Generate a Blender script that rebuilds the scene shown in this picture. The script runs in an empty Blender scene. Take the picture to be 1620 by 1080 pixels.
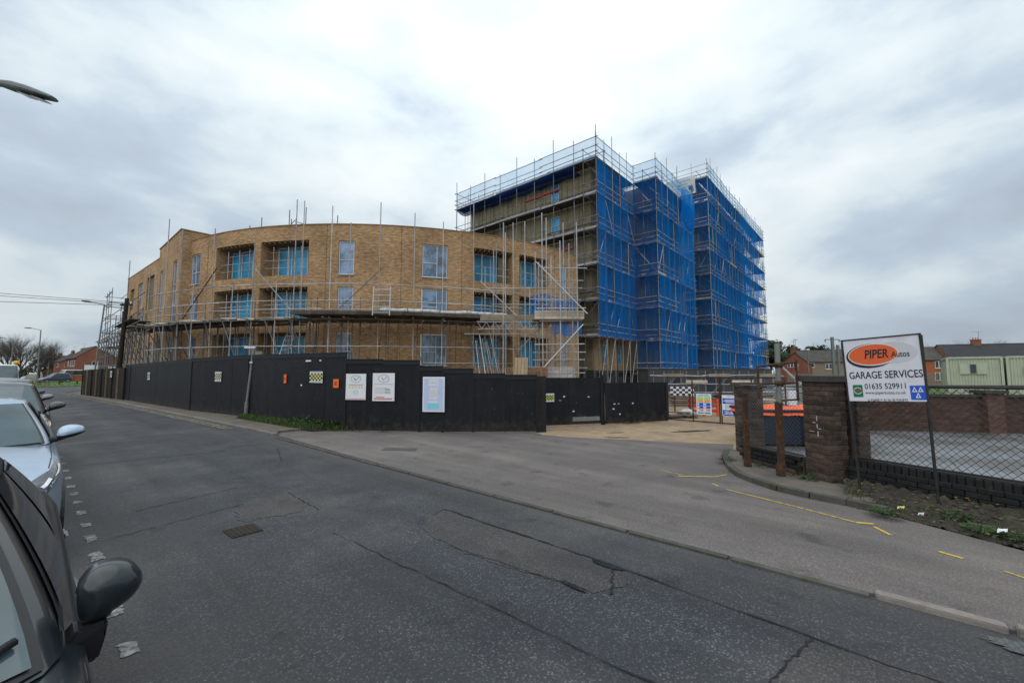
import bpy, bmesh, math, random
from mathutils import Vector, Matrix
random.seed(7)
R_ = math.radians
sc = bpy.context.scene
COL = sc.collection

# ------------------------------------------------------------------ camera, sky, sun, exposure
# world axes: +Y runs up the road (away, to the left of the picture), +X across it to the right
YAW = R_(49.0)
cam_d = bpy.data.cameras.new('camera'); cam = bpy.data.objects.new('camera', cam_d); COL.objects.link(cam)
cam_d.sensor_width = 36.0; cam_d.lens = 664 / 1620 * 36.0
cam_d.clip_start = 0.05; cam_d.clip_end = 3000
cam.location = (0, 0, 1.75)
cam.rotation_euler = (R_(90) + math.atan(50 / 664), 0, -YAW)
sc.camera = cam

SUN_AZ, SUN_EL = R_(258), R_(56)
sun_dir = Vector((math.sin(SUN_AZ) * math.cos(SUN_EL), math.cos(SUN_AZ) * math.cos(SUN_EL), math.sin(SUN_EL)))
GLOW = Vector((math.sin(R_(54)) * math.cos(R_(40)), math.cos(R_(54)) * math.cos(R_(40)), math.sin(R_(40))))   # thinnest cloud
world = bpy.data.worlds.new('World'); sc.world = world; world.use_nodes = True


def build_world():
    nt = world.node_tree; N = nt.nodes; L = nt.links
    N.clear()
    out = N.new('ShaderNodeOutputWorld')
    sky = N.new('ShaderNodeTexSky'); sky.sky_type = 'NISHITA'; sky.sun_disc = False
    sky.sun_elevation = SUN_EL; sky.sun_rotation = SUN_AZ; sky.dust_density = 3
    bg1 = N.new('ShaderNodeBackground'); L.new(sky.outputs[0], bg1.inputs[0]); bg1.inputs[1].default_value = 0.08
    tc = N.new('ShaderNodeTexCoord')
    sep = N.new('ShaderNodeSeparateXYZ'); L.new(tc.outputs['Generated'], sep.inputs[0])

    def math_(op, a, b=None, clamp=False):
        n = N.new('ShaderNodeMath'); n.operation = op; n.use_clamp = clamp
        for i, v in enumerate((a, b)):
            if v is None: continue
            if isinstance(v, (int, float)): n.inputs[i].default_value = v
            else: L.new(v, n.inputs[i])
        return n.outputs[0]
    z = math_('MAXIMUM', sep.outputs[2], 0.0)
    zz = math_('ADD', math_('MULTIPLY', z, 0.3), 0.9)
    px = math_('DIVIDE', sep.outputs[0], zz); py = math_('DIVIDE', sep.outputs[1], zz)
    cmb = N.new('ShaderNodeCombineXYZ'); L.new(px, cmb.inputs[0]); L.new(py, cmb.inputs[1]); L.new(math_('MULTIPLY', z, 2.1), cmb.inputs[2])

    def noise(scale, detail, rough, off, dist=0.0):
        mp = N.new('ShaderNodeMapping'); L.new(cmb.outputs[0], mp.inputs[0])
        mp.inputs['Location'].default_value = off
        n = N.new('ShaderNodeTexNoise'); L.new(mp.outputs[0], n.inputs['Vector'])
        n.inputs['Scale'].default_value = scale; n.inputs['Detail'].default_value = detail
        n.inputs['Roughness'].default_value = rough; n.inputs['Distortion'].default_value = dist
        return n.outputs[0]
    n1 = noise(1.7, 7, 0.5, (3.1, 1.7, 0), 0.2)
    n2 = noise(4.2, 7, 0.52, (7.3, 4.2, 0), 0.2)
    n3 = noise(0.8, 3, 0.45, (1.3, 8.2, 0))
    mixn = math_('ADD', math_('MULTIPLY', n1, 0.6), math_('MULTIPLY', n2, 0.4))
    # broad glow at the thinnest cloud, apart from the sun lamp
    vm = N.new('ShaderNodeVectorMath'); vm.operation = 'DOT_PRODUCT'
    L.new(tc.outputs['Generated'], vm.inputs[0]); vm.inputs[1].default_value = GLOW
    glow = math_('POWER', math_('MAXIMUM', vm.outputs['Value'], 0.0), 5.0)
    dens = math_('SUBTRACT', mixn, math_('MULTIPLY', glow, 0.10))
    ramp = N.new('ShaderNodeValToRGB'); L.new(dens, ramp.inputs[0])
    cr = ramp.color_ramp
    cr.elements[0].position = 0.36; cr.elements[0].color = (0.94, 1.00, 1.02, 1)
    cr.elements[1].position = 0.62; cr.elements[1].color = (0.50, 0.58, 0.68, 1)
    e = cr.elements.new(0.45); e.color = (0.79, 0.89, 0.94, 1)
    e = cr.elements.new(0.52); e.color = (0.60, 0.71, 0.82, 1)
    # overcast sky brightens from horizon to zenith
    grad = math_('ADD', 0.76, math_('MULTIPLY', z, 0.52))
    grad = math_('ADD', grad, math_('MULTIPLY', glow, 0.10))
    grad = math_('MULTIPLY', grad, math_('ADD', 0.86, math_('MULTIPLY', n3, 0.28)))
    bg2 = N.new('ShaderNodeBackground'); L.new(ramp.outputs[0], bg2.inputs[0]); L.new(grad, bg2.inputs[1])
    mix = N.new('ShaderNodeMixShader'); mix.inputs[0].default_value = 0.92
    L.new(bg1.outputs[0], mix.inputs[1]); L.new(bg2.outputs[0], mix.inputs[2])
    L.new(mix.outputs[0], out.inputs[0])


build_world()
sun_l = bpy.data.lights.new('sun', 'SUN'); sun_l.energy = 1.4; sun_l.angle = R_(110); sun_l.color = (1, 0.96, 0.9)  # soft lamp set behind the viewpoint to brighten the facades
sun = bpy.data.objects.new('sun', sun_l); COL.objects.link(sun)
sun.rotation_euler = (-sun_dir).to_track_quat('-Z', 'Y').to_euler()
sc.view_settings.view_transform = 'Standard'; sc.view_settings.look = 'None'
sc.view_settings.exposure = 0.0; sc.view_settings.gamma = 1.0; sc.view_settings.use_curve_mapping = False
sc.render.engine = 'CYCLES'
sc.cycles.transparent_max_bounces = 16; sc.cycles.max_bounces = 6

# ------------------------------------------------------------------ materials
_mats = {}


def mat(name, col, rough=0.8, metal=0.0, var=0.18, scale=3.0, rnd=0.0, bump=0.0, bscale=60.0, spec=0.3,
        col2=None, c2pos=(0.5, 0.62), c2scale=None, emit=None):
    """principled material with world-space noise variation, optional second colour in patches, optional per-object variation"""
    m = bpy.data.materials.new(name); m.use_nodes = True
    nt = m.node_tree; N = nt.nodes; L = nt.links
    b = N['Principled BSDF']
    b.inputs['Roughness'].default_value = rough; b.inputs['Metallic'].default_value = metal
    b.inputs['Specular IOR Level'].default_value = spec
    geo = N.new('ShaderNodeNewGeometry')
    n = N.new('ShaderNodeTexNoise'); L.new(geo.outputs['Position'], n.inputs['Vector'])
    n.inputs['Scale'].default_value = scale; n.inputs['Detail'].default_value = 6; n.inputs['Roughness'].default_value = 0.62
    mr = N.new('ShaderNodeMapRange'); L.new(n.outputs[0], mr.inputs[0])
    mr.inputs[1].default_value = 0.28; mr.inputs[2].default_value = 0.72
    mr.inputs[3].default_value = 1 - var; mr.inputs[4].default_value = 1 + var
    val = mr.outputs[0]
    if rnd:
        oi = N.new('ShaderNodeObjectInfo')
        m2 = N.new('ShaderNodeMapRange'); L.new(oi.outputs['Random'], m2.inputs[0])
        m2.inputs[3].default_value = 1 - rnd; m2.inputs[4].default_value = 1 + rnd
        mm = N.new('ShaderNodeMath'); mm.operation = 'MULTIPLY'; L.new(val, mm.inputs[0]); L.new(m2.outputs[0], mm.inputs[1])
        val = mm.outputs[0]
    base = N.new('ShaderNodeRGB'); base.outputs[0].default_value = (*col, 1)
    colout = base.outputs[0]
    if col2:
        n2 = N.new('ShaderNodeTexNoise'); L.new(geo.outputs['Position'], n2.inputs['Vector'])
        n2.inputs['Scale'].default_value = c2scale or scale * 0.5; n2.inputs['Detail'].default_value = 8
        n2.inputs['Roughness'].default_value = 0.65
        r2 = N.new('ShaderNodeMapRange'); L.new(n2.outputs[0], r2.inputs[0])
        r2.inputs[1].default_value = c2pos[0]; r2.inputs[2].default_value = c2pos[1]
        mx = N.new('ShaderNodeMix'); mx.data_type = 'RGBA'
        L.new(r2.outputs[0], mx.inputs['Factor']); L.new(colout, mx.inputs['A']); mx.inputs['B'].default_value = (*col2, 1)
        colout = mx.outputs['Result']
    vs = N.new('ShaderNodeVectorMath'); vs.operation = 'SCALE'
    L.new(colout, vs.inputs[0]); L.new(val, vs.inputs['Scale'])
    L.new(vs.outputs[0], b.inputs['Base Color'])
    if bump:
        nb = N.new('ShaderNodeTexNoise'); L.new(geo.outputs['Position'], nb.inputs['Vector'])
        nb.inputs['Scale'].default_value = bscale; nb.inputs['Detail'].default_value = 4
        bp = N.new('ShaderNodeBump'); L.new(nb.outputs[0], bp.inputs['Height'])
        bp.inputs['Strength'].default_value = bump; bp.inputs['Distance'].default_value = 0.01
        L.new(bp.outputs[0], b.inputs['Normal'])
    if emit:
        b.inputs['Emission Color'].default_value = (*emit[:3], 1); b.inputs['Emission Strength'].default_value = emit[3]
    _mats[name] = m
    return m


def brick_mat(name, c1, c2, mortar, rough=0.9, bw=0.225, rh=0.075, ms=0.006, patch=0.22):
    m = bpy.data.materials.new(name); m.use_nodes = True
    nt = m.node_tree; N = nt.nodes; L = nt.links
    b = N['Principled BSDF']; b.inputs['Roughness'].default_value = rough; b.inputs['Specular IOR Level'].default_value = 0.2
    uv = N.new('ShaderNodeUVMap')
    bt = N.new('ShaderNodeTexBrick'); L.new(uv.outputs[0], bt.inputs['Vector'])
    bt.inputs['Color1'].default_value = (*c1, 1); bt.inputs['Color2'].default_value = (*c2, 1)
    bt.inputs['Mortar'].default_value = (*mortar, 1)
    bt.inputs['Scale'].default_value = 1; bt.inputs['Brick Width'].default_value = bw
    bt.inputs['Row Height'].default_value = rh; bt.inputs['Mortar Size'].default_value = ms
    bt.inputs['Bias'].default_value = -0.1
    # brick-to-brick tone: noise stretched along the courses
    mp = N.new('ShaderNodeMapping'); L.new(uv.outputs[0], mp.inputs[0]); mp.inputs['Scale'].default_value = (3.2, 11, 1)
    n = N.new('ShaderNodeTexNoise'); L.new(mp.outputs[0], n.inputs['Vector']); n.inputs['Scale'].default_value = 1.0
    n.inputs['Detail'].default_value = 3; n.inputs['Roughness'].default_value = 0.7
    mr = N.new('ShaderNodeMapRange'); L.new(n.outputs[0], mr.inputs[0])
    mr.inputs[1].default_value = 0.3; mr.inputs[2].default_value = 0.7
    mr.inputs[3].default_value = 1 - patch * 1.6; mr.inputs[4].default_value = 1 + patch * 1.3
    n2 = N.new('ShaderNodeTexNoise'); L.new(uv.outputs[0], n2.inputs['Vector']); n2.inputs['Scale'].default_value = 0.5
    n2.inputs['Detail'].default_value = 5
    mr2 = N.new('ShaderNodeMapRange'); L.new(n2.outputs[0], mr2.inputs[0])
    mr2.inputs[1].default_value = 0.3; mr2.inputs[2].default_value = 0.7
    mr2.inputs[3].default_value = 1 - patch * 0.85; mr2.inputs[4].default_value = 1 + patch * 0.7
    mm = N.new('ShaderNodeMath'); mm.operation = 'MULTIPLY'; L.new(mr.outputs[0], mm.inputs[0]); L.new(mr2.outputs[0], mm.inputs[1])
    vs = N.new('ShaderNodeVectorMath'); vs.operation = 'SCALE'
    L.new(bt.outputs[0], vs.inputs[0]); L.new(mm.outputs[0], vs.inputs['Scale'])
    L.new(vs.outputs[0], b.inputs['Base Color'])
    bp = N.new('ShaderNodeBump'); L.new(bt.outputs['Fac'], bp.inputs['Height']); bp.invert = True
    bp.inputs['Strength'].default_value = 0.5; bp.inputs['Distance'].default_value = 0.01
    L.new(bp.outputs[0], b.inputs['Normal'])
    return m


def net_mat(name, col, alpha, var=0.25):
    """fine plastic debris netting: part lets light through, part is coloured threads"""
    m = bpy.data.materials.new(name); m.use_nodes = True
    nt = m.node_tree; N = nt.nodes; L = nt.links
    N.remove(N['Principled BSDF']); out = N['Material Output']
    geo = N.new('ShaderNodeNewGeometry')
    mp = N.new('ShaderNodeMapping'); L.new(geo.outputs['Position'], mp.inputs[0]); mp.inputs['Scale'].default_value = (1.6, 1.6, 0.5)
    n = N.new('ShaderNodeTexNoise'); L.new(mp.outputs[0], n.inputs['Vector'])
    n.inputs['Scale'].default_value = 1.1; n.inputs['Detail'].default_value = 5
    mr = N.new('ShaderNodeMapRange'); L.new(n.outputs[0], mr.inputs[0])
    mr.inputs[1].default_value = 0.3; mr.inputs[2].default_value = 0.7
    mr.inputs[3].default_value = alpha - var * 0.5; mr.inputs[4].default_value = alpha + var * 0.5
    oi = N.new('ShaderNodeObjectInfo')
    ra = N.new('ShaderNodeMapRange'); L.new(oi.outputs['Random'], ra.inputs[0])
    ra.inputs[3].default_value = -var * 0.35; ra.inputs[4].default_value = var * 0.35
    ad = N.new('ShaderNodeMath'); ad.operation = 'ADD'; ad.use_clamp = True
    L.new(mr.outputs[0], ad.inputs[0]); L.new(ra.outputs[0], ad.inputs[1])
    tr = N.new('ShaderNodeBsdfTransparent')
    df = N.new('ShaderNodeBsdfDiffuse'); df.inputs[0].default_value = (*col, 1)
    tl = N.new('ShaderNodeBsdfTranslucent'); tl.inputs[0].default_value = (*col, 1)
    m1 = N.new('ShaderNodeMixShader'); m1.inputs[0].default_value = 0.45
    L.new(df.outputs[0], m1.inputs[1]); L.new(tl.outputs[0], m1.inputs[2])
    m2 = N.new('ShaderNodeMixShader'); L.new(ad.outputs[0], m2.inputs[0])
    L.new(tr.outputs[0], m2.inputs[1]); L.new(m1.outputs[0], m2.inputs[2])
    L.new(m2.outputs[0], out.inputs[0])
    return m


def asphalt_mat(name, col, stone, tone2, t2=(0.48, 0.66), grain=0.35, rough=0.72, stone_scale=95.0, dust=False):
    """road surface: bitumen with pale aggregate, tone patches and a rough relief"""
    m = bpy.data.materials.new(name); m.use_nodes = True
    nt = m.node_tree; N = nt.nodes; L = nt.links
    b = N['Principled BSDF']; b.inputs['Specular IOR Level'].default_value = 0.35
    geo = N.new('ShaderNodeNewGeometry')

    def noise(s, d=5, r=0.6):
        n = N.new('ShaderNodeTexNoise'); L.new(geo.outputs['Position'], n.inputs['Vector'])
        n.inputs['Scale'].default_value = s; n.inputs['Detail'].default_value = d; n.inputs['Roughness'].default_value = r
        return n.outputs[0]

    def rng(x, a, b_, c, d):
        n = N.new('ShaderNodeMapRange'); L.new(x, n.inputs[0])
        for i, v in enumerate((a, b_, c, d)): n.inputs[i + 1].default_value = v
        return n.outputs[0]
    vor = N.new('ShaderNodeTexVoronoi'); L.new(geo.outputs['Position'], vor.inputs['Vector'])
    vor.inputs['Scale'].default_value = stone_scale
    sepc = N.new('ShaderNodeSeparateColor'); L.new(vor.outputs['Color'], sepc.inputs[0])
    f = rng(sepc.outputs[0], 0.45, 1.0, 0.0, 1.0)
    fd = rng(vor.outputs['Distance'], 0.25, 0.6, 1.0, 0.0)
    fm = N.new('ShaderNodeMath'); fm.operation = 'MULTIPLY'; L.new(f, fm.inputs[0]); L.new(fd, fm.inputs[1])
    fm2 = N.new('ShaderNodeMath'); fm2.operation = 'MULTIPLY'; L.new(fm.outputs[0], fm2.inputs[0])
    L.new(rng(noise(1.1), 0.3, 0.7, 0.35, 1.25), fm2.inputs[1]); fm2.use_clamp = True
    mx0 = N.new('ShaderNodeMix'); mx0.data_type = 'RGBA'; L.new(rng(noise(0.55, 7, 0.55), t2[0], t2[1], 0, 1), mx0.inputs['Factor'])
    mx0.inputs['A'].default_value = (*col, 1); mx0.inputs['B'].default_value = (*tone2, 1)
    mx = N.new('ShaderNodeMix'); mx.data_type = 'RGBA'; L.new(fm2.outputs[0], mx.inputs['Factor'])
    L.new(mx0.outputs['Result'], mx.inputs['A']); mx.inputs['B'].default_value = (*stone, 1)
    g = N.new('ShaderNodeMath'); g.operation = 'MULTIPLY'
    L.new(rng(noise(48, 4, 0.8), 0.3, 0.7, 1 - grain, 1 + grain), g.inputs[0])
    # long streaks along the lane
    mp = N.new('ShaderNodeMapping'); L.new(geo.outputs['Position'], mp.inputs[0]); mp.inputs['Scale'].default_value = (1.9, 0.16, 1)
    ns = N.new('ShaderNodeTexNoise'); L.new(mp.outputs[0], ns.inputs['Vector']); ns.inputs['Scale'].default_value = 1.0
    ns.inputs['Detail'].default_value = 6; ns.inputs['Roughness'].default_value = 0.6
    oil = N.new('ShaderNodeMath'); oil.operation = 'MULTIPLY'; L.new(rng(ns.outputs[0], 0.3, 0.7, 0.78, 1.24), oil.inputs[0]); L.new(rng(noise(2.3, 5, 0.55), 0.60, 0.70, 1.0, 0.68), oil.inputs[1])
    L.new(oil.outputs[0], g.inputs[1])
    cres = mx.outputs['Result']
    if dust:          # grit and dust gathered along the parked cars and along the far edge
        sp = N.new('ShaderNodeSeparateXYZ'); L.new(geo.outputs['Position'], sp.inputs[0])
        ds = N.new('ShaderNodeMath'); ds.operation = 'ADD'; L.new(rng(sp.outputs[0], 0.3, 2.0, 0.75, 0.0), ds.inputs[0]); L.new(rng(sp.outputs[0], 3.4, 4.5, 0.0, 0.65), ds.inputs[1])
        dm = N.new('ShaderNodeMath'); dm.operation = 'MULTIPLY'; dm.use_clamp = True; L.new(ds.outputs[0], dm.inputs[0]); L.new(rng(noise(1.6, 7, 0.65), 0.35, 0.62, 0.25, 1.1), dm.inputs[1])
        md = N.new('ShaderNodeMix'); md.data_type = 'RGBA'; L.new(dm.outputs[0], md.inputs['Factor']); L.new(cres, md.inputs['A']); md.inputs['B'].default_value = (0.078, 0.074, 0.069, 1); cres = md.outputs['Result']
    vs = N.new('ShaderNodeVectorMath'); vs.operation = 'SCALE'
    L.new(cres, vs.inputs[0]); L.new(g.outputs[0], vs.inputs['Scale'])
    L.new(vs.outputs[0], b.inputs['Base Color'])
    L.new(rng(noise(0.8, 6), 0.35, 0.65, rough - 0.13, rough + 0.12), b.inputs['Roughness'])
    bp = N.new('ShaderNodeBump'); L.new(vor.outputs['Distance'], bp.inputs['Height']); bp.invert = True
    bp.inputs['Strength'].default_value = 0.65; bp.inputs['Distance'].default_value = 0.006
    L.new(bp.outputs[0], b.inputs['Normal'])
    return m


M = {}
M['asphalt'] = asphalt_mat('asphalt', (0.035, 0.038, 0.044), (0.15, 0.157, 0.17), (0.062, 0.062, 0.063), stone_scale=64, dust=True)
M['asphalt_patch'] = asphalt_mat('asphalt_patch', (0.046, 0.045, 0.045), (0.15, 0.147, 0.145), (0.064, 0.061, 0.058), stone_scale=75)
M['asphalt_apron'] = asphalt_mat('asphalt_apron', (0.124, 0.110, 0.104), (0.26, 0.235, 0.222), (0.155, 0.136, 0.125), stone_scale=85, grain=0.3, rough=0.85)
M['dirt'] = mat('dirt', (0.20, 0.165, 0.12), 0.95, var=0.25, scale=1.2, bump=0.6, bscale=30, col2=(0.12, 0.105, 0.085), c2pos=(0.5, 0.7), c2scale=0.5)
M['sand'] = mat('sandy_concrete', (0.32, 0.235, 0.15), 0.95, var=0.22, scale=2.5, bump=0.4, bscale=40, col2=(0.20, 0.16, 0.12), c2pos=(0.52, 0.68), c2scale=0.8)
M['ground'] = mat('ground', (0.13, 0.125, 0.10), 0.95, var=0.3, scale=0.4)
M['pavement'] = mat('pavement', (0.145, 0.125, 0.105), 0.9, var=0.2, scale=3, bump=0.3, bscale=70, col2=(0.09, 0.085, 0.075), c2pos=(0.5, 0.65), c2scale=1.1)
M['kerb'] = mat('kerb_concrete', (0.22, 0.195, 0.175), 0.9, var=0.22, scale=9, rnd=0.12, bump=0.4, bscale=90, col2=(0.14, 0.125, 0.11), c2pos=(0.5, 0.7), c2scale=4)
M['kerb_mossy'] = mat('kerb_mossy', (0.085, 0.082, 0.072), 0.92, var=0.25, scale=8, rnd=0.12, bump=0.4, bscale=90, col2=(0.06, 0.065, 0.035), c2pos=(0.5, 0.66), c2scale=3)
M['forecourt'] = mat('forecourt_concrete', (0.17, 0.18, 0.195), 0.42, var=0.2, scale=1.6, bump=0.2, bscale=40, rnd=0.02, col2=(0.095, 0.09, 0.08), c2pos=(0.45, 0.58), c2scale=0.7, spec=0.5)
M['soil'] = mat('soil', (0.042, 0.035, 0.027), 0.95, var=0.35, scale=7, bump=0.9, bscale=45, col2=(0.06, 0.07, 0.03), c2pos=(0.52, 0.66), c2scale=2.2)
M['crack'] = mat('crack_tar', (0.018, 0.018, 0.018), 0.8, var=0.3, scale=20)
M['puddle'] = mat('puddle_water', (0.03, 0.032, 0.032), 0.04, var=0.1, scale=4, spec=0.6)
M['white_paint'] = mat('worn_white_paint', (0.34, 0.34, 0.33), 0.85, var=0.3, scale=30, col2=(0.068, 0.066, 0.062), c2pos=(0.36, 0.62), c2scale=20)
M['yellow_paint'] = mat('yellow_paint', (0.52, 0.37, 0.07), 0.8, var=0.25, scale=30, col2=(0.16, 0.135, 0.1), c2pos=(0.52, 0.68), c2scale=12)
M['yellow_line'] = mat('faded_yellow_line', (0.30, 0.26, 0.15), 0.85, var=0.3, scale=20, col2=(0.09, 0.085, 0.078), c2pos=(0.42, 0.58), c2scale=5)
M['grass'] = mat('grass', (0.07, 0.135, 0.028), 0.9, var=0.35, scale=2)
M['blade'] = mat('grass_blade', (0.055, 0.10, 0.025), 0.7, var=0.4, scale=9, rnd=0.2, col2=(0.10, 0.10, 0.03), c2pos=(0.55, 0.7), c2scale=4)
M['weed'] = mat('weed_leaf', (0.042, 0.08, 0.02), 0.65, var=0.4, scale=12, rnd=0.25)
# buildings
M['buff_brick'] = brick_mat('buff_brick', (0.46, 0.29, 0.15), (0.32, 0.185, 0.092), (0.36, 0.285, 0.195), patch=0.27)
M['tan_board'] = mat('sheathing_board', (0.25, 0.215, 0.135), 0.9, var=0.22, scale=1.5, rnd=0.1, col2=(0.16, 0.14, 0.095), c2pos=(0.5, 0.68), c2scale=0.8)
M['tan_brick'] = brick_mat('tan_brick', (0.40, 0.27, 0.14), (0.31, 0.2, 0.10), (0.28, 0.22, 0.15))
M['batten'] = mat('timber_batten', (0.20, 0.165, 0.10), 0.9, var=0.2, scale=4, rnd=0.2)
M['cabin_grey'] = mat('cabin_panel', (0.06, 0.065, 0.07), 0.7, var=0.2, scale=2, rnd=0.15)
M['plinth'] = mat('dark_plinth', (0.05, 0.05, 0.052), 0.85, var=0.2, scale=2)
M['void'] = mat('dark_opening', (0.012, 0.012, 0.013), 0.9, var=0.1)
M['soffit'] = mat('soffit', (0.10, 0.085, 0.065), 0.9, var=0.2)
M['coping'] = mat('coping', (0.30, 0.19, 0.095), 0.85, var=0.2, scale=4)
M['roofing'] = mat('flat_roof', (0.12, 0.12, 0.12), 0.9)
M['frame'] = mat('window_frame', (0.52, 0.55, 0.58), 0.5, var=0.08, scale=2)
M['glass'] = mat('window_glass', (0.10, 0.17, 0.27), 0.06, var=0.4, scale=0.8, spec=1.0, rnd=0.25)
M['film'] = mat('blue_protective_film', (0.012, 0.27, 0.50), 0.3, var=0.4, scale=1.4, rnd=0.25, spec=0.5)
M['film_window'] = mat('pale_blue_film', (0.17, 0.28, 0.43), 0.14, var=0.3, scale=1.1, rnd=0.25, spec=0.8, col2=(0.045, 0.085, 0.14), c2pos=(0.45, 0.6), c2scale=1.2)  # dark patches put curtain shapes and reflections into the film colour
M['steel'] = mat('galvanised_tube', (0.36, 0.36, 0.37), 0.5, metal=0.2, var=0.3, scale=2.2, rnd=0.25, spec=0.5)
M['steel_dull'] = mat('weathered_tube', (0.17, 0.17, 0.175), 0.6, metal=0.3, var=0.35, scale=2.2, rnd=0.3)
M['board'] = mat('scaffold_timber', (0.26, 0.215, 0.165), 0.9, var=0.28, scale=2.5, rnd=0.25)
M['board_dark'] = mat('dark_scaffold_timber', (0.075, 0.06, 0.048), 0.9, var=0.3, scale=2.5, rnd=0.3)  # darker copy of the scaffold timber
M['toe'] = mat('toe_board', (0.36, 0.345, 0.36), 0.85, var=0.25, scale=1.5, rnd=0.22)
M['pale_board'] = mat('pale_scaffold_board', (0.50, 0.42, 0.33), 0.85, var=0.22, scale=1.6, rnd=0.2)
M['net'] = net_mat('blue_debris_net', (0.008, 0.215, 0.68), 0.64, 0.30)
M['net_deep'] = net_mat('dark_blue_debris_net', (0.02, 0.06, 0.24), 0.82, 0.12)
M['net_return'] = net_mat('darker_blue_net', (0.01, 0.13, 0.42), 0.5, 0.3)  # darker, thinner copy of the blue net for the left returns
M['net_light'] = net_mat('thin_blue_mesh', (0.25, 0.60, 0.95), 0.42, 0.1)
M['net_bright'] = net_mat('loose_blue_net', (0.008, 0.27, 0.82), 0.70, 0.26)
M['tarp'] = mat('rolled_sheeting', (0.55, 0.55, 0.55), 0.6, var=0.2, scale=3, bump=0.5, bscale=9)
# hoarding etc.


def hoarding_mat():
    m = mat('black_hoarding_paint', (0.0075, 0.0085, 0.0115), 0.6, var=0.45, scale=2.4, rnd=0.14, spec=0.25, bump=.25, bscale=14)
    nt = m.node_tree; N = nt.nodes; L = nt.links; b = N['Principled BSDF']
    old = b.inputs['Base Color'].links[0].from_socket
    geo = N.new('ShaderNodeNewGeometry')
    mp = N.new('ShaderNodeMapping'); L.new(geo.outputs['Position'], mp.inputs[0]); mp.inputs['Scale'].default_value = (1, 1, 0.45)
    n = N.new('ShaderNodeTexNoise'); L.new(mp.outputs[0], n.inputs['Vector']); n.inputs['Scale'].default_value = 30; n.inputs['Detail'].default_value = 4
    n2 = N.new('ShaderNodeTexNoise'); L.new(geo.outputs['Position'], n2.inputs['Vector']); n2.inputs['Scale'].default_value = 1.7
    r1 = N.new('ShaderNodeMapRange'); L.new(n.outputs[0], r1.inputs[0]); r1.inputs[1].default_value = 0.70; r1.inputs[2].default_value = 0.74
    r2 = N.new('ShaderNodeMapRange'); L.new(n2.outputs[0], r2.inputs[0]); r2.inputs[1].default_value = 0.45; r2.inputs[2].default_value = 0.6
    mu = N.new('ShaderNodeMath'); mu.operation = 'MULTIPLY'; L.new(r1.outputs[0], mu.inputs[0]); L.new(r2.outputs[0], mu.inputs[1])
    mx = N.new('ShaderNodeMix'); mx.data_type = 'RGBA'; L.new(mu.outputs[0], mx.inputs['Factor'])
    L.new(old, mx.inputs['A']); mx.inputs['B'].default_value = (0.30, 0.30, 0.32, 1)
    # mud splashed up the foot of the boards and pale runs of rain dirt
    sp = N.new('ShaderNodeSeparateXYZ'); L.new(geo.outputs['Position'], sp.inputs[0])
    n3 = N.new('ShaderNodeTexNoise'); L.new(geo.outputs['Position'], n3.inputs['Vector']); n3.inputs['Scale'].default_value = 5; n3.inputs['Detail'].default_value = 7; n3.inputs['Roughness'].default_value = .7
    hz = N.new('ShaderNodeMapRange'); L.new(sp.outputs[2], hz.inputs[0]); hz.inputs[1].default_value = 0.0; hz.inputs[2].default_value = 0.55; hz.inputs[3].default_value = .30; hz.inputs[4].default_value = 0.0
    ad = N.new('ShaderNodeMath'); ad.operation = 'ADD'; L.new(n3.outputs[0], ad.inputs[0]); L.new(hz.outputs[0], ad.inputs[1])
    r3 = N.new('ShaderNodeMapRange'); L.new(ad.outputs[0], r3.inputs[0]); r3.inputs[1].default_value = .60; r3.inputs[2].default_value = .85; r3.inputs[4].default_value = .8
    m3 = N.new('ShaderNodeMix'); m3.data_type = 'RGBA'; L.new(r3.outputs[0], m3.inputs['Factor']); L.new(mx.outputs['Result'], m3.inputs['A']); m3.inputs['B'].default_value = (0.045, 0.038, 0.03, 1)
    mp4 = N.new('ShaderNodeMapping'); L.new(geo.outputs['Position'], mp4.inputs[0]); mp4.inputs['Scale'].default_value = (9, 9, .35)
    n4 = N.new('ShaderNodeTexNoise'); L.new(mp4.outputs[0], n4.inputs['Vector']); n4.inputs['Scale'].default_value = 1; n4.inputs['Detail'].default_value = 4
    r4 = N.new('ShaderNodeMapRange'); L.new(n4.outputs[0], r4.inputs[0]); r4.inputs[1].default_value = .5; r4.inputs[2].default_value = .75; r4.inputs[4].default_value = .35
    m4 = N.new('ShaderNodeMix'); m4.data_type = 'RGBA'; L.new(r4.outputs[0], m4.inputs['Factor']); L.new(m3.outputs['Result'], m4.inputs['A']); m4.inputs['B'].default_value = (0.020, 0.022, 0.027, 1)
    L.new(m4.outputs['Result'], b.inputs['Base Color'])
    return m


M['hoarding'] = hoarding_mat()
M['hoarding_trim'] = mat('hoarding_trim', (0.012, 0.013, 0.016), 0.6, var=0.3, scale=3)
M['old_timber'] = mat('dark_old_timber', (0.026, 0.021, 0.017), 0.9, var=0.4, scale=6, rnd=0.25, col2=(0.032, 0.033, 0.02), c2pos=(0.5, 0.66), c2scale=2)
M['white'] = mat('white_sheet', (0.74, 0.75, 0.78), 0.5, var=0.05, scale=6, spec=0.4)
M['sign_white'] = mat('weathered_sign_white', (0.66, 0.66, 0.72), 0.5, var=0.07, scale=8, spec=0.4, col2=(0.48, 0.47, 0.5), c2pos=(0.58, 0.74), c2scale=5)
M['lilac'] = mat('pale_blue_print', (0.50, 0.57, 0.78), 0.45, var=0.05)
M['cyan_print'] = mat('cyan_print', (0.22, 0.62, 0.75), 0.45, var=0.05)
M['black_print'] = mat('black_print', (0.02, 0.02, 0.03), 0.5, var=0.1)
M['grey_print'] = mat('grey_print', (0.36, 0.37, 0.40), 0.5, var=0.08)
M['pale_grey_print'] = mat('pale_grey_print', (0.55, 0.55, 0.58), 0.5, var=0.05)
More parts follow.
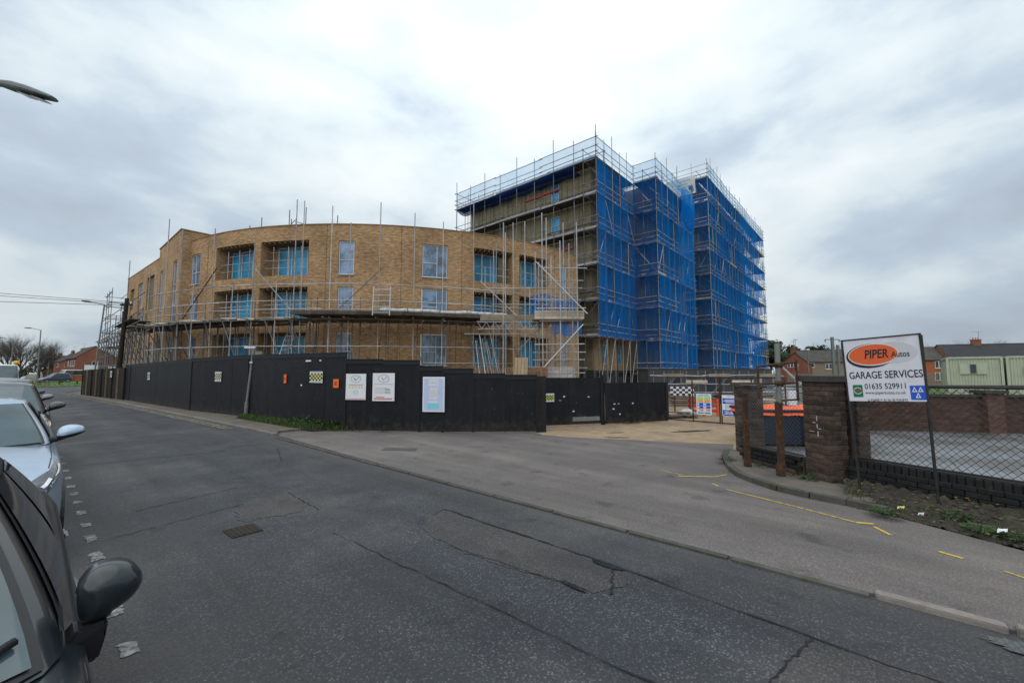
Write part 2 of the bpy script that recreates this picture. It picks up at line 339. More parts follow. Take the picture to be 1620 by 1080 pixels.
M['orange'] = mat('orange_print', (0.72, 0.13, 0.035), 0.5, var=0.1)
M['orange_notice'] = mat('orange_notice', (0.85, 0.16, 0.02), 0.5, var=0.1)
M['green_print'] = mat('green_print', (0.01, 0.16, 0.08), 0.5, var=0.1)
M['blue_print'] = mat('blue_print', (0.025, 0.10, 0.52), 0.5, var=0.1)
M['lime_print'] = mat('lime_print', (0.45, 0.58, 0.06), 0.5, var=0.1)
M['amber_print'] = mat('amber_print', (0.75, 0.33, 0.04), 0.5, var=0.1)
M['pink_print'] = mat('pink_print', (0.70, 0.28, 0.30), 0.5, var=0.1)
M['teal_print'] = mat('teal_print', (0.03, 0.32, 0.27), 0.5, var=0.1)
M['red_print'] = mat('red_print', (0.55, 0.04, 0.05), 0.5, var=0.1)
M['yellow_print'] = mat('yellow_print', (0.66, 0.62, 0.20), 0.5, var=0.1)
M['pale_yellow_print'] = mat('pale_yellow_print', (0.60, 0.59, 0.38), 0.5, var=0.1)
M['dark_metal'] = mat('dark_metal', (0.035, 0.032, 0.032), 0.6, metal=0.2, var=0.4, scale=12)
M['rust'] = mat('rusty_steel', (0.055, 0.032, 0.022), 0.85, var=0.35, scale=14, col2=(0.15, 0.055, 0.022), c2pos=(0.5, 0.66), c2scale=9, bump=0.4)
M['post_grey'] = mat('grey_post', (0.20, 0.21, 0.20), 0.6, metal=0.2, var=0.2, scale=6)
M['lamp_grey'] = mat('lamp_grey', (0.10, 0.112, 0.11), 0.55, metal=0.1, var=0.15, scale=3)
M['lamp_lens'] = mat('lamp_lens', (0.10, 0.105, 0.08), 0.25, var=0.1)
M['pier_brick'] = mat('old_red_brick', (0.09, 0.06, 0.047), 0.92, var=0.3, scale=14, rnd=0.42, bump=0.5, bscale=70, col2=(0.05, 0.036, 0.03), c2pos=(0.5, 0.68), c2scale=3)
M['pier_mortar'] = mat('old_mortar', (0.085, 0.075, 0.062), 0.95, var=0.3, scale=10)
M['black_brick'] = mat('black_painted_brick', (0.014, 0.014, 0.014), 0.6, var=0.35, scale=9, rnd=0.3, bump=0.4, bscale=60, col2=(0.05, 0.04, 0.03), c2pos=(0.6, 0.72), c2scale=5)
M['cap_stone'] = mat('dark_cap_stone', (0.06, 0.058, 0.052), 0.9, var=0.3, scale=8, bump=0.4)
M['wire'] = mat('fence_wire', (0.14, 0.145, 0.15), 0.5, metal=0.4, var=0.3)
M['wire_dark'] = mat('dark_fence_wire', (0.045, 0.05, 0.05), 0.6, metal=0.2, var=0.3)
M['navy'] = mat('navy_steel', (0.02, 0.032, 0.05), 0.6, var=0.3, scale=4)
M['orange_net'] = mat('orange_sheet', (0.85, 0.14, 0.05), 0.7, var=0.25, scale=9)
M['container'] = mat('pale_green_container', (0.43, 0.45, 0.355), 0.65, var=0.1, scale=2, col2=(0.36, 0.38, 0.28), c2pos=(0.58, 0.75), c2scale=1.2)
M['slate'] = mat('slate_roof', (0.045, 0.046, 0.052), 0.8, var=0.25, scale=1.5)
M['old_tile'] = mat('grey_brown_tile', (0.09, 0.085, 0.075), 0.85, var=0.3, scale=1.2)
M['brown_tile'] = mat('brown_tile', (0.065, 0.052, 0.045), 0.85, var=0.3, scale=1.2)
M['red_brick'] = brick_mat('red_brick', (0.30, 0.11, 0.065), (0.22, 0.075, 0.045), (0.2, 0.13, 0.1), patch=0.18)
M['orange_brick'] = brick_mat('orange_brick', (0.42, 0.14, 0.06), (0.33, 0.10, 0.045), (0.3, 0.18, 0.12), patch=0.18)
M['pebble'] = mat('pebble_dash', (0.24, 0.205, 0.145), 0.95, var=0.15, scale=6, bump=0.4, bscale=40)
M['render'] = mat('pale_render', (0.58, 0.57, 0.55), 0.85, var=0.08, scale=2)
M['upvc'] = mat('white_upvc', (0.72, 0.72, 0.72), 0.4, var=0.05)
M['dark_glass'] = mat('dark_window_glass', (0.03, 0.035, 0.045), 0.08, var=0.3, spec=0.7)
M['bark'] = mat('bark', (0.05, 0.042, 0.034), 0.9, var=0.3, scale=4)
M['twig'] = mat('bare_twig', (0.115, 0.10, 0.088), 0.9, var=0.3, scale=2)
M['evergreen'] = mat('evergreen_foliage', (0.03, 0.048, 0.02), 0.8, var=0.5, scale=0.8, rnd=0.1)
M['pallet_block'] = mat('pale_blocks', (0.40, 0.36, 0.34), 0.9, var=0.2, scale=5, rnd=0.15)
M['plank'] = mat('fresh_timber', (0.40, 0.30, 0.19), 0.85, var=0.2, scale=5, rnd=0.2)
M['alu'] = mat('aluminium', (0.55, 0.55, 0.56), 0.4, metal=0.6, var=0.15)
M['brown_brick_stack'] = mat('stacked_bricks', (0.20, 0.11, 0.07), 0.9, var=0.25, scale=6, rnd=0.2)
# vehicles
M['tyre'] = mat('tyre', (0.018, 0.018, 0.018), 0.85, var=0.2)
M['rim'] = mat('alloy', (0.35, 0.36, 0.37), 0.35, metal=0.7, var=0.1)
M['trim'] = mat('black_plastic_trim', (0.012, 0.012, 0.014), 0.45, var=0.2, scale=8, spec=0.45)


def paint(name, col, rough=0.25, metal=0.5, coat=0.8):
    m = mat(name, col, rough, metal=metal, var=0.06, scale=6, spec=0.5, col2=tuple(c * 0.82 + 0.01 for c in col), c2pos=(0.55, 0.8), c2scale=9)
    b = m.node_tree.nodes['Principled BSDF']
    b.inputs['Coat Weight'].default_value = coat; b.inputs['Coat Roughness'].default_value = 0.06
    return m


M['paint_dark'] = paint('dark_slate_car_paint', (0.012, 0.018, 0.023), 0.36, 0.2, 0.6)
M['paint_silver'] = paint('pale_blue_silver_paint', (0.36, 0.45, 0.56), 0.32, 0.55, 0.8)
M['paint_black'] = paint('black_car_paint', (0.018, 0.019, 0.022), 0.2, 0.3, 1.0)
M['paint_grey'] = paint('grey_car_paint', (0.16, 0.175, 0.19), 0.3, 0.5, 0.8)
M['paint_white'] = paint('white_van_paint', (0.62, 0.64, 0.66), 0.35, 0.0, 0.5)
M['paint_blue'] = paint('dark_blue_car_paint', (0.02, 0.035, 0.07), 0.3, 0.4, 0.8)
M['car_glass'] = mat('car_glass', (0.05, 0.085, 0.095), 0.03, var=0.3, scale=2.5, spec=0.6)
M['car_glass_dark'] = mat('dark_car_glass', (0.02, 0.024, 0.026), 0.04, var=0.2, spec=0.7)
M['headlight'] = mat('headlight_lens', (0.075, 0.085, 0.095), 0.06, metal=0.1, var=0.4, scale=14, spec=0.9)
M['chrome'] = mat('chrome', (0.75, 0.78, 0.8), 0.12, metal=0.9, var=0.05)
M['brown_reflection_lens'] = mat('brown_reflection_lens', (0.35, 0.20, 0.13), 0.15, metal=0.2, var=0.2)  # headlight lens with its brownish reflection put into the colour

# ------------------------------------------------------------------ object helpers
WM = {}                       # world matrix of every object made so far


def link(o, parent=None, mw=None):
    COL.objects.link(o)
    mw = mw or Matrix.Identity(4)
    if parent is not None:
        o.parent = parent; o.matrix_parent_inverse = WM[parent.name].inverted()
    o.matrix_basis = mw
    WM[o.name] = mw.copy()
    return o


def tag(o, label=None, cat=None, group=None, kind=None):
    if label: o['label'] = label
    if cat: o['category'] = cat
    if group: o['group'] = group
    if kind: o['kind'] = kind
    return o


def thing(name, label, cat, loc=(0, 0, 0), group=None):
    o = bpy.data.objects.new(name, None); o.empty_display_size = 0.2
    link(o, None, Matrix.Translation(Vector(loc)))
    return tag(o, label, cat, group)


class MB:
    def __init__(s): s.v = []; s.f = []; s.uv = []

    def quad(s, a, b, c, d, uv=None):
        i = len(s.v); s.v += [tuple(a), tuple(b), tuple(c), tuple(d)]; s.f.append((i, i + 1, i + 2, i + 3)); s.uv.append(uv)

    def tri(s, a, b, c):
        i = len(s.v); s.v += [tuple(a), tuple(b), tuple(c)]; s.f.append((i, i + 1, i + 2)); s.uv.append(None)

    def ngon(s, pts):
        i = len(s.v); s.v += [tuple(p) for p in pts]; s.f.append(tuple(range(i, i + len(pts)))); s.uv.append(None)

    def box(s, c, size, m=None, rz=0.0):
        hx, hy, hz = size[0] / 2, size[1] / 2, size[2] / 2
        i = len(s.v); T = m or (Matrix.Translation(Vector(c)) @ Matrix.Rotation(rz, 4, 'Z'))
        for x, y, z in ((-hx, -hy, -hz), (hx, -hy, -hz), (hx, hy, -hz), (-hx, hy, -hz), (-hx, -hy, hz), (hx, -hy, hz), (hx, hy, hz), (-hx, hy, hz)):
            s.v.append(tuple(T @ Vector((x, y, z))))
        for q in ((0, 3, 2, 1), (4, 5, 6, 7), (0, 1, 5, 4), (1, 2, 6, 5), (2, 3, 7, 6), (3, 0, 4, 7)):
            s.f.append(tuple(i + k for k in q)); s.uv.append(None)

    def tube(s, p, q, r, r2=None, n=6, cap=True):
        p, q = Vector(p), Vector(q); d = (q - p)
        if d.length < 1e-6: return
        r2 = r if r2 is None else r2
        d.normalize(); a = d.orthogonal().normalized(); b = d.cross(a); i = len(s.v)
        for k in range(n):
            t = 2 * math.pi * k / n; o = a * math.cos(t) + b * math.sin(t)
            s.v.append(tuple(p + o * r)); s.v.append(tuple(q + o * r2))
        for k in range(n):
            k2 = (k + 1) % n
            s.f.append((i + 2 * k, i + 2 * k2, i + 2 * k2 + 1, i + 2 * k + 1)); s.uv.append(None)
        if cap:
            s.f.append(tuple(i + 2 * k for k in reversed(range(n)))); s.uv.append(None)
            s.f.append(tuple(i + 2 * k + 1 for k in range(n))); s.uv.append(None)

    def prism(s, poly, z0, z1):
        """poly counter-clockwise (x, y)"""
        i = len(s.v); n = len(poly)
        s.v += [(x, y, z0) for x, y in poly] + [(x, y, z1) for x, y in poly]
        s.f.append(tuple(i + n + k for k in range(n))); s.uv.append(None)
        s.f.append(tuple(i + k for k in reversed(range(n)))); s.uv.append(None)
        for k in range(n):
            k2 = (k + 1) % n; s.f.append((i + k, i + k2, i + n + k2, i + n + k)); s.uv.append(None)

    def grid(s, fn, nu, nv, uvfn=None):
        i = len(s.v)
        for a in range(nu + 1):
            for b in range(nv + 1): s.v.append(tuple(fn(a / nu, b / nv)))
        for a in range(nu):
            for b in range(nv):
                k = i + a * (nv + 1) + b
                s.f.append((k, k + nv + 1, k + nv + 2, k + 1)); s.uv.append(None)

    def mesh(s, name, m, smooth=False):
        me = bpy.data.meshes.new(name); me.from_pydata(s.v, [], s.f)
        if any(u is not None for u in s.uv):
            ul = me.uv_layers.new(name='UVMap'); k = 0
            for f, u in zip(s.f, s.uv):
                for j in range(len(f)):
                    if u is not None: ul.data[k].uv = u[j]
                    k += 1
        me.materials.append(m)
        if smooth: me.polygons.foreach_set('use_smooth', [True] * len(me.polygons))
        me.update()
        return me

    def obj(s, name, m, parent=None, smooth=False, mw=None):
        return link(bpy.data.objects.new(name, s.mesh(name, m, smooth)), parent, mw)


_shared = {}


def shared(kind, m):
    k = (kind, m.name)
    if k not in _shared:
        b = MB()
        if kind == 'tube': b.tube((0, 0, 0), (0, 0, 1), 1, n=7)
        elif kind == 'cube': b.box((0, 0, 0), (1, 1, 1))
        elif kind == 'brick':
            bm = bmesh.new(); bmesh.ops.create_cube(bm, size=1)
            bmesh.ops.scale(bm, vec=(0.215, 0.1025, 0.065), verts=bm.verts)
            bmesh.ops.bevel(bm, geom=list(bm.edges), offset=0.006, segments=1, affect='EDGES')
            me = bpy.data.meshes.new('brick'); bm.to_mesh(me); bm.free(); me.materials.append(m)
            _shared[k] = me; return me
        _shared[k] = b.mesh(kind, m, smooth=(kind == 'tube'))
    return _shared[k]


def pole(name, p, q, r, m, parent):
    p, q = Vector(p), Vector(q); d = q - p
    mw = Matrix.Translation(p) @ d.to_track_quat('Z', 'Y').to_matrix().to_4x4() @ Matrix.Diagonal((r, r, d.length, 1))
    return link(bpy.data.objects.new(name, shared('tube', m)), parent, mw)


def slab(name, c, size, m, parent, rz=0.0, rx=0.0, ry=0.0, mw=None):
    mw = mw or (Matrix.Translation(Vector(c)) @ Matrix.Rotation(rz, 4, 'Z') @ Matrix.Rotation(rx, 4, 'X') @ Matrix.Rotation(ry, 4, 'Y'))
    return link(bpy.data.objects.new(name, shared('cube', m)), parent, mw @ Matrix.Diagonal((*size, 1)))


def plank_between(name, p, q, w, t, m, parent):
    """a board from p to q lying flat"""
    p, q = Vector(p), Vector(q); d = q - p
    x = d.normalized(); y = Vector((0, 0, 1)).cross(x); y.normalize(); z = x.cross(y)
    R = Matrix((x, y, z)).transposed().to_4x4()
    return slab(name, None, (d.length, w, t), m, parent, mw=Matrix.Translation((p + q) / 2) @ R)


def sheet(name, poly, z, m, parent=None, kind=None, skirt=0.0):
    b = MB()
    if skirt: b.prism(poly, z - skirt, z)
    else: b.ngon([(x, y, z) for x, y in poly])
    o = b.obj(name, m, parent)
    if kind: o['kind'] = kind
    return o


def fr(f, r):
    """ground position f metres ahead of the viewpoint and r metres to its right"""
    return (f * math.sin(YAW) + r * math.cos(YAW), f * math.cos(YAW) - r * math.sin(YAW))


def rib(a, b, w0, w1, n, jit, z, mb):
    """ragged thin strip between two ground points"""
    a, b = Vector(a), Vector(b); d = (b - a); nrm = Vector((-d.y, d.x)).normalized(); pl = pr = None
    for i in range(n + 1):
        t = i / n; c = a + d * t + nrm * random.uniform(-jit, jit); w = random.uniform(w0, w1) / 2
        l, r = c + nrm * w, c - nrm * w
        if pl is not None: mb.quad((pr.x, pr.y, z), (r.x, r.y, z), (l.x, l.y, z), (pl.x, pl.y, z))
        pl, pr = l, r

# ------------------------------------------------------------------ the ground
def struct(o): o['kind'] = 'structure'; return o


sheet('ground', [(-900, -900), (1500, -900), (1500, 1500), (-900, 1500)], -0.03, M['ground'], kind='structure')
road_edge = [(4.47, -9), (4.47, 2.7), (4.53, 7.3), (4.66, 12.65), (4.4, 17.6), (4.0, 25.4), (3.5, 34), (2.6, 47.7), (2.3, 55), (3.5, 59.5), (7, 62), (60, 70)]
road_poly = road_edge + [(60, 82), (-60, 72.5), (-60, 60), (-8, 60), (-6, 52), (-3.0, 40), (-2.2, 20), (-2.0, -9)]
road = sheet('road', road_poly, 0.0, M['asphalt'], kind='structure')
sheet('left_pavement', [(-2.0, -9), (-2.2, 20), (-3.0, 40), (-6, 52), (-8, 60), (-14, 60), (-8, 40), (-6, -9)], 0.1, M['pavement'], kind='structure', skirt=0.12)
# pavement strip beside the hoarding on the far side of the road
sheet('pavement', [(4.72, 12.9), (5.0, 13.6), (6.5, 13.6), (6.0, 19.0), (5.3, 24), (4.6, 35.7), (4.3, 37), (3.2, 47.8), (2.95, 52), (2.5, 52), (2.75, 47.7), (3.62, 34), (4.12, 25.4), (4.52, 17.6)], 0.035, M['pavement'], kind='structure', skirt=0.06)
apron = sheet('driveway', [(4.47, -9), (6.2, -9), (6.4, -3), (6.47, -1), (7.0, 0.0), (7.2, 0.46), (7.35, 1.19), (7.97, 1.88), (8.8, 2.25), (10.2, 2.5),
                           (11.4, 2.75), (10.9, 3.6), (10.5, 4.7), (10.05, 5.7), (9.7, 6.5), (9.6, 7.2), (9.9, 7.75), (8.05, 9.75), (6.4, 12.3), (5.6, 12.75), (4.66, 12.65), (4.53, 7.3), (4.47, 2.7)],
              0.022, M['asphalt_apron'], kind='structure', skirt=0.03)
site = sheet('site_yard', [(6.2, 12), (8.5, 9.4), (9.3, 7.9), (9.35, 2.4), (16, 1.0), (120, 1.0), (120, 70), (7, 70)], 0.008, M['sand'], kind='structure')
# kerb stones set between road and driveway where the dropped kerb ends
ks = struct(bpy.data.objects.new('kerb', None)); link(ks)
for i, (y0, y1, h) in enumerate(((0.10, -0.58, 0.042), (-0.62, -1.42, 0.052), (-1.46, -2.36, 0.06), (-2.4, -3.3, 0.06), (-3.34, -4.24, 0.06))):
    b = MB(); n = 8
    bm = bmesh.new(); bmesh.ops.create_cube(bm, size=1); bmesh.ops.scale(bm, vec=(0.10, abs(y1 - y0), h + 0.05), verts=bm.verts)
    bmesh.ops.bevel(bm, geom=[e for e in bm.edges], offset=0.008, segments=2, affect='EDGES')
    me = bpy.data.meshes.new('kerb_stone'); bm.to_mesh(me); bm.free(); me.materials.append(M['kerb'])
    for p in me.polygons: p.use_smooth = False
    link(bpy.data.objects.new('kerb_stone', me), ks, Matrix.Translation((4.475 + random.uniform(-.008, .008), (y0 + y1) / 2, (h - 0.05) / 2)) @ Matrix.Rotation(random.uniform(-.012, .012), 4, 'Z'))
# flush edging stones along the rest of the driveway mouth
for i in range(12):
    y0 = 0.12 + i * 1.02; x0 = 4.475 + 0.055 * max(0, (y0 - 3) / 9)
    slab('edging_stone', (x0 - 0.035 + random.uniform(-.006, .006), y0 + 0.51, 0.004), (0.07, 0.985, 0.036), M['kerb_mossy'], ks, rz=random.uniform(-.008, .008))
# kerb along the pavement beside the hoarding
pts = [(4.68, 12.9), (4.49, 17.6), (4.09, 25.4), (3.59, 34), (2.7, 47.7)]
for (a, c) in zip(pts, pts[1:]):
    a, c = Vector(a), Vector(c); n = max(1, round((c - a).length / 1.4))
    for k in range(n):
        p = a.lerp(c, k / n); q = a.lerp(c, (k + 0.985) / n)
        plank_between('kerb_stone', (p.x, p.y, 0.02), (q.x, q.y, 0.02), 0.12, 0.075, M['kerb'], ks)
# road furniture that lies in the surface


def ragged(poly, j=.022, step=.07):
    out = []
    for (a, c) in zip(poly, poly[1:] + poly[:1]):
        a, c = Vector(a), Vector(c); n = max(1, int((c - a).length / step))
        out += [tuple(a.lerp(c, k / n) + Vector((random.uniform(-j, j), random.uniform(-j, j)))) for k in range(n)]
    return out


b = MB()
b.ngon([(x, y, 0.004) for x, y in ragged([(3.3, 4.3), (2.98, 3.9), (2.9, 3.1), (3.0, 2.3), (3.08, 1.8), (3.3, 1.66), (3.52, 1.72), (3.62, 2.0), (3.58, 3.2), (3.62, 4.3)])])
b.obj('trench_patch', M['asphalt_patch'], road)
b = MB(); b.ngon([(x, y, 0.004) for x, y in ragged([(2.55, 0.6), (2.2, 0.1), (2.2, -3), (3.6, -3), (3.55, 0.0), (3.45, 0.45)])])
b.obj('trench_patch', M['asphalt_patch'], road)
b = MB(); b.ngon([(x, y, 0.004) for x, y in ragged([(1.75, 5.75), (2.3, 5.6), (2.62, 5.95), (2.7, 6.5), (2.3, 6.75), (1.9, 6.5)], .05)])
b.obj('trench_patch', M['asphalt_patch'], road)
b = MB()
for a, c, w in [((3.62, 4.3), (3.6, 1.9), .03), ((3.6, 1.9), (3.35, -2.5), .02), ((3.38, 4.23), (3.62, 4.3), .012), ((3.12, 1.68), (3.6, 1.9), .02),
                ((2.3, 4.6), (2.42, 1.0), .011), ((2.42, 1.0), (2.5, -1), .01), ((2.52, .62), (3.5, .42), .015), ((2.52, .62), (2.1, -.9), .012), ((2.55, 5.5), (2.6, 6.6), .015),
                ((1.0, 7.2), (2.2, 7.5), .015), ((.7, 11.5), (3.0, 11.2), .02), ((.7, 15), (2.6, 14.4), .02), ((2.9, 12.5), (3.9, 12.2), .015), ((3.4, 9), (3.9, 10.6), .012), ((0.6, 6.2), (2.0, 6.5), .012),
                ((2.9, 3.4), (3.05, 2.0), .008)]:
    rib(a, c, w * 0.3, w * 1.3, 26, 0.014, 0.008, b)
b.obj('crack', M['crack'], road)['kind'] = 'stuff'


def blob(cx, cy, rx, ry, n=22, rz=0.0, jit=0.25):
    out = []
    for k in range(n):
        t = 2 * math.pi * k / n; q = 1 + random.uniform(-jit, jit)
        x, y = rx * q * math.cos(t), ry * q * math.sin(t)
        out.append((cx + x * math.cos(rz) - y * math.sin(rz), cy + x * math.sin(rz) + y * math.cos(rz)))
    return out


for i, p in enumerate((blob(3.56, 1.95, .045, .15, n=40, jit=.15), blob(3.04, 1.98, .025, .13, n=30, rz=-.1, jit=.25), blob(4.24, -1.05, .13, .6, n=70, jit=.10), blob(4.1, -1.75, .2, .45, n=60, jit=.1))):
    sheet('puddle', p, 0.0125, M['puddle'], road)
for (x, y) in [(.52, 3.1), (.52, 3.68), (.52, 4.36), (.53, 5.05), (.53, 5.74), (.54, 6.4), (.54, 7.0), (.54, 7.65), (.54, 8.3), (.54, 8.9), (.54, 9.5), (.54, 10.3), (.54, 11.1), (.54, 12.0), (.54, 13), (.54, 14.2), (.54, 15.5)]:
    h = .13; b = MB(); hl = h * random.uniform(.7, 1.1)
    b.ngon([(px_, py_, 0.005) for px_, py_ in ragged([(x - .045, y - hl), (x + .045, y - hl * .9), (x + .045, y + hl * random.uniform(.6, 1)), (x - .045, y + hl)], .014, .03)])
    b.obj('bay_dash', M['white_paint'], road)
for off in (0.16, 0.32):
    b = MB(); n = 40; pl = None
    ed = [(4.52, 15.6), (4.4, 17.6), (4.0, 25.4), (3.5, 34), (2.6, 47.7), (2.3, 54)]
    for (a, c) in zip(ed, ed[1:]):
        b.quad((a[0] - off - .05, a[1], .005), (a[0] - off + .03, a[1], .005), (c[0] - off + .03, c[1], .005), (c[0] - off - .05, c[1], .005))
    b.obj('yellow_line', M['yellow_line'], road)


def stripe(name, a, c, w, m, parent, z):
    a, c = Vector(a), Vector(c); d = (c - a).normalized(); nr = Vector((-d.y, d.x)) * w / 2
    b = MB(); b.quad((a.x - nr.x, a.y - nr.y, z), (c.x - nr.x, c.y - nr.y, z), (c.x + nr.x, c.y + nr.y, z), (a.x + nr.x, a.y + nr.y, z))
    return b.obj(name, m, parent)


for a, c, w in [((6.93, 1.80), (6.60, .80), .035), ((6.59, .78), (6.40, .28), .035), ((6.40, .28), (6.47, .12), .06), ((6.36, .12), (6.15, -.02), .04), ((5.9, -.36), (5.83, -.52), .045), ((5.7, -.75), (5.62, -.86), .03),
                ((7.62, 2.15), (7.28, 2.62), .05), ((7.62, 2.15), (7.93, 2.02), .035), ((7.15, 2.05), (7.02, 1.92), .035), ((7.5, 3.0), (7.4, 2.6), .03)]:
    stripe('sprayed_line', a, c, w, M['yellow_paint'], apron, 0.027)
sheet('repair_patch', [(5.3, 8.5), (5.75, 7.85), (6.0, 8.1), (5.55, 8.75)], 0.0262, M['asphalt'], apron)
for p in (blob(13.2, 4.3, .75, .14, rz=-.55), blob(10.6, 5.4, .35, .07, rz=-.9), blob(11.4, 5.9, .3, .05, rz=-.7), blob(9.7, 6.2, .2, .06, rz=.4)):
    sheet('wet_patch', p, 0.0135, M['soil'], site)
t = thing('drain_cover', 'rusty rectangular iron cover set in the road beside the parked cars', 'drain cover', (1.67, 5.42, 0))
M['old_iron'] = mat('worn_iron', (0.034, 0.026, 0.021), .75, metal=.2, var=.35, scale=20, bump=.3)
b = MB(); b.box((1.67, 5.42, 0.004), (.30, .33, .012)); b.obj('lid', M['old_iron'], t)
b = MB()
for k in range(6): b.box((1.55 + k * .048, 5.42, 0.0115), (.018, .29, .004))
b.obj('rib', M['old_iron'], t)['kind'] = 'stuff'

# grass and weeds -----------------------------------------------------------------


def blades(n, area, h0, h1, w, z, lean=0.5):
    b = MB()
    for _ in range(n):
        x, y = area(); h = random.uniform(h0, h1); a = random.uniform(0, 6.28); la = random.uniform(0, 6.28); l = h * random.uniform(0, lean)
        dx, dy = math.cos(a) * w / 2, math.sin(a) * w / 2; ex, ey = math.cos(la) * l, math.sin(la) * l
        b.quad((x - dx, y - dy, z), (x + dx, y + dy, z), (x + dx * .7 + ex * .5, y + dy * .7 + ey * .5, z + h * .65), (x - dx * .7 + ex * .5, y - dy * .7 + ey * .5, z + h * .65))
        b.tri((x - dx * .7 + ex * .5, y - dy * .7 + ey * .5, z + h * .65), (x + dx * .7 + ex * .5, y + dy * .7 + ey * .5, z + h * .65), (x + ex, y + ey, z + h * .9))
    return b


def leaves(b, c, n, rad, h, size, droop=0.4):
    """a low plant: leaf blades arching out from one crown"""
    for _ in range(n):
        a = random.uniform(0, 6.28); r = rad * (.25 + .75 * random.random() ** .6); z = h * (1 - .55 * (r / rad)) * random.uniform(.35, 1.1)
        p0 = Vector((c[0] + rad * .12 * math.cos(a * 3), c[1] + rad * .12 * math.sin(a * 3), c[2])); p = Vector((c[0] + r * math.cos(a), c[1] + r * math.sin(a), c[2] + z))
        s = size * random.uniform(.5, 1.2); d = Vector((math.cos(a + random.uniform(-.6, .6)), math.sin(a + random.uniform(-.6, .6)), random.uniform(-droop, .5))).normalized(); q = Vector((0, 0, 1)).cross(d)
        if q.length < .1: continue
        q.normalize(); w = q * s * .32; t = q * s * .05; u = Vector((0, 0, s * .08)); i = len(b.v)
        b.v += [tuple(v) for v in (p0 - t, p0 + t, p + t, p - t, p + d * s * .5 + w + u, p + d * s, p + d * s * .5 - w + u)]
        b.f += [(i, i + 1, i + 2, i + 3), (i + 3, i + 2, i + 4, i + 5), (i + 3, i + 5, i + 6)]; b.uv += [None] * 3


def in_poly_strip(pl, pr):
    def f():
        i = random.randrange(len(pl) - 1); t = random.random(); s = random.random()
        a = Vector(pl[i]).lerp(Vector(pl[i + 1]), t); c = Vector(pr[i]).lerp(Vector(pr[i + 1]), t); p = a.lerp(c, s)
        return p.x, p.y
    return f


# verge in front of the hoarding
vb = [(5.75, 19.3), (6.2, 14.0), (6.45, 12.1)]; vf = [(5.3, 18.6), (5.55, 14.0), (6.0, 12.5)]
sheet('verge', [(5.3, 18.6), (5.55, 14.0), (6.0, 12.45), (6.5, 11.9), (6.45, 12.6), (6.25, 14.5), (5.85, 19.2)], 0.045, M['soil'], kind='structure', skirt=.05)
o = blades(4200, in_poly_strip(vf, vb), .05, .2, .02, .04, .7).obj('grass', M['blade']); tag(o, kind='stuff')
for (f0, x, y, r, h, n, lab) in [
    (0, 6.12, 14.9, .36, .26, 260, 'leafy weed at the left end of the grass bank under the torn orange notice'), (0, 6.2, 14.1, .38, .32, 320, 'tallest leafy weed in the grass bank under the black and yellow sticker'), (0, 6.26, 13.35, .34, .3, 280, 'leafy weed between the tallest weed and the bushy clump on the grass bank'),
    (0, 6.22, 12.75, .30, .28, 300, 'bushy round weed clump where the grass bank meets the driveway'),
    (0, 6.58, 11.75, .17, .14, 70, 'small weed at the hoarding foot below the left white poster'),
    (0, 6.98, 11.1, .18, .14, 80, 'small spreading weed at the hoarding foot below the right white poster'),
    (0, 8.72, 1.62, .16, .10, 90, 'low moss green weed between the two rusty posts'),
    (0, 8.34, 1.18, .12, .09, 70, 'yellowish weed just right of the tall rusty post'),
    (0, 8.14, .92, .12, .13, 90, 'leafy green weed against the foot of the big brick pier'),
    (0, 8.9, 2.3, .2, .12, 100, 'weed tuft at the foot of the smallest dark brick pier'),
    (0, 6.85, .02, .15, .10, 110, 'leafy weed on the soil bank between the two sign legs'),
    (0, 7.2, -.62, .16, .12, 120, 'green weed tuft behind the right leg of the garage sign'),
    (0, 6.78, -.75, .16, .09, 110, 'flat weed patch on the soil bank right of the garage sign'),
    (0, 6.72, -1.0, .14, .08, 90, 'flat weed patch nearest the right edge of the soil bank'),
    (0, 14.0, 6.8, .5, .12, 160, 'weed fringe along the foot of the right gate leaf')]:
    b = MB(); leaves(b, (x, y, .05), n, r, h, .045 if r < .25 else .085)
    o = b.obj('weed', M['weed']); tag(o, lab, 'weed', 'weeds along walls and fences')

# ------------------------------------------------------------------ curved brick apartment building
CX, CY, CR = 29.0, 40.0, 22.0


def arc(s, z, d=0.0):            # s = metres along the curve, d = metres into the building
    a = math.pi + s / CR; r = CR - d
    return Vector((CX + r * math.cos(a), CY + r * math.sin(a), z))


def S(deg): return R_(deg - 180) * CR


def straight(p0, p1):
    p0, p1 = Vector(p0), Vector(p1); d = (p1 - p0).normalized(); n = Vector((-d.y, d.x))     # left of the direction is inward
    def f(s, z, dd=0.0):
        q = p0 + d * s + n * dd; return Vector((q.x, q.y, z))
    return f


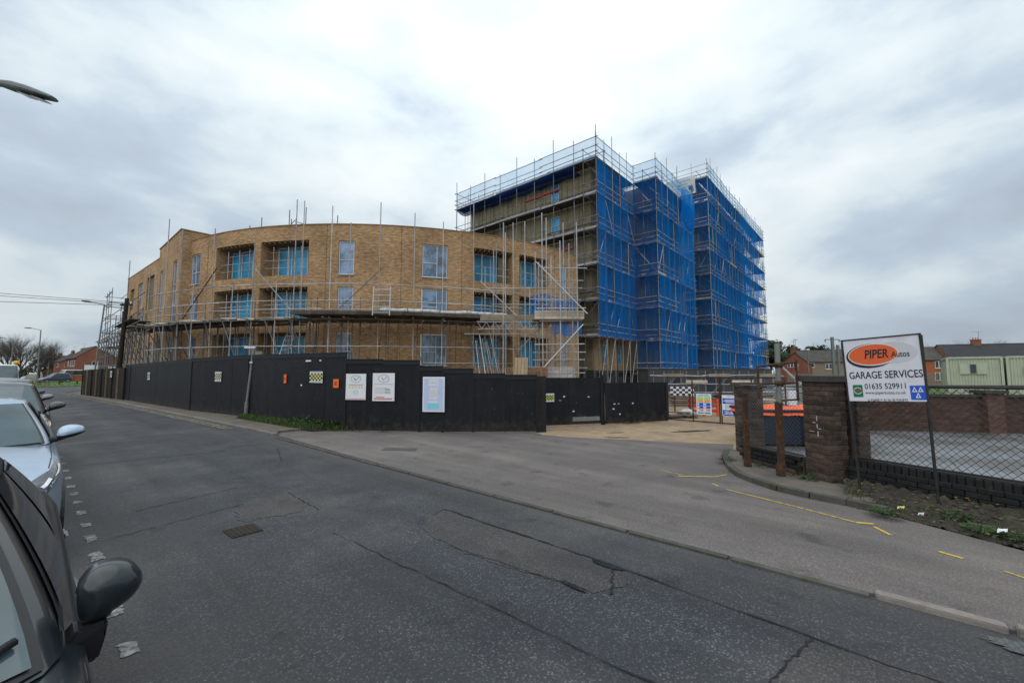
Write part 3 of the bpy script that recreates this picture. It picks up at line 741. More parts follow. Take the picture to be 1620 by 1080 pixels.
def wall(name, fn, s0, s1, z0, z1, ops, m, parent, reveal=0.2, step=2.0, uo=0.0, thick=None):
    ss = {s0, s1}; zs = {z0, z1}
    for o in ops:
        ss |= {o[0], o[1]}; zs |= {o[2], o[3]}
    ss = sorted(x for x in ss if s0 - 1e-6 <= x <= s1 + 1e-6); zs = sorted(x for x in zs if z0 - 1e-6 <= x <= z1 + 1e-6); out = []
    for a, c in zip(ss, ss[1:]):
        n = max(1, math.ceil((c - a) / step)); out += [a + (c - a) * k / n for k in range(n)]
    ss = out + [ss[-1]]
    b = MB()
    for a, c in zip(ss, ss[1:]):
        for e, g in zip(zs, zs[1:]):
            mx, mz = (a + c) / 2, (e + g) / 2
            if any(o[0] < mx < o[1] and o[2] < mz < o[3] for o in ops): continue
            b.quad(fn(a, e), fn(c, e), fn(c, g), fn(a, g), [(a + uo, e), (c + uo, e), (c + uo, g), (a + uo, g)])
    for o in ops:
        r = o[4] if len(o) > 4 else reveal
        a, c, e, g = o[:4]
        b.quad(fn(a, e), fn(a, e, r), fn(a, g, r), fn(a, g), [(0, e), (r, e), (r, g), (0, g)])
        b.quad(fn(c, e, r), fn(c, e), fn(c, g), fn(c, g, r), [(0, e), (r, e), (r, g), (0, g)])
        n = max(1, math.ceil((c - a) / 0.8))
        for k in range(n):
            u, v = a + (c - a) * k / n, a + (c - a) * (k + 1) / n
            b.quad(fn(u, e), fn(v, e), fn(v, e, r), fn(u, e, r), [(u, 0), (v, 0), (v, r), (u, r)])
            b.quad(fn(u, g, r), fn(v, g, r), fn(v, g), fn(u, g), [(u, 0), (v, 0), (v, r), (u, r)])
    return b.obj(name, m, parent)


def window(name, fn, s0, s1, z0, z1, depth, parent, panes, fm, gm, fw=0.06, cols=None, rows=None, sill=None):
    """frame bars plus one pane object per light. cols/rows: inner division fractions per column: [(x0,x1,[z splits])]"""
    p0, p1 = fn(s0, z0, depth), fn(s1, z0, depth); w = (p1 - p0).length; h = z1 - z0
    x = (p1 - p0).normalized(); z = Vector((0, 0, 1)); y = z.cross(x)         # y points into the building
    mw = Matrix.Translation(p0) @ Matrix((x, y, z)).transposed().to_4x4()
    fb = MB(); e = 0.002
    fb.box((fw / 2, 0, h / 2), (fw, .08, h)); fb.box((w - fw / 2, 0, h / 2), (fw, .08, h))
    fb.box((w / 2, 0, fw / 2), (w - 2 * fw, .078, fw)); fb.box((w / 2, 0, h - fw / 2), (w - 2 * fw, .078, fw))
    lights = []
    for (a, c, zsplit) in panes:
        xa, xc = a * w, c * w
        if c < 0.999: fb.box((xc, 0, h / 2), (fw * .9, .074, h - 2 * fw))
        zz = [0] + list(zsplit) + [1]
        for k in range(len(zz) - 1):
            za, zc = zz[k] * h, zz[k + 1] * h
            if k: fb.box(((xa + xc) / 2, 0, za), (xc - xa - fw, .07, fw * .9))
            lights.append((xa, xc, za, zc))
    if sill: fb.box((w / 2, -depth / 2 - .03, -.03), (w + .08, depth + .14, .045))
    o = fb.obj(name, fm, parent, mw=mw)
    for (xa, xc, za, zc) in lights:
        g = MB(); g.box(((xa + xc) / 2, .012, (za + zc) / 2), (xc - xa - fw * .6, .015, zc - za - fw * .6))
        g.obj('pane', gm if not isinstance(gm, (list, tuple)) else random.choice(gm), o, mw=mw)
    return o


ca = thing('apartment_building', 'three storey buff brick apartment building with curved front and recessed balconies behind the black hoarding', 'building', (CX - 15, CY - 15, 0))
ZT = 11.2
s_start, s_end = S(185.5), S(269.5)
logg = [(S(197.0), S(206.3)), (S(207.5), S(216.4)), (S(243.9), S(251.6)), (S(253.1), S(260.1))]
fl = [(2.15, 4.3), (5.05, 7.2), (7.95, 10.22)]
wins = [(S(188.6), S(192.0), 1), (S(221.4), S(224.0), 0), (S(235.0), S(239.35), 2), (S(264.1), S(265.6), 0)]
ops = []
LD = 1.1
for (a, c) in logg:
    for (e, g) in fl: ops.append((a, c, e, g, LD))
for (a, c, k) in wins:
    for (e, g) in ((2.2, 4.25), (5.1, 7.2), (7.95, 10.13)): ops.append((a, c, e, g, 0.2))
wall('curved_wall', arc, s_start, s_end, 0.0, ZT, ops, M['buff_brick'], ca, step=0.55)
for dgj in (194.6, 219.4, 231.6, 241.8, 261.9):
    p = arc(S(dgj), ZT / 2, -.003); slab('movement_joint', p, (.016, .014, ZT - .02), M['pier_mortar'], ca, rz=R_(dgj) + math.pi / 2)
b = MB()          # coping along the parapet
n = 60
for k in range(n):
    u, v = s_start + (s_end - s_start) * k / n, s_start + (s_end - s_start) * (k + 1) / n
    b.quad(arc(u, ZT + .05, -.04), arc(v, ZT + .05, -.04), arc(v, ZT + .05, .36), arc(u, ZT + .05, .36))
    b.quad(arc(u, ZT, -.04), arc(v, ZT, -.04), arc(v, ZT + .05, -.04), arc(u, ZT + .05, -.04))
    b.quad(arc(u, ZT, .0), arc(u, ZT, -.04), arc(v, ZT, -.04), arc(v, ZT, .0))
    b.quad(arc(u, ZT - .9, .36), arc(v, ZT - .9, .36), arc(v, ZT + .05, .36), arc(u, ZT + .05, .36))
b.obj('coping', M['coping'], ca)
b = MB(); b.ngon([tuple(arc(s_start + (s_end - s_start) * k / 24, ZT - .6, .3)) for k in range(25)] + [(29, 32, ZT - .6), (20, 40, ZT - .6)]); b.obj('roof', M['roofing'], ca)
for i, (a, c) in enumerate(logg):
    for j, (e, g) in enumerate(fl):
        b = MB(); n = 5
        for k in range(n):
            u, v = a + (c - a) * k / n, a + (c - a) * (k + 1) / n
            b.quad(arc(u, e, LD), arc(v, e, LD), arc(v, g, LD), arc(u, g, LD), [(u, e), (v, e), (v, g), (u, g)])
        b.obj('balcony_wall', M['buff_brick'], ca)
        b = MB()          # ceiling joists shown on the unfinished soffit
        for k in range(9):
            u = a + (c - a) * (k + .5) / 9; p, q = arc(u, g - .07, .06), arc(u, g - .07, LD - .05)
            b.box(None, ((q - p).length, .045, .12), m=Matrix.Translation((p + q) / 2) @ Matrix.Rotation(math.atan2((q - p).y, (q - p).x), 4, 'Z'))
        b.obj('joist', M['batten'], ca)
        w = c - a
        d0, d1 = ((a + .12, a + 2.3), (a + .45, a + 2.75), (a + .35, a + 2.45), (a + .8, a + 2.5))[i]
        window('balcony_door', arc, d0, d1, e + .03, g - .12, LD - .05, ca, [(0, .36, []), (.36, .46, []), (.46, 1, [])] if i in (0, 1) else [(0, .3, []), (.3, .64, []), (.64, 1, [])], M['frame'], M['film'], fw=.07)
        if i in (2,) and j in (1, 2):
            p = arc(a + w * .84, e + .02, .7); slab('leaning_panel', (p.x, p.y, e + 1.0), (.55, .05, 1.95), M['batten'], ca, rz=R_(-38), rx=.12)
for (a, c, k) in wins:
    for j, (e, g) in enumerate(((2.2, 4.25), (5.1, 7.2), (7.95, 10.13))):
        if k == 2: pn = [(0, .58, [.44]), (.58, 1, [])]
        elif k == 1: pn = [(0, .45, [.4]), (.45, 1, [.4])]
        else: pn = [(0, 1, [.44])]
        window('window', arc, a + .02, c - .02, e + .02, g - .02, .1, ca, pn, M['frame'], [M['film_window'], M['glass']] if j < 2 else M['film_window'], fw=.055, sill=True)
# stair tower, then the straight wing beside the road
tw = straight((6.62, 44.4), (6.62, 36.9))
tops = [(.75, 1.85, 5.3, 9.95), (5.45, 6.7, 5.3, 9.95), (.75, 1.85, 2.4, 4.3), (5.45, 6.7, 2.4, 4.3)]
wall('tower_wall', tw, 0, 7.5, 0, 11.95, tops, M['buff_brick'], ca)
wall('tower_wall', straight((6.62, 36.9), (10.37, 36.9)), 0, 3.75, 0, 11.95, [], M['buff_brick'], ca, uo=3)
wall('tower_wall', straight((10.37, 44.4), (6.62, 44.4)), 0, 3.75, 0, 11.95, [], M['buff_brick'], ca, uo=7)
b = MB(); b.box((8.49, 40.65, 11.98), (3.85, 7.6, .06)); b.obj('coping', M['coping'], ca)
for o in tops:
    window('stair_window', tw, o[0] + .02, o[1] - .02, o[2] + .02, o[3] - .02, .1, ca, [(0, 1, [.3, .62] if o[3] > 9 else [.5])], M['frame'], M['glass'], fw=.05)
wg = straight((6.2, 57.5), (6.72, 44.4)); WL = math.hypot(.52, 13.1)
wo = [(1.7, 3.4, 7.9, 9.95), (5.1, 6.9, 7.9, 10.1), (8.6, 11.2, 7.2, 10.2), (1.8, 3.4, 5.1, 7.3), (5.4, 7.2, 5.1, 7.3), (8.7, 9.7, 5.1, 7.0), (3.4, 4.4, 2.3, 4.3), (7.2, 8.4, 2.3, 4.3), (10.6, 11.8, 2.3, 4.3)]
wall('wing_wall', wg, 0, WL, 0, 11.3, wo, M['buff_brick'], ca, reveal=.2)
wall('wing_wall', straight((18, 57.5), (6.2, 57.5)), 0, 11.8, 0, 11.3, [], M['buff_brick'], ca)
b = MB(); b.ngon([(x, y, 11.36) for x, y in ((6.17, 57.53), (6.69, 44.45), (18, 44.45), (18, 57.53))]); b.ngon([(x, y, 11.3) for x, y in ((6.17, 57.53), (18, 57.53), (18, 44.45), (6.69, 44.45))]); b.quad((6.17, 57.53, 11.3), (6.69, 44.45, 11.3), (6.69, 44.45, 11.36), (6.17, 57.53, 11.36)); b.obj('coping', M['coping'], ca)
for k, o in enumerate(wo):
    if k in (0, 2, 3, 5):
        b = MB(); b.quad(wg(o[0], o[2], .18), wg(o[1], o[2], .18), wg(o[1], o[3], .18), wg(o[0], o[3], .18)); b.obj('blind_panel', M['batten'], ca)
    else:
        window('window', wg, o[0] + .02, o[1] - .02, o[2] + .02, o[3] - .02, .14, ca, [(0, .5, [.42]), (.5, 1, [])], M['frame'], [M['film_window'], M['glass']])

# ------------------------------------------------------------------ tall apartment block behind the blue netting
tb = thing('apartment_block', 'tall apartment block under construction wrapped in blue netting', 'building', (31.45, 18.2, 0))
STO = 3.0


def block_wall(p0, p1, z1, m=None, cols=(), z0=2.0, floors=range(0, 9), film=True, wz=(1.0, 2.5), battens=False):
    fn = straight(p0, p1); L = (Vector(p1) - Vector(p0)).length; o = []
    for (a, c) in cols:
        for k in floors:
            e, g = 1.9 + STO * k + wz[0], 1.9 + STO * k + wz[1]
            if g < z1 - .3: o.append((a, c, e, g))
    wall('wall', fn, 0, L, z0, z1, o, m or M['tan_board'], tb, reveal=.15)
    for q in o:
        window('window', fn, q[0] + .02, q[1] - .02, q[2] + .02, q[3] - .02, .08, tb, [(0, 1, [.45])] if q[1] - q[0] < 1.3 else [(0, .5, []), (.5, 1, [])], M['frame'], M['film'] if film else M['glass'], fw=.05)
    if z0 > 0: wall('plinth', fn, -.0, L, -.02, z0, [], M['plinth'], tb)
    if battens:
        n = int(L / .6)
        for k in range(1, n):
            s = L * k / n
            if any(q[0] - .05 < s < q[1] + .05 for q in o): continue
            p = fn(s, 0, -.02); slab('batten', (p.x, p.y, (4.8 + z1) / 2), (.05, .05, z1 - 4.8 - .05), M['batten'], tb)
    return fn


block_wall((31.45, 33.4), (31.45, 18.2), 19.9, cols=[(10.9, 11.85)], floors=range(1, 7), wz=(.75, 2.4), battens=True)
block_wall((31.45, 18.2), (38.5, 18.2), 19.9, M['tan_brick'], cols=[(1.6, 2.4), (4.6, 5.3)], wz=(.6, 2.4))
block_wall((38.5, 18.2), (38.5, 16.0), 19.95, M['tan_board'])
block_wall((38.5, 16.0), (48.0, 16.0), 19.95, M['tan_board'], cols=[(2, 3.6), (6, 7.4)])
block_wall((48.0, 16.0), (48.0, 20.0), 19.95)
block_wall((48.0, 20.0), (53.7, 20.0), 19.95, M['tan_board'], cols=[(2, 3.4)])
block_wall((53.7, 20.0), (53.7, 15.8), 25.45)
block_wall((53.7, 15.8), (77.5, 15.8), 25.45, M['tan_board'], cols=[(2, 3.5), (7, 8.5), (12, 13.5), (17, 18.5), (21, 22.5)])
block_wall((77.5, 15.8), (77.5, 34.0), 25.45)
block_wall((53.7, 34), (53.7, 20), 25.45)
block_wall((37, 33.4), (31.45, 33.4), 19.9)
b = MB(); b.ngon([(x, y, 19.7) for x, y in [(31.45, 33.4), (31.45, 18.2), (38.5, 18.2), (38.5, 16), (48, 16), (48, 20), (53.7, 20), (53.7, 33.4)]])
b.ngon([(x, y, 25.2) for x, y in [(53.7, 34), (53.7, 15.8), (77.5, 15.8), (77.5, 34)]]); b.obj('roof', M['roofing'], tb)
fnp = straight((31.45, 18.2), (38.5, 18.2))
for s0 in (.6, 2.4, 4.4, 5.9):
    p = fnp(s0 + .5, 1.62, -.012); slab('vent', (p.x, p.y, 1.62), (1.0, .03, .32), M['void'], tb)

# ------------------------------------------------------------------ scaffolding


def run(parent, A, B, lifts, bay, width=1.25, ext=.25, top=1.9, z0=0.0, tops=None, nets=None, rails=(.5, 1.0), inner=True, board=True,
        toe=True, m=None, r=.032, brace=0.5, cap_rails=True, skip_first=False, deckm=None, toem=None):
    """one face of tube scaffolding between outer corners A and B; the building lies to the left of A>B"""
    m = m or M['steel']; A, B = Vector((*A, 0)), Vector((*B, 0)); d = B - A; L = d.length; d.normalize(); n = Vector((-d.y, d.x, 0))
    nb = max(1, round(L / bay)); pos = [L * k / nb for k in range(nb + 1)]
    zt = lifts[-1] + top
    for i, s in enumerate(pos):
        if skip_first and i == 0: continue
        p = A + d * s; h = zt + (tops(i) if tops else random.choice((0, 0, .3, .6, 1.0, 1.5)))
        pole('standard', (p.x, p.y, z0), (p.x + random.uniform(-.03, .03), p.y, h), r, m, parent)
        if inner:
            q = p + n * width; pole('standard', (q.x, q.y, z0), (q.x, q.y, lifts[-1] + random.choice((.2, .6, 1.2))), r, M['steel_dull'], parent)
            for z in lifts:
                pole('transom', p + Vector((0, 0, z - .06)) - n * .2, q + Vector((0, 0, z - .06)), r * .9, m, parent)
    nseg = max(1, round(L / 6.0))
    for li, z in enumerate(lifts):
        hs = [(0, 0)] + [(h, 0) for h in rails]
        if li == len(lifts) - 1 and cap_rails: hs += [(top - .1, 0)]
        if inner: hs += [(0, width), (1.0, width)]
        for (h, off) in hs:
            for k in range(nseg):
                a, c = L * k / nseg - (ext if k == 0 else .15), L * (k + 1) / nseg + (ext if k == nseg - 1 else .15)
                zz = z + h + random.uniform(-.025, .025)
                p, q = A + d * a + n * (off + (.07 if k % 2 else -.05)), A + d * c + n * (off + (.07 if k % 2 else -.05))
                pole('ledger', (p.x, p.y, zz), (q.x, q.y, zz + random.uniform(-.03, .03)), r * .95, m, parent)
        if board:
            for k in range(nb):
                for w in range(5):
                    a, c = A + d * (pos[k] + .01) + n * (.12 + w * .235), A + d * (pos[k + 1] - .01) + n * (.12 + w * .235)
                    plank_between('deck_board', (a.x, a.y, z + .03 + .004 * ((k + w) % 2)), (c.x, c.y, z + .03 + .004 * ((k + w) % 2)), .225, .04, deckm or M['board'], parent) if nb * 5 * len(lifts) <= 300 else None
            if nb * 5 * len(lifts) > 300:
                for k in range(nb):
                    a, c = A + d * (pos[k] + .01) + n * .6, A + d * (pos[k + 1] - .01) + n * .6
                    plank_between('deck', (a.x, a.y, z + .03), (c.x, c.y, z + .03), 1.15, .045, deckm or M['board'], parent)
        if toe:
            for k in range(nseg):
                tof = -.05 if random.random() < .3 else .085
                a, c = A + d * (L * k / nseg) + n * tof, A + d * (L * (k + 1) / nseg - .03) + n * tof
                o = slab('toe_board', ((a.x + c.x) / 2, (a.y + c.y) / 2, z + .14 + random.uniform(-.02, .02)), ((c - a).length, .035, .18), toem or M['toe'], parent, rz=math.atan2(d.y, d.x))
        if brace and li < len(lifts):
            zl = lifts[li - 1] if li else z0
            for k in range(nb):
                if random.random() < brace * .25:
                    a, c = A + d * pos[k], A + d * pos[min(nb, k + 1)]
                    if random.random() < .5: a, c = c, a
                    pole('brace', (a.x, a.y, zl + .1), (c.x, c.y, z - .1), r * .95, m, parent)
    if nets:
        for li in range(len(lifts)):
            for k in range(nb):
                q = nets(li, k, nb)
                if not q: continue
                nm, za, zc = q
                nof = random.choice((-.075, -.075, -.075, .05)); a, c = A + d * pos[k] + n * nof, A + d * pos[k + 1] + n * nof
                b = MB(); ph = random.uniform(0, 6)
                sag = random.uniform(.0, .05)

                def f(u, v, a=a, c=c, ph=ph, sag=sag, za=za, zc=zc):
                    p = a.lerp(c, u); wv = .035 * math.sin(u * 9 + ph) * (1 - v * .5) + .02 * math.sin(v * 7 + ph * 2 + u * 3)
                    bul = math.sin(u * math.pi) * math.sin(v * math.pi) * .10
                    return (p.x + n.x * (wv + bul - .02), p.y + n.y * (wv + bul - .02), za + (zc - za) * v - sag * math.sin(u * math.pi) * v)
                b.grid(f, 6, 6); b.obj('debris_net', nm, parent, smooth=True)


def net_std(z_from, lifts, first=1, m=None):
    def f(li, k, nb):
        if li < first: return None
        return (m or M['net'], lifts[li - 1] + .0, lifts[li] - .02)
    return f


L1 = [1.75 + 3.0 * k + .0 for k in range(1, 7)]          # 4.75 ... 19.75
# front face, along the road direction, open apart from the folded net under the top lift
s1 = thing('scaffolding', 'open scaffolding with timber lifts on the tan front of the tall block', 'scaffolding', (30.15, 25, 0), 'scaffolding on the tall block')
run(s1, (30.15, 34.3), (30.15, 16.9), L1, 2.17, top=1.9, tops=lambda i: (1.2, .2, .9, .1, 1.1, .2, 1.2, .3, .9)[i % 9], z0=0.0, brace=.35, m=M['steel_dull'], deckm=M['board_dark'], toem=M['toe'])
run(s1, (33.5, 34.3), (30.15, 34.3), L1, 1.7, top=1.9, z0=0.0, brace=.8, m=M['steel_dull'], inner=False, board=False, toe=False)
b = MB()          # blue net slung under the top platform
b.grid(lambda u, v: (30.05 + 1.35 * v, 34.3 - 15.2 * u, 19.66 - .30 * v - .06 * math.sin(u * 47) * v - .22 * math.sin(v * 3.1) * (.7 + .3 * math.sin(u * 19))), 60, 6)
b.obj('slung_net', M['net_deep'], s1, smooth=True)
for k in range(8):
    y0 = 34.3 - 17.4 * k / 8; y1 = 34.3 - 17.4 * (k + 1) / 8
    b = MB(); b.grid(lambda u, v: (30.10 + .03 * math.sin(u * 8 + k), y0 + (y1 - y0) * u, 19.9 + 1.68 * v), 4, 3); b.obj('guard_mesh', M['net_light'], s1, smooth=True)
for (y0, z) in ((22.5, 18.72), (24.6, 18.66), (21.0, 12.9)):
    slab('lintel_beam', (31.36, y0, z), (.1, 2.0, .12), M['red_print'], s1)
# netted right-hand face of the front block
s2 = thing('scaffolding', 'blue netted scaffolding at the front corner of the tall block', 'scaffolding', (34, 16.9, 0), 'scaffolding on the tall block')
run(s2, (30.15, 16.9), (37.25, 16.9), L1, 1.42, top=1.9, nets=net_std(4.75, L1), tops=lambda i: (.3, .2, 1.1, .2, .8, .1)[i % 6], brace=.9)
for k in range(5):
    a, c = 30.15 + 7.1 * k / 5, 30.15 + 7.1 * (k + 1) / 5
    b = MB(); b.grid(lambda u, v: (a + (c - a) * u, 16.84 + .03 * math.sin(u * 7 + k), 19.9 + 1.68 * v), 3, 3); b.obj('guard_mesh', M['net_light'], s2, smooth=True)
L2 = [1.7 + 3.03 * k for k in range(0, 7)]              # 1.7 ... 19.9
s3 = thing('scaffolding', 'blue netted scaffolding on the middle projecting bay of the tall block', 'scaffolding', (40, 14.7, 0), 'scaffolding on the tall block')
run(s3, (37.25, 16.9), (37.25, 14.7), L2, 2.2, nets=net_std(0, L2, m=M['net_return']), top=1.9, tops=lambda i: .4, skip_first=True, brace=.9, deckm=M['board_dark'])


def n3(li, k, nb):
    if li == 0: return None
    return (M['net_bright'] if k >= nb - 3 and li > 3 else M['net'], L2[li - 1], L2[li])


run(s3, (37.25, 14.7), (47.3, 14.7), L2, 1.44, top=1.9, nets=n3, tops=lambda i: (.5, 0, 1.1, .2, 1.4, .3, .9, .1)[i % 8], brace=.8)
run(s3, (47.3, 14.7), (47.3, 17.4), L2, 1.4, top=1.6, tops=lambda i: .4, skip_first=True, brace=.4)
for k in range(5):
    a, c = 37.25 + 7.2 * k / 5, 37.25 + 7.2 * (k + 1) / 5
    b = MB(); b.grid(lambda u, v: (a + (c - a) * u, 14.64 + .03 * math.sin(u * 7 + k), 20.0 + 1.7 * v), 3, 3); b.obj('guard_mesh', M['net_light'], s3, smooth=True)
b = MB(); b.grid(lambda u, v: (37.19, 16.9 - 2.2 * u, 20.0 + 1.7 * v), 2, 2); b.obj('guard_mesh', M['net_light'], s3)
b = MB(); b.grid(lambda u, v: (43.2 + 4.1 * u, 14.55 - .25 * math.sin(v * 2.6) * (.6 + .4 * math.sin(u * 9)), 17.4 + (4.1 - 1.0 * abs(u - .55) ** .7) * v + .25 * math.sin(u * 7) * (1 - v)), 14, 8)
b.obj('loose_net', M['net_bright'], s3, smooth=True)
slab('pink_bundle', (38.5, 15.1, 20.1), (1.7, .5, .28), M['pink_print'], s3, rz=.1)
L3 = [1.6 + 2.975 * k for k in range(0, 9)]             # 1.6 ... 25.4
s4 = thing('scaffolding', 'long blue netted scaffolding on the highest right end of the tall block', 'scaffolding', (60, 14.4, 0), 'scaffolding on the tall block')


def n4(li, k, nb):
    if li == 0: return None
    if k >= nb - 4:
        if k >= nb - 2 and li % 2: return (M['net_light'], L3[li - 1] + .1, L3[li] - 1.1)
        return (M['net'], L3[li] - 1.2 - .25 * (nb - k), L3[li]) if li > 1 else (M['net'], L3[li - 1], L3[li])
    return (M['net_bright'] if k > nb * .45 else M['net'], L3[li - 1], L3[li])


run(s4, (52.45, 14.4), (85.0, 14.4), L3, 1.48, top=1.7, nets=n4, tops=lambda i: (.6, 0, .4, 0, .9, 0, .2)[i % 7] + (1.2 if i in (1, 3) else 0), brace=.5)
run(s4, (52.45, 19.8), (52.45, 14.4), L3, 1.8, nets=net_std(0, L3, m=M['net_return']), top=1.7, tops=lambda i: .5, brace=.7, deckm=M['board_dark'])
run(s4, (85.0, 14.4), (85.0, 22), L3, 1.9, top=1.7, tops=lambda i: .3, brace=.4, inner=True)
for k in range(9):
    a, c = 52.45 + 32.5 * k / 9, 52.45 + 32.5 * (k + 1) / 9
    b = MB(); b.grid(lambda u, v: (a + (c - a) * u, 14.34 + .03 * math.sin(u * 7 + k), 25.5 + 1.4 * v), 3, 2); b.obj('guard_mesh', M['net_light'], s4, smooth=True)
for k in range(1, 9):      # net wrapped under the decks that run past the end of the building
    b = MB(); b.grid(lambda u, v: (77.6 + 7.4 * u, 14.45 + 1.3 * v, L3[k] - .06 - .1 * math.sin(u * 3)), 3, 2); b.obj('slung_net', M['net_deep'], s4)
bn = thing('banner', 'pale white site banner tied to the roof rail between the netted bays', 'banner', (52.3, 17.2, 25.4))
b = MB(); b.grid(lambda u, v: (52.35 - .06 * math.sin(v * 6 + u * 4), 15.75 + 3.5 * (1 - u), 23.75 + 2.3 * v), 8, 6); b.obj('cloth', M['pale_grey_print'], bn, smooth=True)
b = MB()
for k in range(5): b.box((52.26, 17.0 + (k % 2) * .4, 24.1 + k * .38), (.01, 1.5, .09))
b.obj('print', M['cyan_print'], bn)
# tan boards hung along the bottom lift
for k in range(26):
    x = 37.6 + k * 1.83
    if 47.2 < x < 52: continue
    slab('hanging_board', (x, (14.6 if x < 48 else 14.3), 1.72 + random.uniform(-.05, .05)), (1.72, .04, .2), M['pale_board'], s3 if x < 48 else s4)

# scaffolding round the curved building ------------------------------------------
cs = thing('scaffolding', 'scaffolding of tall tubes with a timber deck around the curved brick front', 'scaffolding', (12, 22, 0))
ZD = 4.95


def AP(deg, r, z): return Vector((CX + r * math.cos(R_(deg)), CY + r * math.sin(R_(deg)), z))


RO, RI = 24.0, 22.45
tall = {}
std = [(186, 9), (189.5, 8), (192.6, 11.9), (196.6, 10.9), (200, 7.2), (203.9, 10.6), (207.6, 7.0), (211, 10.3), (214.6, 7.0), (217.3, 12.0), (218.3, 11.9), (222.3, 11.6), (225, 10.6), (229, 11.9), (233.8, 11.4), (237.8, 11.0), (242.5, 12.4), (246, 10), (249, 11.6)]
for i, (dg, zt) in enumerate(std):
    p = AP(dg, RO, 0); pole('standard', p, AP(dg + random.uniform(-.12, .12), RO, zt), .029, M['steel'], cs)
    if True:
        q = AP(dg + .6, RI + .1, 0); pole('standard', q, AP(dg + .6, RI + .1, min(zt, 6.4)), .034, M['steel_dull'], cs)
    pole('transom', AP(dg, RO + .9, ZD - .08), AP(dg, RI, ZD - .08), .03, M['steel'], cs)
    for dd in (1.2, 2.4): pole('prop', AP(dg + dd, RO - .4 * dd, 0), AP(dg + dd + .15, RO - .4 * dd, ZD - .1), .024, M['steel_dull'], cs)  # props, rakers and inner tubes added to darken the ground floor
    if i < 11: pole('raker', AP(dg + 2.2, RO - .2, ZD - .1), AP(dg + .4, RI + .4, 1.8), .026, M['steel_dull'], cs)
    if i % 2: pole('raker', AP(dg + .8, RO + .7, ZD - .1), AP(dg - .5, RI + .3, 2.0), .03, M['steel_dull'], cs)
    else: pole('raker', AP(dg - 1.5, RO, ZD - .1), AP(dg + 1.8, RO, 2.0), .03, M['steel_dull'], cs)
for (z, r) in ((ZD - .12, RO), (ZD - .12, RI + .1), (5.45, RO + .05), (5.95, RO + .05), (6.95, RO - .05), (3.3, RO), (2.35, RO)):
    k = 185.5
    while k < 249:
        st = random.uniform(9, 13); e = min(250, k + st)
        a, c = AP(k - .5, r, z + random.uniform(-.03, .03)), AP(e + .5, r, z + random.uniform(-.03, .03))
        # tubes run straight between bends: two chords
        mid = (k + e) / 2
        pole('ledger', a, AP(mid + .3, r, z), .031, M['steel'], cs); pole('ledger', AP(mid - .3, r + .05, z), c, .031, M['steel'], cs)
        k = e
for (k0, k1, z) in ((186, 217.5, ZD - .06), (218, 246.5, ZD + .14)):
    n = round((k1 - k0) / 2.75)
    for k in range(n):
        a, c = k0 + (k1 - k0) * k / n, k0 + (k1 - k0) * (k + 1) / n
        for w in range(10 if k0 > 200 else 7):
            r = RI + .12 + w * .232
            p, q = AP(a, r, z + .02 * (k % 2)), AP(c, r, z + .02 * (k % 2))
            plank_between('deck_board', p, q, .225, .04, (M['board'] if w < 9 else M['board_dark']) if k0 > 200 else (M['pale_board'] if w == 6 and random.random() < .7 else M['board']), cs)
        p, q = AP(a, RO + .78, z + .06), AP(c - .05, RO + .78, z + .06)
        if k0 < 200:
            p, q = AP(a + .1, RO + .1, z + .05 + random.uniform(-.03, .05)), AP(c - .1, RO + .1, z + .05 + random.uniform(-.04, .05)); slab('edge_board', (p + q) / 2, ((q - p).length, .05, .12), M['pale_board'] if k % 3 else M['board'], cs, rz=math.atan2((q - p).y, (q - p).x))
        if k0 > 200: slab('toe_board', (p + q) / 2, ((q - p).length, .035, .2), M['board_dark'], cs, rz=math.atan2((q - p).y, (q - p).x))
    # lower layer of dark boards, added to deepen the shade under the deck
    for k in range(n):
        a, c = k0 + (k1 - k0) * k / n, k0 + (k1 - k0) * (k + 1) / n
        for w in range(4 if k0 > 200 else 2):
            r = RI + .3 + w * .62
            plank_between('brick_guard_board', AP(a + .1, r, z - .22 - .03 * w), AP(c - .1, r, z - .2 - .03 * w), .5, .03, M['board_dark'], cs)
b = MB()       # rolled white sheeting on the edge of the right-hand deck
k = 229.5; pp = AP(k, RO + .64, ZD + .40)
while k < 246:
    k += 1.1; q = AP(k, RO + .64 + random.uniform(-.03, .03), ZD + .38 + random.uniform(-.03, .04)); b.tube(pp, q, random.uniform(.09, .13), random.uniform(.09, .13), n=8); pp = q
b.obj('rolled_sheet', M['tarp'], cs, smooth=True)
for dgr in (233, 237.3, 241): pole('sheet_tie', AP(dgr, RO + .76, ZD + .2), AP(dgr, RO + .76, ZD + .56), .02, M['steel_dull'], cs)
pole('brace', AP(197.6, RO, 5.0), AP(204.6, RO, 8.1), .03, M['rust'], cs); pole('brace', AP(211.3, RO, 7.9), AP(217.6, RO, 5.1), .03, M['steel'], cs)
pole('brace', AP(223, RO, 5.2), AP(229.5, RO, 8.0), .03, M['steel_dull'], cs)
pole('handrail', AP(199, 21.6, 9.6), AP(205.6, 21.6, 9.6), .025, M['steel'], cs); pole('handrail', AP(208.5, 21.6, 9.6), AP(216, 21.6, 9.6), .025, M['steel'], cs)
for (a0, a1) in ((198, 205.8), (208, 216), (244.4, 251), (253.6, 259.6)):
    for j, z0 in enumerate((5.1, 8.0)):
        for h in (.5, 1.0): pole('handrail', AP(a0, 21.85, z0 + h), AP(a1, 21.85, z0 + h), .024, M['steel'], cs)
        for f in (.2, .55, .85): pole('handrail_post', AP(a0 + (a1 - a0) * f, 21.8, z0 + .01), AP(a0 + (a1 - a0) * f, 21.8, z0 + 1.9), .024, M['steel'], cs)
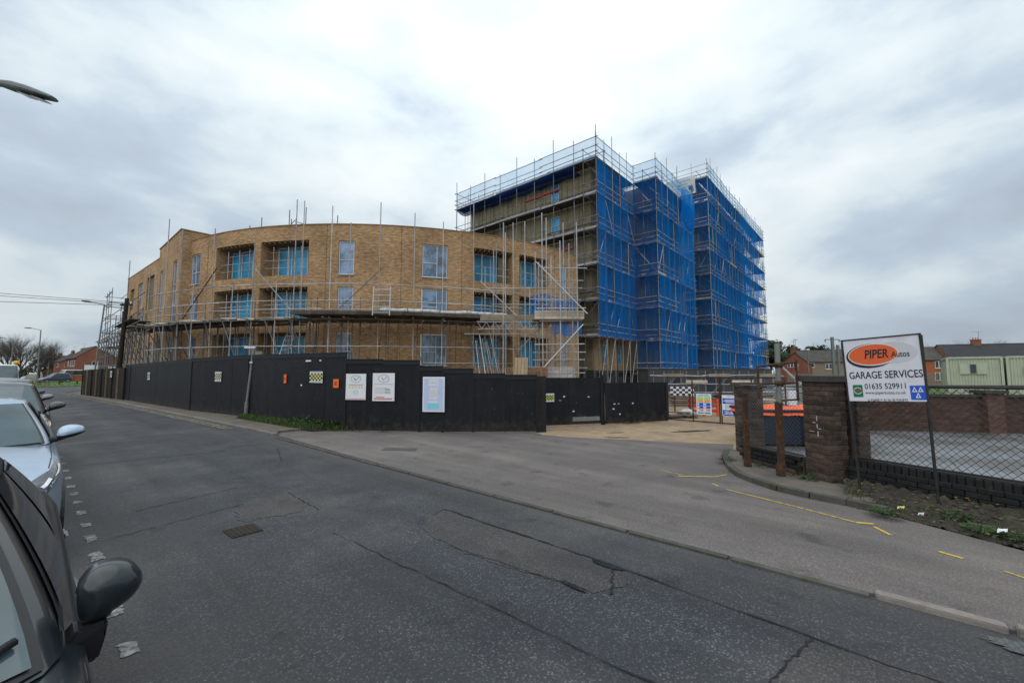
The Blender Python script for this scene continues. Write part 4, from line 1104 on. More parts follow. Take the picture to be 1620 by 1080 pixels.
# loose tubes standing on the flat roof
for (dg, r, z1) in ((203, 20.5, 12.6), (205, 20, 12.1), (207.5, 19.5, 12.7), (209.5, 20.5, 12.9), (210.3, 20.2, 12.4), (213, 20.5, 13.0), (201, 20.8, 12.0), (219.8, 20.9, 12.2)):
    pole('roof_guard_post', AP(dg, r, 10.6), AP(dg, r, z1), .03, M['steel_dull'], cs)
pole('roof_guard_rail', AP(207, 20, 11.5), AP(210.5, 20.4, 12.2), .028, M['steel_dull'], cs); pole('roof_guard_rail', AP(210.6, 20.4, 12.1), AP(214.5, 20.6, 11.6), .028, M['steel_dull'], cs)
pole('standard', (6.0, 55.2, 0), (6.0, 55.2, 12.8), .034, M['steel_dull'], cs)
# wing and street end of the same building: fan of dark boards, uprights, end tower
ws = thing('scaffolding', 'dark timber fan and open scaffolding on the straight wing behind the timber fence', 'scaffolding', (5.5, 50, 0))
for k in range(13):
    y0 = 37.5 + k * 1.95
    for w in range(4 if 0 < k < 5 else 0):
        plank_between('fan_board', (6.1 - w * .55, y0 - 2.6, ZD + .05 + .1 * w), (6.1 - w * .55, y0 - .68, ZD + .05 + .1 * w), .56, .04, M['board_dark'], ws)
    pole('standard', (4.9, y0, 0), (4.9, y0, 6.9 if k % 2 else 6.2), .034, M['steel_dull'], ws)
    pole('standard', (5.9, y0 + .3, 0), (5.9, y0 + .3, 5.0), .034, M['steel_dull'], ws)
    pole('raker', (4.5, y0 + .2, ZD + .1), (5.8, y0 + .5, 2.4), .03, M['steel_dull'], ws)
    pole('raker', (4.9, y0, ZD), (4.9, y0 + 1.9, 2.2), .03, M['steel_dull'], ws)
    pole('transom', (4.4, y0, ZD), (6.4, y0, ZD), .03, M['steel_dull'], ws)
for z in (2.4, 3.4, ZD, 5.6, 6.1, 7.2):
    for k in range(4): pole('ledger', (4.9, 37.3 + k * 6.3, z + random.uniform(-.03, .03)), (4.9, 43.8 + k * 6.3, z + random.uniform(-.03, .03)), .031, M['steel_dull'], ws)
es = thing('scaffolding', 'narrow open tower of bare scaffold tubes at the far end of the brick wing', 'scaffolding', (5.5, 63.5, 0))
LE = [2.6, 4.6, 6.3, 8.0, 9.4]
run(es, (5.5, 66.5), (5.5, 61.8), LE, 2.3, top=1.2, rails=(1.0,), brace=.5, m=M['steel_dull'], board=False, toe=False, tops=lambda i: .3)
run(es, (9.5, 66.5), (5.5, 66.5), LE, 2.0, top=1.2, rails=(), inner=False, brace=.5, m=M['steel_dull'], board=False, toe=False, tops=lambda i: .2)
for z in (4.6,):
    for w in range(4): plank_between('deck_board', (5.7 + w * .24, 61.9, z), (5.7 + w * .24, 66.4, z), .225, .04, M['board'], es)

# loading tower in front of the inner corner ----------------------------------------
lt = thing('scaffold_tower', 'bright loading tower of scaffold tubes with pale boards where the two buildings meet', 'scaffold tower', fr(24.5, 2.6) + (0,))


def T(f, r, z): return Vector((*fr(f, r), z))


zs_top = lambda y, f: 1.75 + (590 - y) / 664 * f
tubes = [(796, 347, 24.6), (800, 364, 26), (831, 345, 24.6), (859, 331, 24.2), (865, 339, 25.6), (872, 403, 26.8), (887, 377, 24.2), (893, 347, 25.6), (901, 381, 26.8), (907, 438, 24.2), (915, 346, 24.2), (880, 433, 26.8), (853, 412, 25.4), (847, 395, 26.4), (838, 452, 26.8), (780, 392, 25.2), (767, 420, 26.6), (875, 470, 25.0), (896, 455, 25.9)]
for (x, y, f) in tubes: pole('standard', T(f, (x - 810) / 664 * f, 0), T(f, (x - 810 + random.uniform(-1, 1)) / 664 * f, zs_top(y, f)), .036, M['steel'], lt)
for (f, r0, r1, zz) in [(24.2, 1.2, 4.1, 6.7), (24.2, 1.0, 4.0, 6.05), (24.2, 1.4, 4.3, 5.5), (25.6, 1.6, 4.4, 7.4), (25.6, 1.5, 4.2, 6.2), (24.2, 1.3, 4.2, 3.4), (25.6, 1.3, 4.5, 3.0), (26.8, 1.6, 4.3, 6.9), (24.2, 1.2, 4.2, 2.5),
                        (24.2, 1.2, 4.2, 1.75), (25.6, 1.6, 4.6, 2.1), (24.6, -1.5, 2.0, 6.75), (24.6, -2.8, 1.8, 4.05), (25.2, -1.2, 2.2, 5.9), (24.2, 1.7, 4.4, 7.9), (24.2, 1.6, 4.0, 4.75)]:
    pole('ledger', T(f, r0, zz), T(f, r1, zz + random.uniform(-.05, .05)), .033, M['steel'], lt)
for r in (1.75, 2.3, 2.85, 3.4, 4.0):
    for z in (2.5, 4.75, 5.9): pole('transom', T(24.0, r, z), T(27.0, r, z), .03, M['steel'], lt)
pole('brace', T(24.0, 1.4, 8.2), T(24.0, 4.35, 5.15), .036, M['alu'], lt); pole('brace', T(24.0, 1.75, 2.0), T(24.0, 4.1, 4.55), .036, M['alu'], lt)
pole('brace', T(24.6, -1.9, 7.2), T(24.6, .3, 5.1), .03, M['steel'], lt); pole('brace', T(25.2, .3, 3.0), T(25.2, 1.6, 4.4), .03, M['steel'], lt)
for k in range(3):
    for j in range(3):
        p = T(24.45, 1.35 + k * .98 + .45, 5.0 + j * .17); slab('board_side', p, (.95, .04, .15), M['pale_board'], lt, rz=-YAW, rx=random.uniform(-.03, .03))
for k in range(5): plank_between('deck_board', T(24.3 + k * .5, 1.2, 4.85), T(24.3 + k * .5, 4.1, 4.85), .45, .045, M['board'], lt)
for j in range(3): plank_between('board_side', T(24.9 + j * .03, -1.9, 4.92 + j * .12), T(24.9 + j * .03, 1.3, 4.95 + j * .12), .05, .11, M['board'], lt)
b = MB()       # lattice beam
p0, p1 = (24.3, -1.0), (24.3, 4.2)
for z in (4.3, 4.72): b.tube(T(24.3, -2.0, z), T(24.3, 1.5, z), .03)
for k in range(14):
    r = -2.0 + k * .25; b.tube(T(24.3, r, 4.3 if k % 2 else 4.72), T(24.3, r + .25, 4.72 if k % 2 else 4.3), .018)
b.obj('lattice_beam', M['steel'], lt)
b = MB(); b.grid(lambda u, v: T(26.9, 1.2 + 2.9 * u, 5.4 + 1.3 * v + .15 * math.sin(u * 6)), 10, 5); b.obj('debris_net', M['net'], lt, smooth=True)
b = MB(); b.grid(lambda u, v: T(24.4 + .1 * math.sin(u * 8), 2.4 + 1.7 * u, 3.95 + .7 * v + .08 * math.sin(u * 9)), 8, 4); b.obj('debris_net', M['net'], lt, smooth=True)

# ------------------------------------------------------------------ black site hoarding
hb = [(4.29, 35.75), (5.01, 24.12), (5.79, 18.99), (6.37, 12.23), (8.05, 9.69), (9.97, 7.68)]
ho = thing('hoarding', 'long black painted board hoarding in stepped lengths along the pavement', 'hoarding', (6.4, 12.2, 0))


def hoard(a, c, za, zc, trim=True):
    a, c = Vector(a), Vector(c); L = (c - a).length; n = max(1, round(L / 1.22)); d = (c - a).normalized(); ang = math.atan2(d.y, d.x)
    nr = Vector((-d.y, d.x))
    if nr.x < 0: nr = -nr
    for k in range(n):
        p, q = a + d * (L * k / n), a + d * (L * (k + 1) / n); z = za + (zc - za) * (k + .5) / n
        off = nr * random.uniform(0, .005)
        slab('panel', ((p.x + q.x) / 2 + off.x, (p.y + q.y) / 2 + off.y, z / 2 + .02), (L / n - .003, .018, z - .04), M['hoarding'], ho, rz=ang + random.uniform(-.004, .004))
        s = p + nr * .07; slab('post', (s.x, s.y, z / 2), (.07, .09, z - .06), M['old_timber'], ho, rz=ang)
        if trim:
            slab('capping', ((p.x + q.x) / 2 + nr.x * .01, (p.y + q.y) / 2 + nr.y * .01, z + .012), (L / n, .07, .03), M['hoarding_trim'], ho, rz=ang)
            slab('top_rail', ((p.x + q.x) / 2 - nr.x * .014, (p.y + q.y) / 2 - nr.y * .014, z - .07), (L / n - .004, .02, .11), M['hoarding_trim'], ho, rz=ang)
    q = a; slab('return', (q.x + nr.x * .12, q.y + nr.y * .12, za / 2), (.03, .3, za), M['hoarding_trim'], ho, rz=ang)


def on(i, s, off=0.0):
    a, c = Vector(hb[i]), Vector(hb[i + 1]); d = (c - a).normalized(); q = a + d * s; n = Vector((d.y, -d.x))
    if n.x > 0: n = -n
    q = q + n * off
    return q.x, q.y, math.atan2(d.y, d.x)


hoard((4.14, 36.62), hb[0], 2.25, 2.26, trim=False); hoard(hb[0], hb[1], 2.26, 2.40); hoard(hb[1], hb[2], 2.41, 2.46); hoard(hb[2], hb[3], 2.45, 2.36)
m1 = on(3, 2.33); hoard(hb[3], m1[:2], 2.17, 2.1); hoard(m1[:2], (on(4, .89))[:2] if False else hb[4], 1.98, 1.90)
m2 = on(4, .89); hoard(hb[4], m2[:2], 1.88, 1.85); hoard(m2[:2], hb[5], 1.74, 1.66)
hoard(hb[5], (10.55, 8.35), 1.66, 1.64, trim=False)
# gate leaves in the hoarding
for (a, c, z0, z1, lab, lk) in (((10.75, 8.42), (12.86, 7.11), .06, 1.60, 'black boarded gate leaf with chequered sticker and round hole beside the end of the hoarding', True),
                                ((12.95, 7.06), (15.25, 5.82), .04, 1.42, 'lower black boarded gate leaf with white scuffs next to the mesh gate', False)):
    g = thing('gate', lab, 'gate', ((a[0] + c[0]) / 2, (a[1] + c[1]) / 2, 0), 'black site gates')
    a, c = Vector(a), Vector(c); d = (c - a).normalized(); L = (c - a).length; ang = math.atan2(d.y, d.x); nr = Vector((-d.y, d.x))
    for k in range(2):
        p = a + d * (L * (k + .5) / 2); hz = (z1 - z0)
        slab('panel', (p.x, p.y, (z0 + z1) / 2), (L / 2 - .008, .02, hz), M['hoarding'], g, rz=ang)
    for s in (.04, L - .04): q = a + d * s; slab('stile', (q.x - nr.x * .018, q.y - nr.y * .018, (z0 + z1) / 2), (.07, .03, z1 - z0), M['hoarding_trim'], g, rz=ang)
    for zz in (z0 + .05, z1 - .05): q = a + d * L / 2; slab('rail', (q.x + nr.x * .03, q.y + nr.y * .03, zz), (L, .04, .09), M['old_timber'], g, rz=ang)
    q = a + d * (L * .5); slab('lock_hole', (q.x - nr.x * .014, q.y - nr.y * .014, 1.02), (.12, .012, .09), M['void'], g, rz=ang) if lk else None
    q = a + d * (L * .75); slab('scuff_strip', (q.x - nr.x * .0135, q.y - nr.y * .0135, z0 + .17), (L * .4, .006, .14), M['grey_print'] if False else M['post_grey'], g, rz=ang) if lk else None
    for k in range(5):
        q = a + d * random.uniform(.1, L - .1); o = slab('paint_scuff', (q.x - nr.x * .0135, q.y - nr.y * .0135, random.uniform(z0 + .2, z1 - .5)), (random.uniform(.02, .09), .004, random.uniform(.015, .05)), M['pale_grey_print'], g, rz=ang)
slab('post', (12.9, 7.12, .85), (.1, .1, 1.7), M['hoarding_trim'], ho)


def plate(name, lab, cat, i, s, z, w, h, m, group=None, t=.012, off=.034):
    x, y, a = on(i, s, off); o = slab(name, (x, y, z), (w, t, h), m, None, rz=a); tag(o, lab, cat, group); return o, Matrix.Translation((x, y, z)) @ Matrix.Rotation(a, 4, 'Z')


def printed(o, mw, m, bars, t=.012, name='print'):
    """flat print as thin raised pieces; local x runs along the board, y- faces the street"""
    b = MB()
    for (x, z, w, h) in bars: b.box((x, -t / 2 - .0022, z), (w, .003, h))
    return b.obj(name, m, o, mw=mw)


def checks(w, h, nx, nz, par=0, z0=0.0):
    return [(-w / 2 + w * (i + .5) / nx, z0 - h / 2 + h * (j + .5) / nz, w / nx - .002, h / nz - .002) for i in range(nx) for j in range(nz) if (i + j) % 2 == par]


for (i, s, z, w, h, lab, nx) in [(0, 4.4, 1.58, .5, .42, 'chequered sticker on the black hoarding nearest the timber fence', 4), (1, 2.7, 1.6, .56, .42, 'chequered sticker on the black hoarding left of the short grey post', 6), (2, 5.13, 1.62, .78, .37, 'wide black and yellow chequered sticker between the two orange notices', 8)]:
    o, mw = plate('chequer_sign', lab, 'sign', i, s, z, w, h, M['sign_white'], 'chequered stickers on the hoarding')
    printed(o, mw, M['black_print'], checks(w, h * .66, nx, 4), name='black_square')
    printed(o, mw, M['pale_yellow_print'] if i < 2 else M['yellow_print'], checks(w, h * .66, nx, 4, 1), name='yellow_square')
    printed(o, mw, M['grey_print'], [(0, h * .42, w * .8, .02), (0, -h * .43, w * .8, .02)], name='print_line')
o = slab('chequer_sign', (11.19, 8.115, .955), (.33, .012, .27), M['sign_white'], None, rz=math.atan2(-1.31, 2.11)); tag(o, 'small white and green chequered sticker on the gate leaf', 'sign', 'chequered stickers on the hoarding')
mwg = Matrix.Translation((11.19, 8.115, .955)) @ Matrix.Rotation(math.atan2(-1.31, 2.11), 4, 'Z')
# the sticker must stand proud of the gate panel
d_ = Vector((2.11, -1.31)).normalized(); mv = Vector((d_.y, -d_.x, 0)) * -.0
printed(o, mwg, M['black_print'], checks(.30, .17, 6, 4), name='black_square'); printed(o, mwg, M['lime_print'], checks(.30, .17, 6, 4, 1), name='green_square')
for (s, z, h, w, lab) in [(3.07, 1.55, .31, .17, 'torn narrow orange notice left of the wide chequered sticker'), (6.3, 1.43, .27, .3, 'orange notice beside the left white poster')]:
    o, mw = plate('orange_notice', lab, 'notice', 2, s, z, w, h, M['orange_notice'], 'orange notices on the hoarding')
    printed(o, mw, M['black_print'], [(0, .03, w * .5, .02), (-.02, -.01, w * .35, .03), (0, -.05, w * .45, .014)])
for (s, z, w, h) in [(4.6, 2.16, .34, .05), (5.35, 2.16, .12, .04), (4.2, 1.34, .1, .05)]:
    o, mw = plate('torn_paper', {.34: 'widest torn white paper scrap above the wide chequered sticker', .12: 'small torn white paper scrap right above the wide chequered sticker', .1: 'torn white paper scrap low on the hoarding left of the wide chequered sticker'}[w], 'paper scrap', 2, s, z, w, h, M['white'], 'torn paper scraps on the hoarding', t=.004, off=.03)


def ring(b, cx, cz, r, t, y, x_s=1.0, n=30, a0=0, a1=6.2832):
    for k in range(n):
        a, c = a0 + (a1 - a0) * k / n, a0 + (a1 - a0) * (k + 1) / n
        P = lambda q, rr: (cx + x_s * rr * math.cos(q), y, cz + rr * math.sin(q))
        b.quad(P(a, r), P(c, r), P(c, r - t), P(a, r - t))


def star(b, cx, cz, r, y):
    pts = [(cx + (r if k % 2 == 0 else r * .42) * math.sin(k * math.pi / 5), y, cz + (r if k % 2 == 0 else r * .42) * math.cos(k * math.pi / 5)) for k in range(10)]
    for k in range(10): b.tri((cx, y, cz), pts[k], pts[(k + 1) % 10])


for (s, z, lab, kind) in [(.34, 1.34, 'white poster with green tick emblem and a row of five stars', 0), (1.22, 1.335, 'white poster with grey tick emblem and red line at its foot', 1)]:
    w, h = (.64, .78) if kind == 0 else (.69, .83)
    o, mw = plate('poster', lab, 'poster', 3, s, z, w, h, M['white'], 'white posters on the hoarding', t=.014)
    y = -.0095
    b = MB(); ring(b, 0, h * .30, h * .145, .008, y, 1.5)
    for k in range(22):                      # illegible ring of letters round the emblem
        a = k / 22 * 6.283; b.box((h * .12 * 1.5 * math.cos(a), y, h * .30 + h * .122 * math.sin(a)), (.014, .002, .014))
    b.obj('emblem', M['grey_print'], o, mw=mw)
    b = MB(); T2 = lambda x, zz: (x, y - .001, h * .30 + zz)
    b.quad(T2(-.075, .03), T2(-.045, .045), T2(.0, -.03), T2(-.008, -.062)); b.quad(T2(-.008, -.062), T2(.0, -.03), T2(.09, .068), T2(.11, .06))
    b.obj('tick', M['teal_print'] if kind == 0 else M['grey_print'], o, mw=mw)
    printed(o, mw, M['grey_print'], [(0, h * .085, w * .8, .012), (0, h * .055, w * .66, .01)] if kind == 0 else [(0, h * .1, w * .86, .012)], name='print_line', t=.014)
    if kind == 0:
        b = MB()
        for k in range(5): star(b, -.2 + k * .1, -.02, .05, y)
        b.obj('stars', M['yellow_print'], o, mw=mw)
        b = MB()
        ring(b, 0, -.17, .05, .008, y, 1.5); b.obj('emblem', M['teal_print'], o, mw=mw)
        printed(o, mw, M['pink_print'], [(0, -h * .46, w * .9, .025)], name='print_line', t=.014)
    else:
        printed(o, mw, M['pale_grey_print'], [(-.08, -.02 - .04 * k, .4, .014) for k in range(5)], name='print_line', t=.014)
        printed(o, mw, M['black_print'], [(.13, -.05 - .045 * k, .16, .012) for k in range(4)], name='print_line', t=.014)
        printed(o, mw, M['red_print'], [(0, -h * .42, w * .82, .028), (-.1, -h * .36, w * .4, .018)], name='print_line', t=.014)
px, py = (7.68 + 8.12) / 2, (10.08 + 9.62) / 2; ang = math.atan2(-2.0, 1.75)
o, mw = plate('framed_notice', 'tall framed pale blue notice with white panels and turquoise band', 'notice', 3, 2.78, 1.13, .66, 1.02, M['white'], t=.03, off=.05)
printed(o, mw, M['lilac'], [(0, 0, .58, .94)], t=.03, name='print_panel')
b = MB()
for (x, z, w, h) in [(0, .34, .30, .2), (0, .02, .24, .36), (0, -.24, .3, .1)]: b.box((x, -.0205, z), (w, .003, h))
b.obj('print_panel', M['sign_white'], o, mw=mw)
b = MB(); b.box((0, -.0215, -.33), (.34, .003, .15)); b.obj('print_panel', M['cyan_print'], o, mw=mw)
b = MB()
for k in range(4): b.box((0, -.0235, .1 - .055 * k), (.18, .003, .02))
b.box((0, -.0235, .34), (.2, .003, .03)); b.obj('print_line', M['pale_grey_print'], o, mw=mw)

# dark timber fence further up the road -------------------------------------------------
tf = thing('timber_fence', 'dark weathered close boarded timber fence beyond the black hoarding', 'fence', (3.5, 42, 0))
a, c = Vector((4.12, 36.6)), Vector((2.93, 47.7)); d = (c - a).normalized(); L = (c - a).length; ang = math.atan2(d.y, d.x); n = 64
for k in range(n):
    p = a + d * (L * (k + .5) / n); z = 2.08 - .13 * k / n + random.uniform(-.02, .02)
    slab('board', (p.x + (.012 if k % 2 else 0), p.y, z / 2 + .04), (L / n + .012, .02, z), M['old_timber'], tf, rz=ang)
for k in range(9):
    p = a + d * (L * k / 8); slab('post', (p.x - .05, p.y, 1.03), (.07, .07, 2.08 - .014 * k), M['batten'] if k % 2 else M['old_timber'], tf, rz=ang)
slab('chequer_sign', (3.72, 39.4, 1.68), (.4, .012, .42), M['sign_white'], None, rz=ang); tag(bpy.data.objects['chequer_sign.004'], 'chequered sticker on the dark timber fence', 'sign', 'chequered stickers on the hoarding')
mwf = Matrix.Translation((3.72, 39.4, 1.68)) @ Matrix.Rotation(ang + math.pi, 4, 'Z')
printed(bpy.data.objects['chequer_sign.004'], mwf, M['black_print'], checks(.36, .26, 4, 4), name='black_square')
# grey post with a small plate, leaning by the hoarding
sp = thing('sign_post', 'short grey tubular post with small plates, leaning in the grass before the hoarding', 'post', (5.72, 18.85, 0))
pole('base', (5.72, 18.85, 0), (5.73, 18.84, .62), .075, M['post_grey'], sp); pole('shaft', (5.73, 18.84, .6), (5.84, 18.70, 2.72), .05, M['post_grey'], sp)
slab('back_plate', (5.97, 18.6, 2.38), (.32, .03, .48), M['post_grey'], sp, rz=-YAW); slab('top_arm', (5.74, 18.80, 2.77), (.42, .06, .07), M['sign_white'], sp, rz=-YAW)
slab('clamp', (5.80, 18.68, 2.17), (.12, .14, .05), M['sign_white'], sp, rz=-YAW)

# mesh gate leaves with safety boards -----------------------------------------------------
ga, gm_ = Vector((15.64, 5.96)), Vector((15.3, 4.06))
for (a, c, lab) in ((Vector((15.64, 5.93)), Vector((15.56, 4.13)), 'steel framed mesh gate leaf carrying the multicoloured safety board'), (Vector((15.555, 4.07)), Vector((15.48, 2.2)), 'steel framed mesh gate leaf carrying the blue and white board')):
    g = thing('mesh_gate', lab, 'gate', ((a.x + c.x) / 2, (a.y + c.y) / 2, 0), 'mesh site gates')
    d = (c - a); L = d.length; d.normalize()
    for s in (0, L / 2, L): p = a + d * s; pole('stile', (p.x, p.y, .03), (p.x, p.y, 1.62), .024, M['rust'] if s else M['dark_metal'], g)
    for z in (.06, 1.6): pole('rail', (a.x, a.y, z), (c.x, c.y, z), .022, M['dark_metal'], g)
    b = MB()
    for k in range(1, 45): p = a + d * (L * k / 45); b.tube((p.x, p.y, .06), (p.x, p.y, 1.6), .0025, n=3, cap=False)
    for k in range(1, 14): b.tube((a.x, a.y, .06 + k * .115), (c.x, c.y, .06 + k * .115), .0025, n=3, cap=False)
    b.obj('mesh', M['wire_dark'], g)['kind'] = 'stuff'
ang = math.atan2(-1.8, -.08)
mwS = Matrix.Translation((15.52, 4.63, .67)) @ Matrix.Rotation(ang, 4, 'Z')
o = slab('safety_board', (15.52, 4.63, .67), (.50, .012, .72), M['white'], None, rz=ang); tag(o, 'white safety board with orange, green, blue and red rows', 'sign')
RW = [('cyan_print', .27, .05, 1), ('lime_print', .19, .07, 2), ('amber_print', .11, .07, 1), ('blue_print', -.0, .1, 3), ('blue_print', -.105, .08, 3), ('pink_print', -.2, .08, 3), ('teal_print', -.3, .05, 1)]
for nm, z, h, k in RW:
    b = MB()
    for j in range(2):
        x = -.115 + .23 * j
        b.box((x, -.0082, z), (.2, .003, h))
    b.obj('print_row', M[nm], o, mw=mwS)
b = MB()
for j in range(2):
    for z in (.0, -.105, -.2): ring(b, -.18 + .23 * j, z, .032, .032, -.0105, n=14)
b.obj('pictogram', M['white'], o, mw=mwS)
b = MB()
for z in (.335, .31): b.box((0, -.0082, z), (.36, .003, .012))
b.obj('print_line', M['grey_print'], o, mw=mwS)
mwS = Matrix.Translation((15.46, 3.78, .665)) @ Matrix.Rotation(ang, 4, 'Z')
o = slab('safety_board', (15.46, 3.78, .665), (.50, .012, .70), M['white'], None, rz=ang); tag(o, 'white notice board with two blue panels on the right mesh gate', 'sign')
b = MB(); b.box((0, -.0082, .15), (.46, .003, .19)); b.box((0, -.0082, -.24), (.46, .003, .19)); b.obj('print_panel', M['blue_print'], o, mw=mwS)
b = MB()
for (z, w) in ((.19, .32), (.15, .4), (.11, .28), (-.2, .36), (-.24, .3), (-.28, .38)): b.box((0, -.0105, z), (w, .003, .02))
b.obj('print_line', M['white'], o, mw=mwS)
b = MB()
for (z, w) in ((.31, .2), (.0, .34), (-.04, .3), (-.08, .34)): b.box((0, -.0082, z), (w, .003, .012))
b.obj('print_line', M['blue_print'], o, mw=mwS)
# things lying in the yard behind the mesh gates
o = slab('chequer_board', (17.5, 6.05, 1.02), (.9, .02, .36), M['white'], None, rz=R_(-60)); tag(o, 'black and white chequered board standing behind the left mesh gate', 'board')
mwc = Matrix.Translation((17.5, 6.05, 1.02)) @ Matrix.Rotation(R_(-60), 4, 'Z'); printed(o, mwc, M['black_print'], checks(.9, .36, 8, 4), t=.02, name='black_square')
for (x, y, z) in ((17.35, 6.3, .42), (17.65, 5.8, .42)): pole('leg', (x, y, 0), (x, y, z * 2), .03, M['rust'], o)
bt = thing('barrier', 'red plastic barrier lying in the yard behind the left mesh gate', 'barrier', (18, 5.6, 0))
for k in range(3): slab('rail', (18.1, 5.4, .22 + .2 * k), (1.3, .06, .1), M['red_print'], bt, rz=R_(-50))
for s in (-.55, 0, .55): slab('upright', (18.1 + s * math.cos(R_(-50)), 5.4 + s * math.sin(R_(-50)), .37), (.08, .08, .7), M['orange'], bt, rz=R_(-50))
pl = thing('timber_pile', 'low pile of pale planks and bags on the yard just inside the mesh gate', 'timber', (17, 6.2, 0))
for k in range(9):
    x, y = 16.7 + random.uniform(-.2, .3), 6.3 + random.uniform(-.4, .4); a = random.uniform(-1.2, -.4)
    plank_between('plank', (x - .8 * math.cos(a), y - .8 * math.sin(a), .05 + .045 * (k % 5)), (x + .8 * math.cos(a), y + .8 * math.sin(a), .06 + .045 * (k % 5)), .16, .04, M['board'] if k % 3 else M['pale_board'], pl)
for k in range(5): leaves_b = blob(0, 0, .2, .2)
b = MB(); b.grid(lambda u, v: (17.15 + (.26 + .04 * math.sin(u * 25)) * math.cos(u * 6.28) * math.sin(v * 3.14), 5.75 + .3 * math.sin(u * 6.28) * math.sin(v * 3.14), .17 + .16 * -math.cos(v * 3.14) + .03 * math.sin(u * 20)), 14, 8); o = b.obj('bag', M['pale_grey_print'], smooth=True); tag(o, 'lumpy pale builder bag beside the plank pile in the yard', 'bag')
for (i, (x, y, z0, l, m)) in enumerate([(24, 11.6, 1.2, 9, 'pale_board'), (23, 10.4, 0.9, 6, 'board')]):
    pass
# yard behind: undercroft scaffolding
uc = thing('scaffolding', 'low dark undercroft scaffolding under the blue netting, behind the mesh gates', 'scaffolding', fr(27.5, 12) + (0,))
for k in range(15):
    x = 9.3 + .56 * k + random.uniform(-.15, .15)
    pole('standard', (*fr(27.5, x), 0), (*fr(27.5, x), 1.9), .034, M['steel_dull'], uc)
    if k % 3 == 0: pole('brace', (*fr(27.5, x), .1), (*fr(27.5, x + 1.6), 1.6), .03, M['steel_dull'], uc)
for z in (.5, 1.05, 1.6):
    for k in range(5): pole('ledger', (*fr(27.45, 9.0 + 1.7 * k), z), (*fr(27.45, 10.9 + 1.7 * k), z + random.uniform(-.05, .05)), .033, M['steel'], uc)
for k in range(5): plank_between('guard_board', (*fr(27.4, 9.8 + 1.5 * k), 1.2 if k % 2 else 1.62), (*fr(27.4, 11.2 + 1.5 * k), 1.2 if k % 2 else 1.62), .04, .18, M['pale_board'] if k % 2 else M['board'], uc)
cb = thing('added_cabin', 'long dark grey cabin added to darken the yard behind the mesh gates', 'cabin', fr(31, 14) + (0,))  # cabin added to darken the bright ground below the netting
for k in range(7):
    q = fr(30, 10.4 + k * 1.25); slab('panel', (*q, 1.02), (1.235, .06, 1.9), M['cabin_grey'], cb, rz=-YAW)
    if k in (1, 4): w_ = slab('window', (*fr(29.94, 10.4 + k * 1.25), 1.25), (.8, .05, .6), M['post_grey'], cb, rz=-YAW); slab('pane', (*fr(29.9, 10.4 + k * 1.25), 1.25), (.7, .04, .5), M['dark_glass'], w_, rz=-YAW)
    if k == 3: slab('door', (*fr(29.94, 10.4 + k * 1.25), .95), (.85, .05, 1.75), M['navy'], cb, rz=-YAW)
slab('roof', (*fr(31.2, 14.15), 2.01), (9.0, 2.5, .1), M['plinth'], cb, rz=-YAW); slab('end_wall', (*fr(31.2, 9.75), 1.0), (.06, 2.4, 1.9), M['cabin_grey'], cb, rz=-YAW)
for (f0, r0, n_, lab, mm) in ((22.5, 9.6, 6, 'stack of old scaffold boards left in the yard behind the chequered board', 'board'), (24, 12.6, 5, 'stack of dark boards in the yard between the two safety boards', 'board_dark'), (21, 12.0, 4, 'low stack of pale boards in the yard behind the blue and white notice', 'pale_board')):
    t = thing('board_stack', lab, 'timber', (*fr(f0, r0), 0), 'board stacks in the yard')
    for k in range(n_):
        for j in range(3): slab('board', (*fr(f0 + j * .26, r0 + random.uniform(-.1, .1)), .12 + k * .1), (2.2, .24, .06), M[mm], t, rz=-YAW + random.uniform(-.05, .05))
# loose things on the ground floor of the site, seen over the hoarding
pk = thing('brick_stack', 'stack of pale concrete blocks behind the hoarding inside the loading tower', 'block stack', fr(24.8, 2.4) + (0,))
for i in range(5):
    for j in range(3):
        p = T(24.3, 1.6 + i * .45, 1.58 + j * .215); slab('block', p, (.44, .21, .21), M['pallet_block'], pk, rz=-YAW + random.uniform(-.03, .03))
slab('pallet', T(24.3, 2.5, .74), (2.4, 1.0, 1.46), M['board_dark'], pk, rz=-YAW)
lp = thing('timber_stack', 'fresh planks leaning upright behind the hoarding left of the pale block stack', 'timber', fr(24, .3) + (0,))
for k in range(4):
    p0, p1 = T(23.6, .1 + k * .19, 1.0), T(24.0, .3 + k * .2, 2.62); b = MB(); d = p1 - p0
    x = Vector((math.cos(YAW), -math.sin(YAW), 0)); z = d.normalized(); y = z.cross(x)
    slab('plank', None, (.17, .04, d.length), M['plank'], lp, mw=Matrix.Translation((p0 + p1) / 2) @ Matrix((x, y, z)).transposed().to_4x4())
sb = thing('brick_stack', 'low stack of red brown bricks right of the leaning planks behind the hoarding', 'brick stack', fr(24, 1.2) + (0,))
for i in range(5):
    for j in range(8): slab('brick', T(23.9, 1.0 + i * .23, 1.55 + j * .07), (.215, .1, .065), M['brown_brick_stack'], sb, rz=-YAW + random.uniform(-.05, .05))
slab('pallet', T(23.9, 1.45, .74), (1.3, .9, 1.5), M['board_dark'], sb, rz=-YAW)
tl = thing('tube_stack', 'bundle of scaffold tubes leaning upright at the right end of the timber deck', 'tube bundle', fr(24, -1.4) + (0,))
for k in range(9): pole('tube', T(24 + .1 * (k % 3), -1.9 + k * .2, .3), T(24.8, -2.25 + k * .12 + random.uniform(-.1, .1), random.uniform(3.4, 4.2)), .03, M['steel'] if k % 2 else M['steel_dull'], tl)


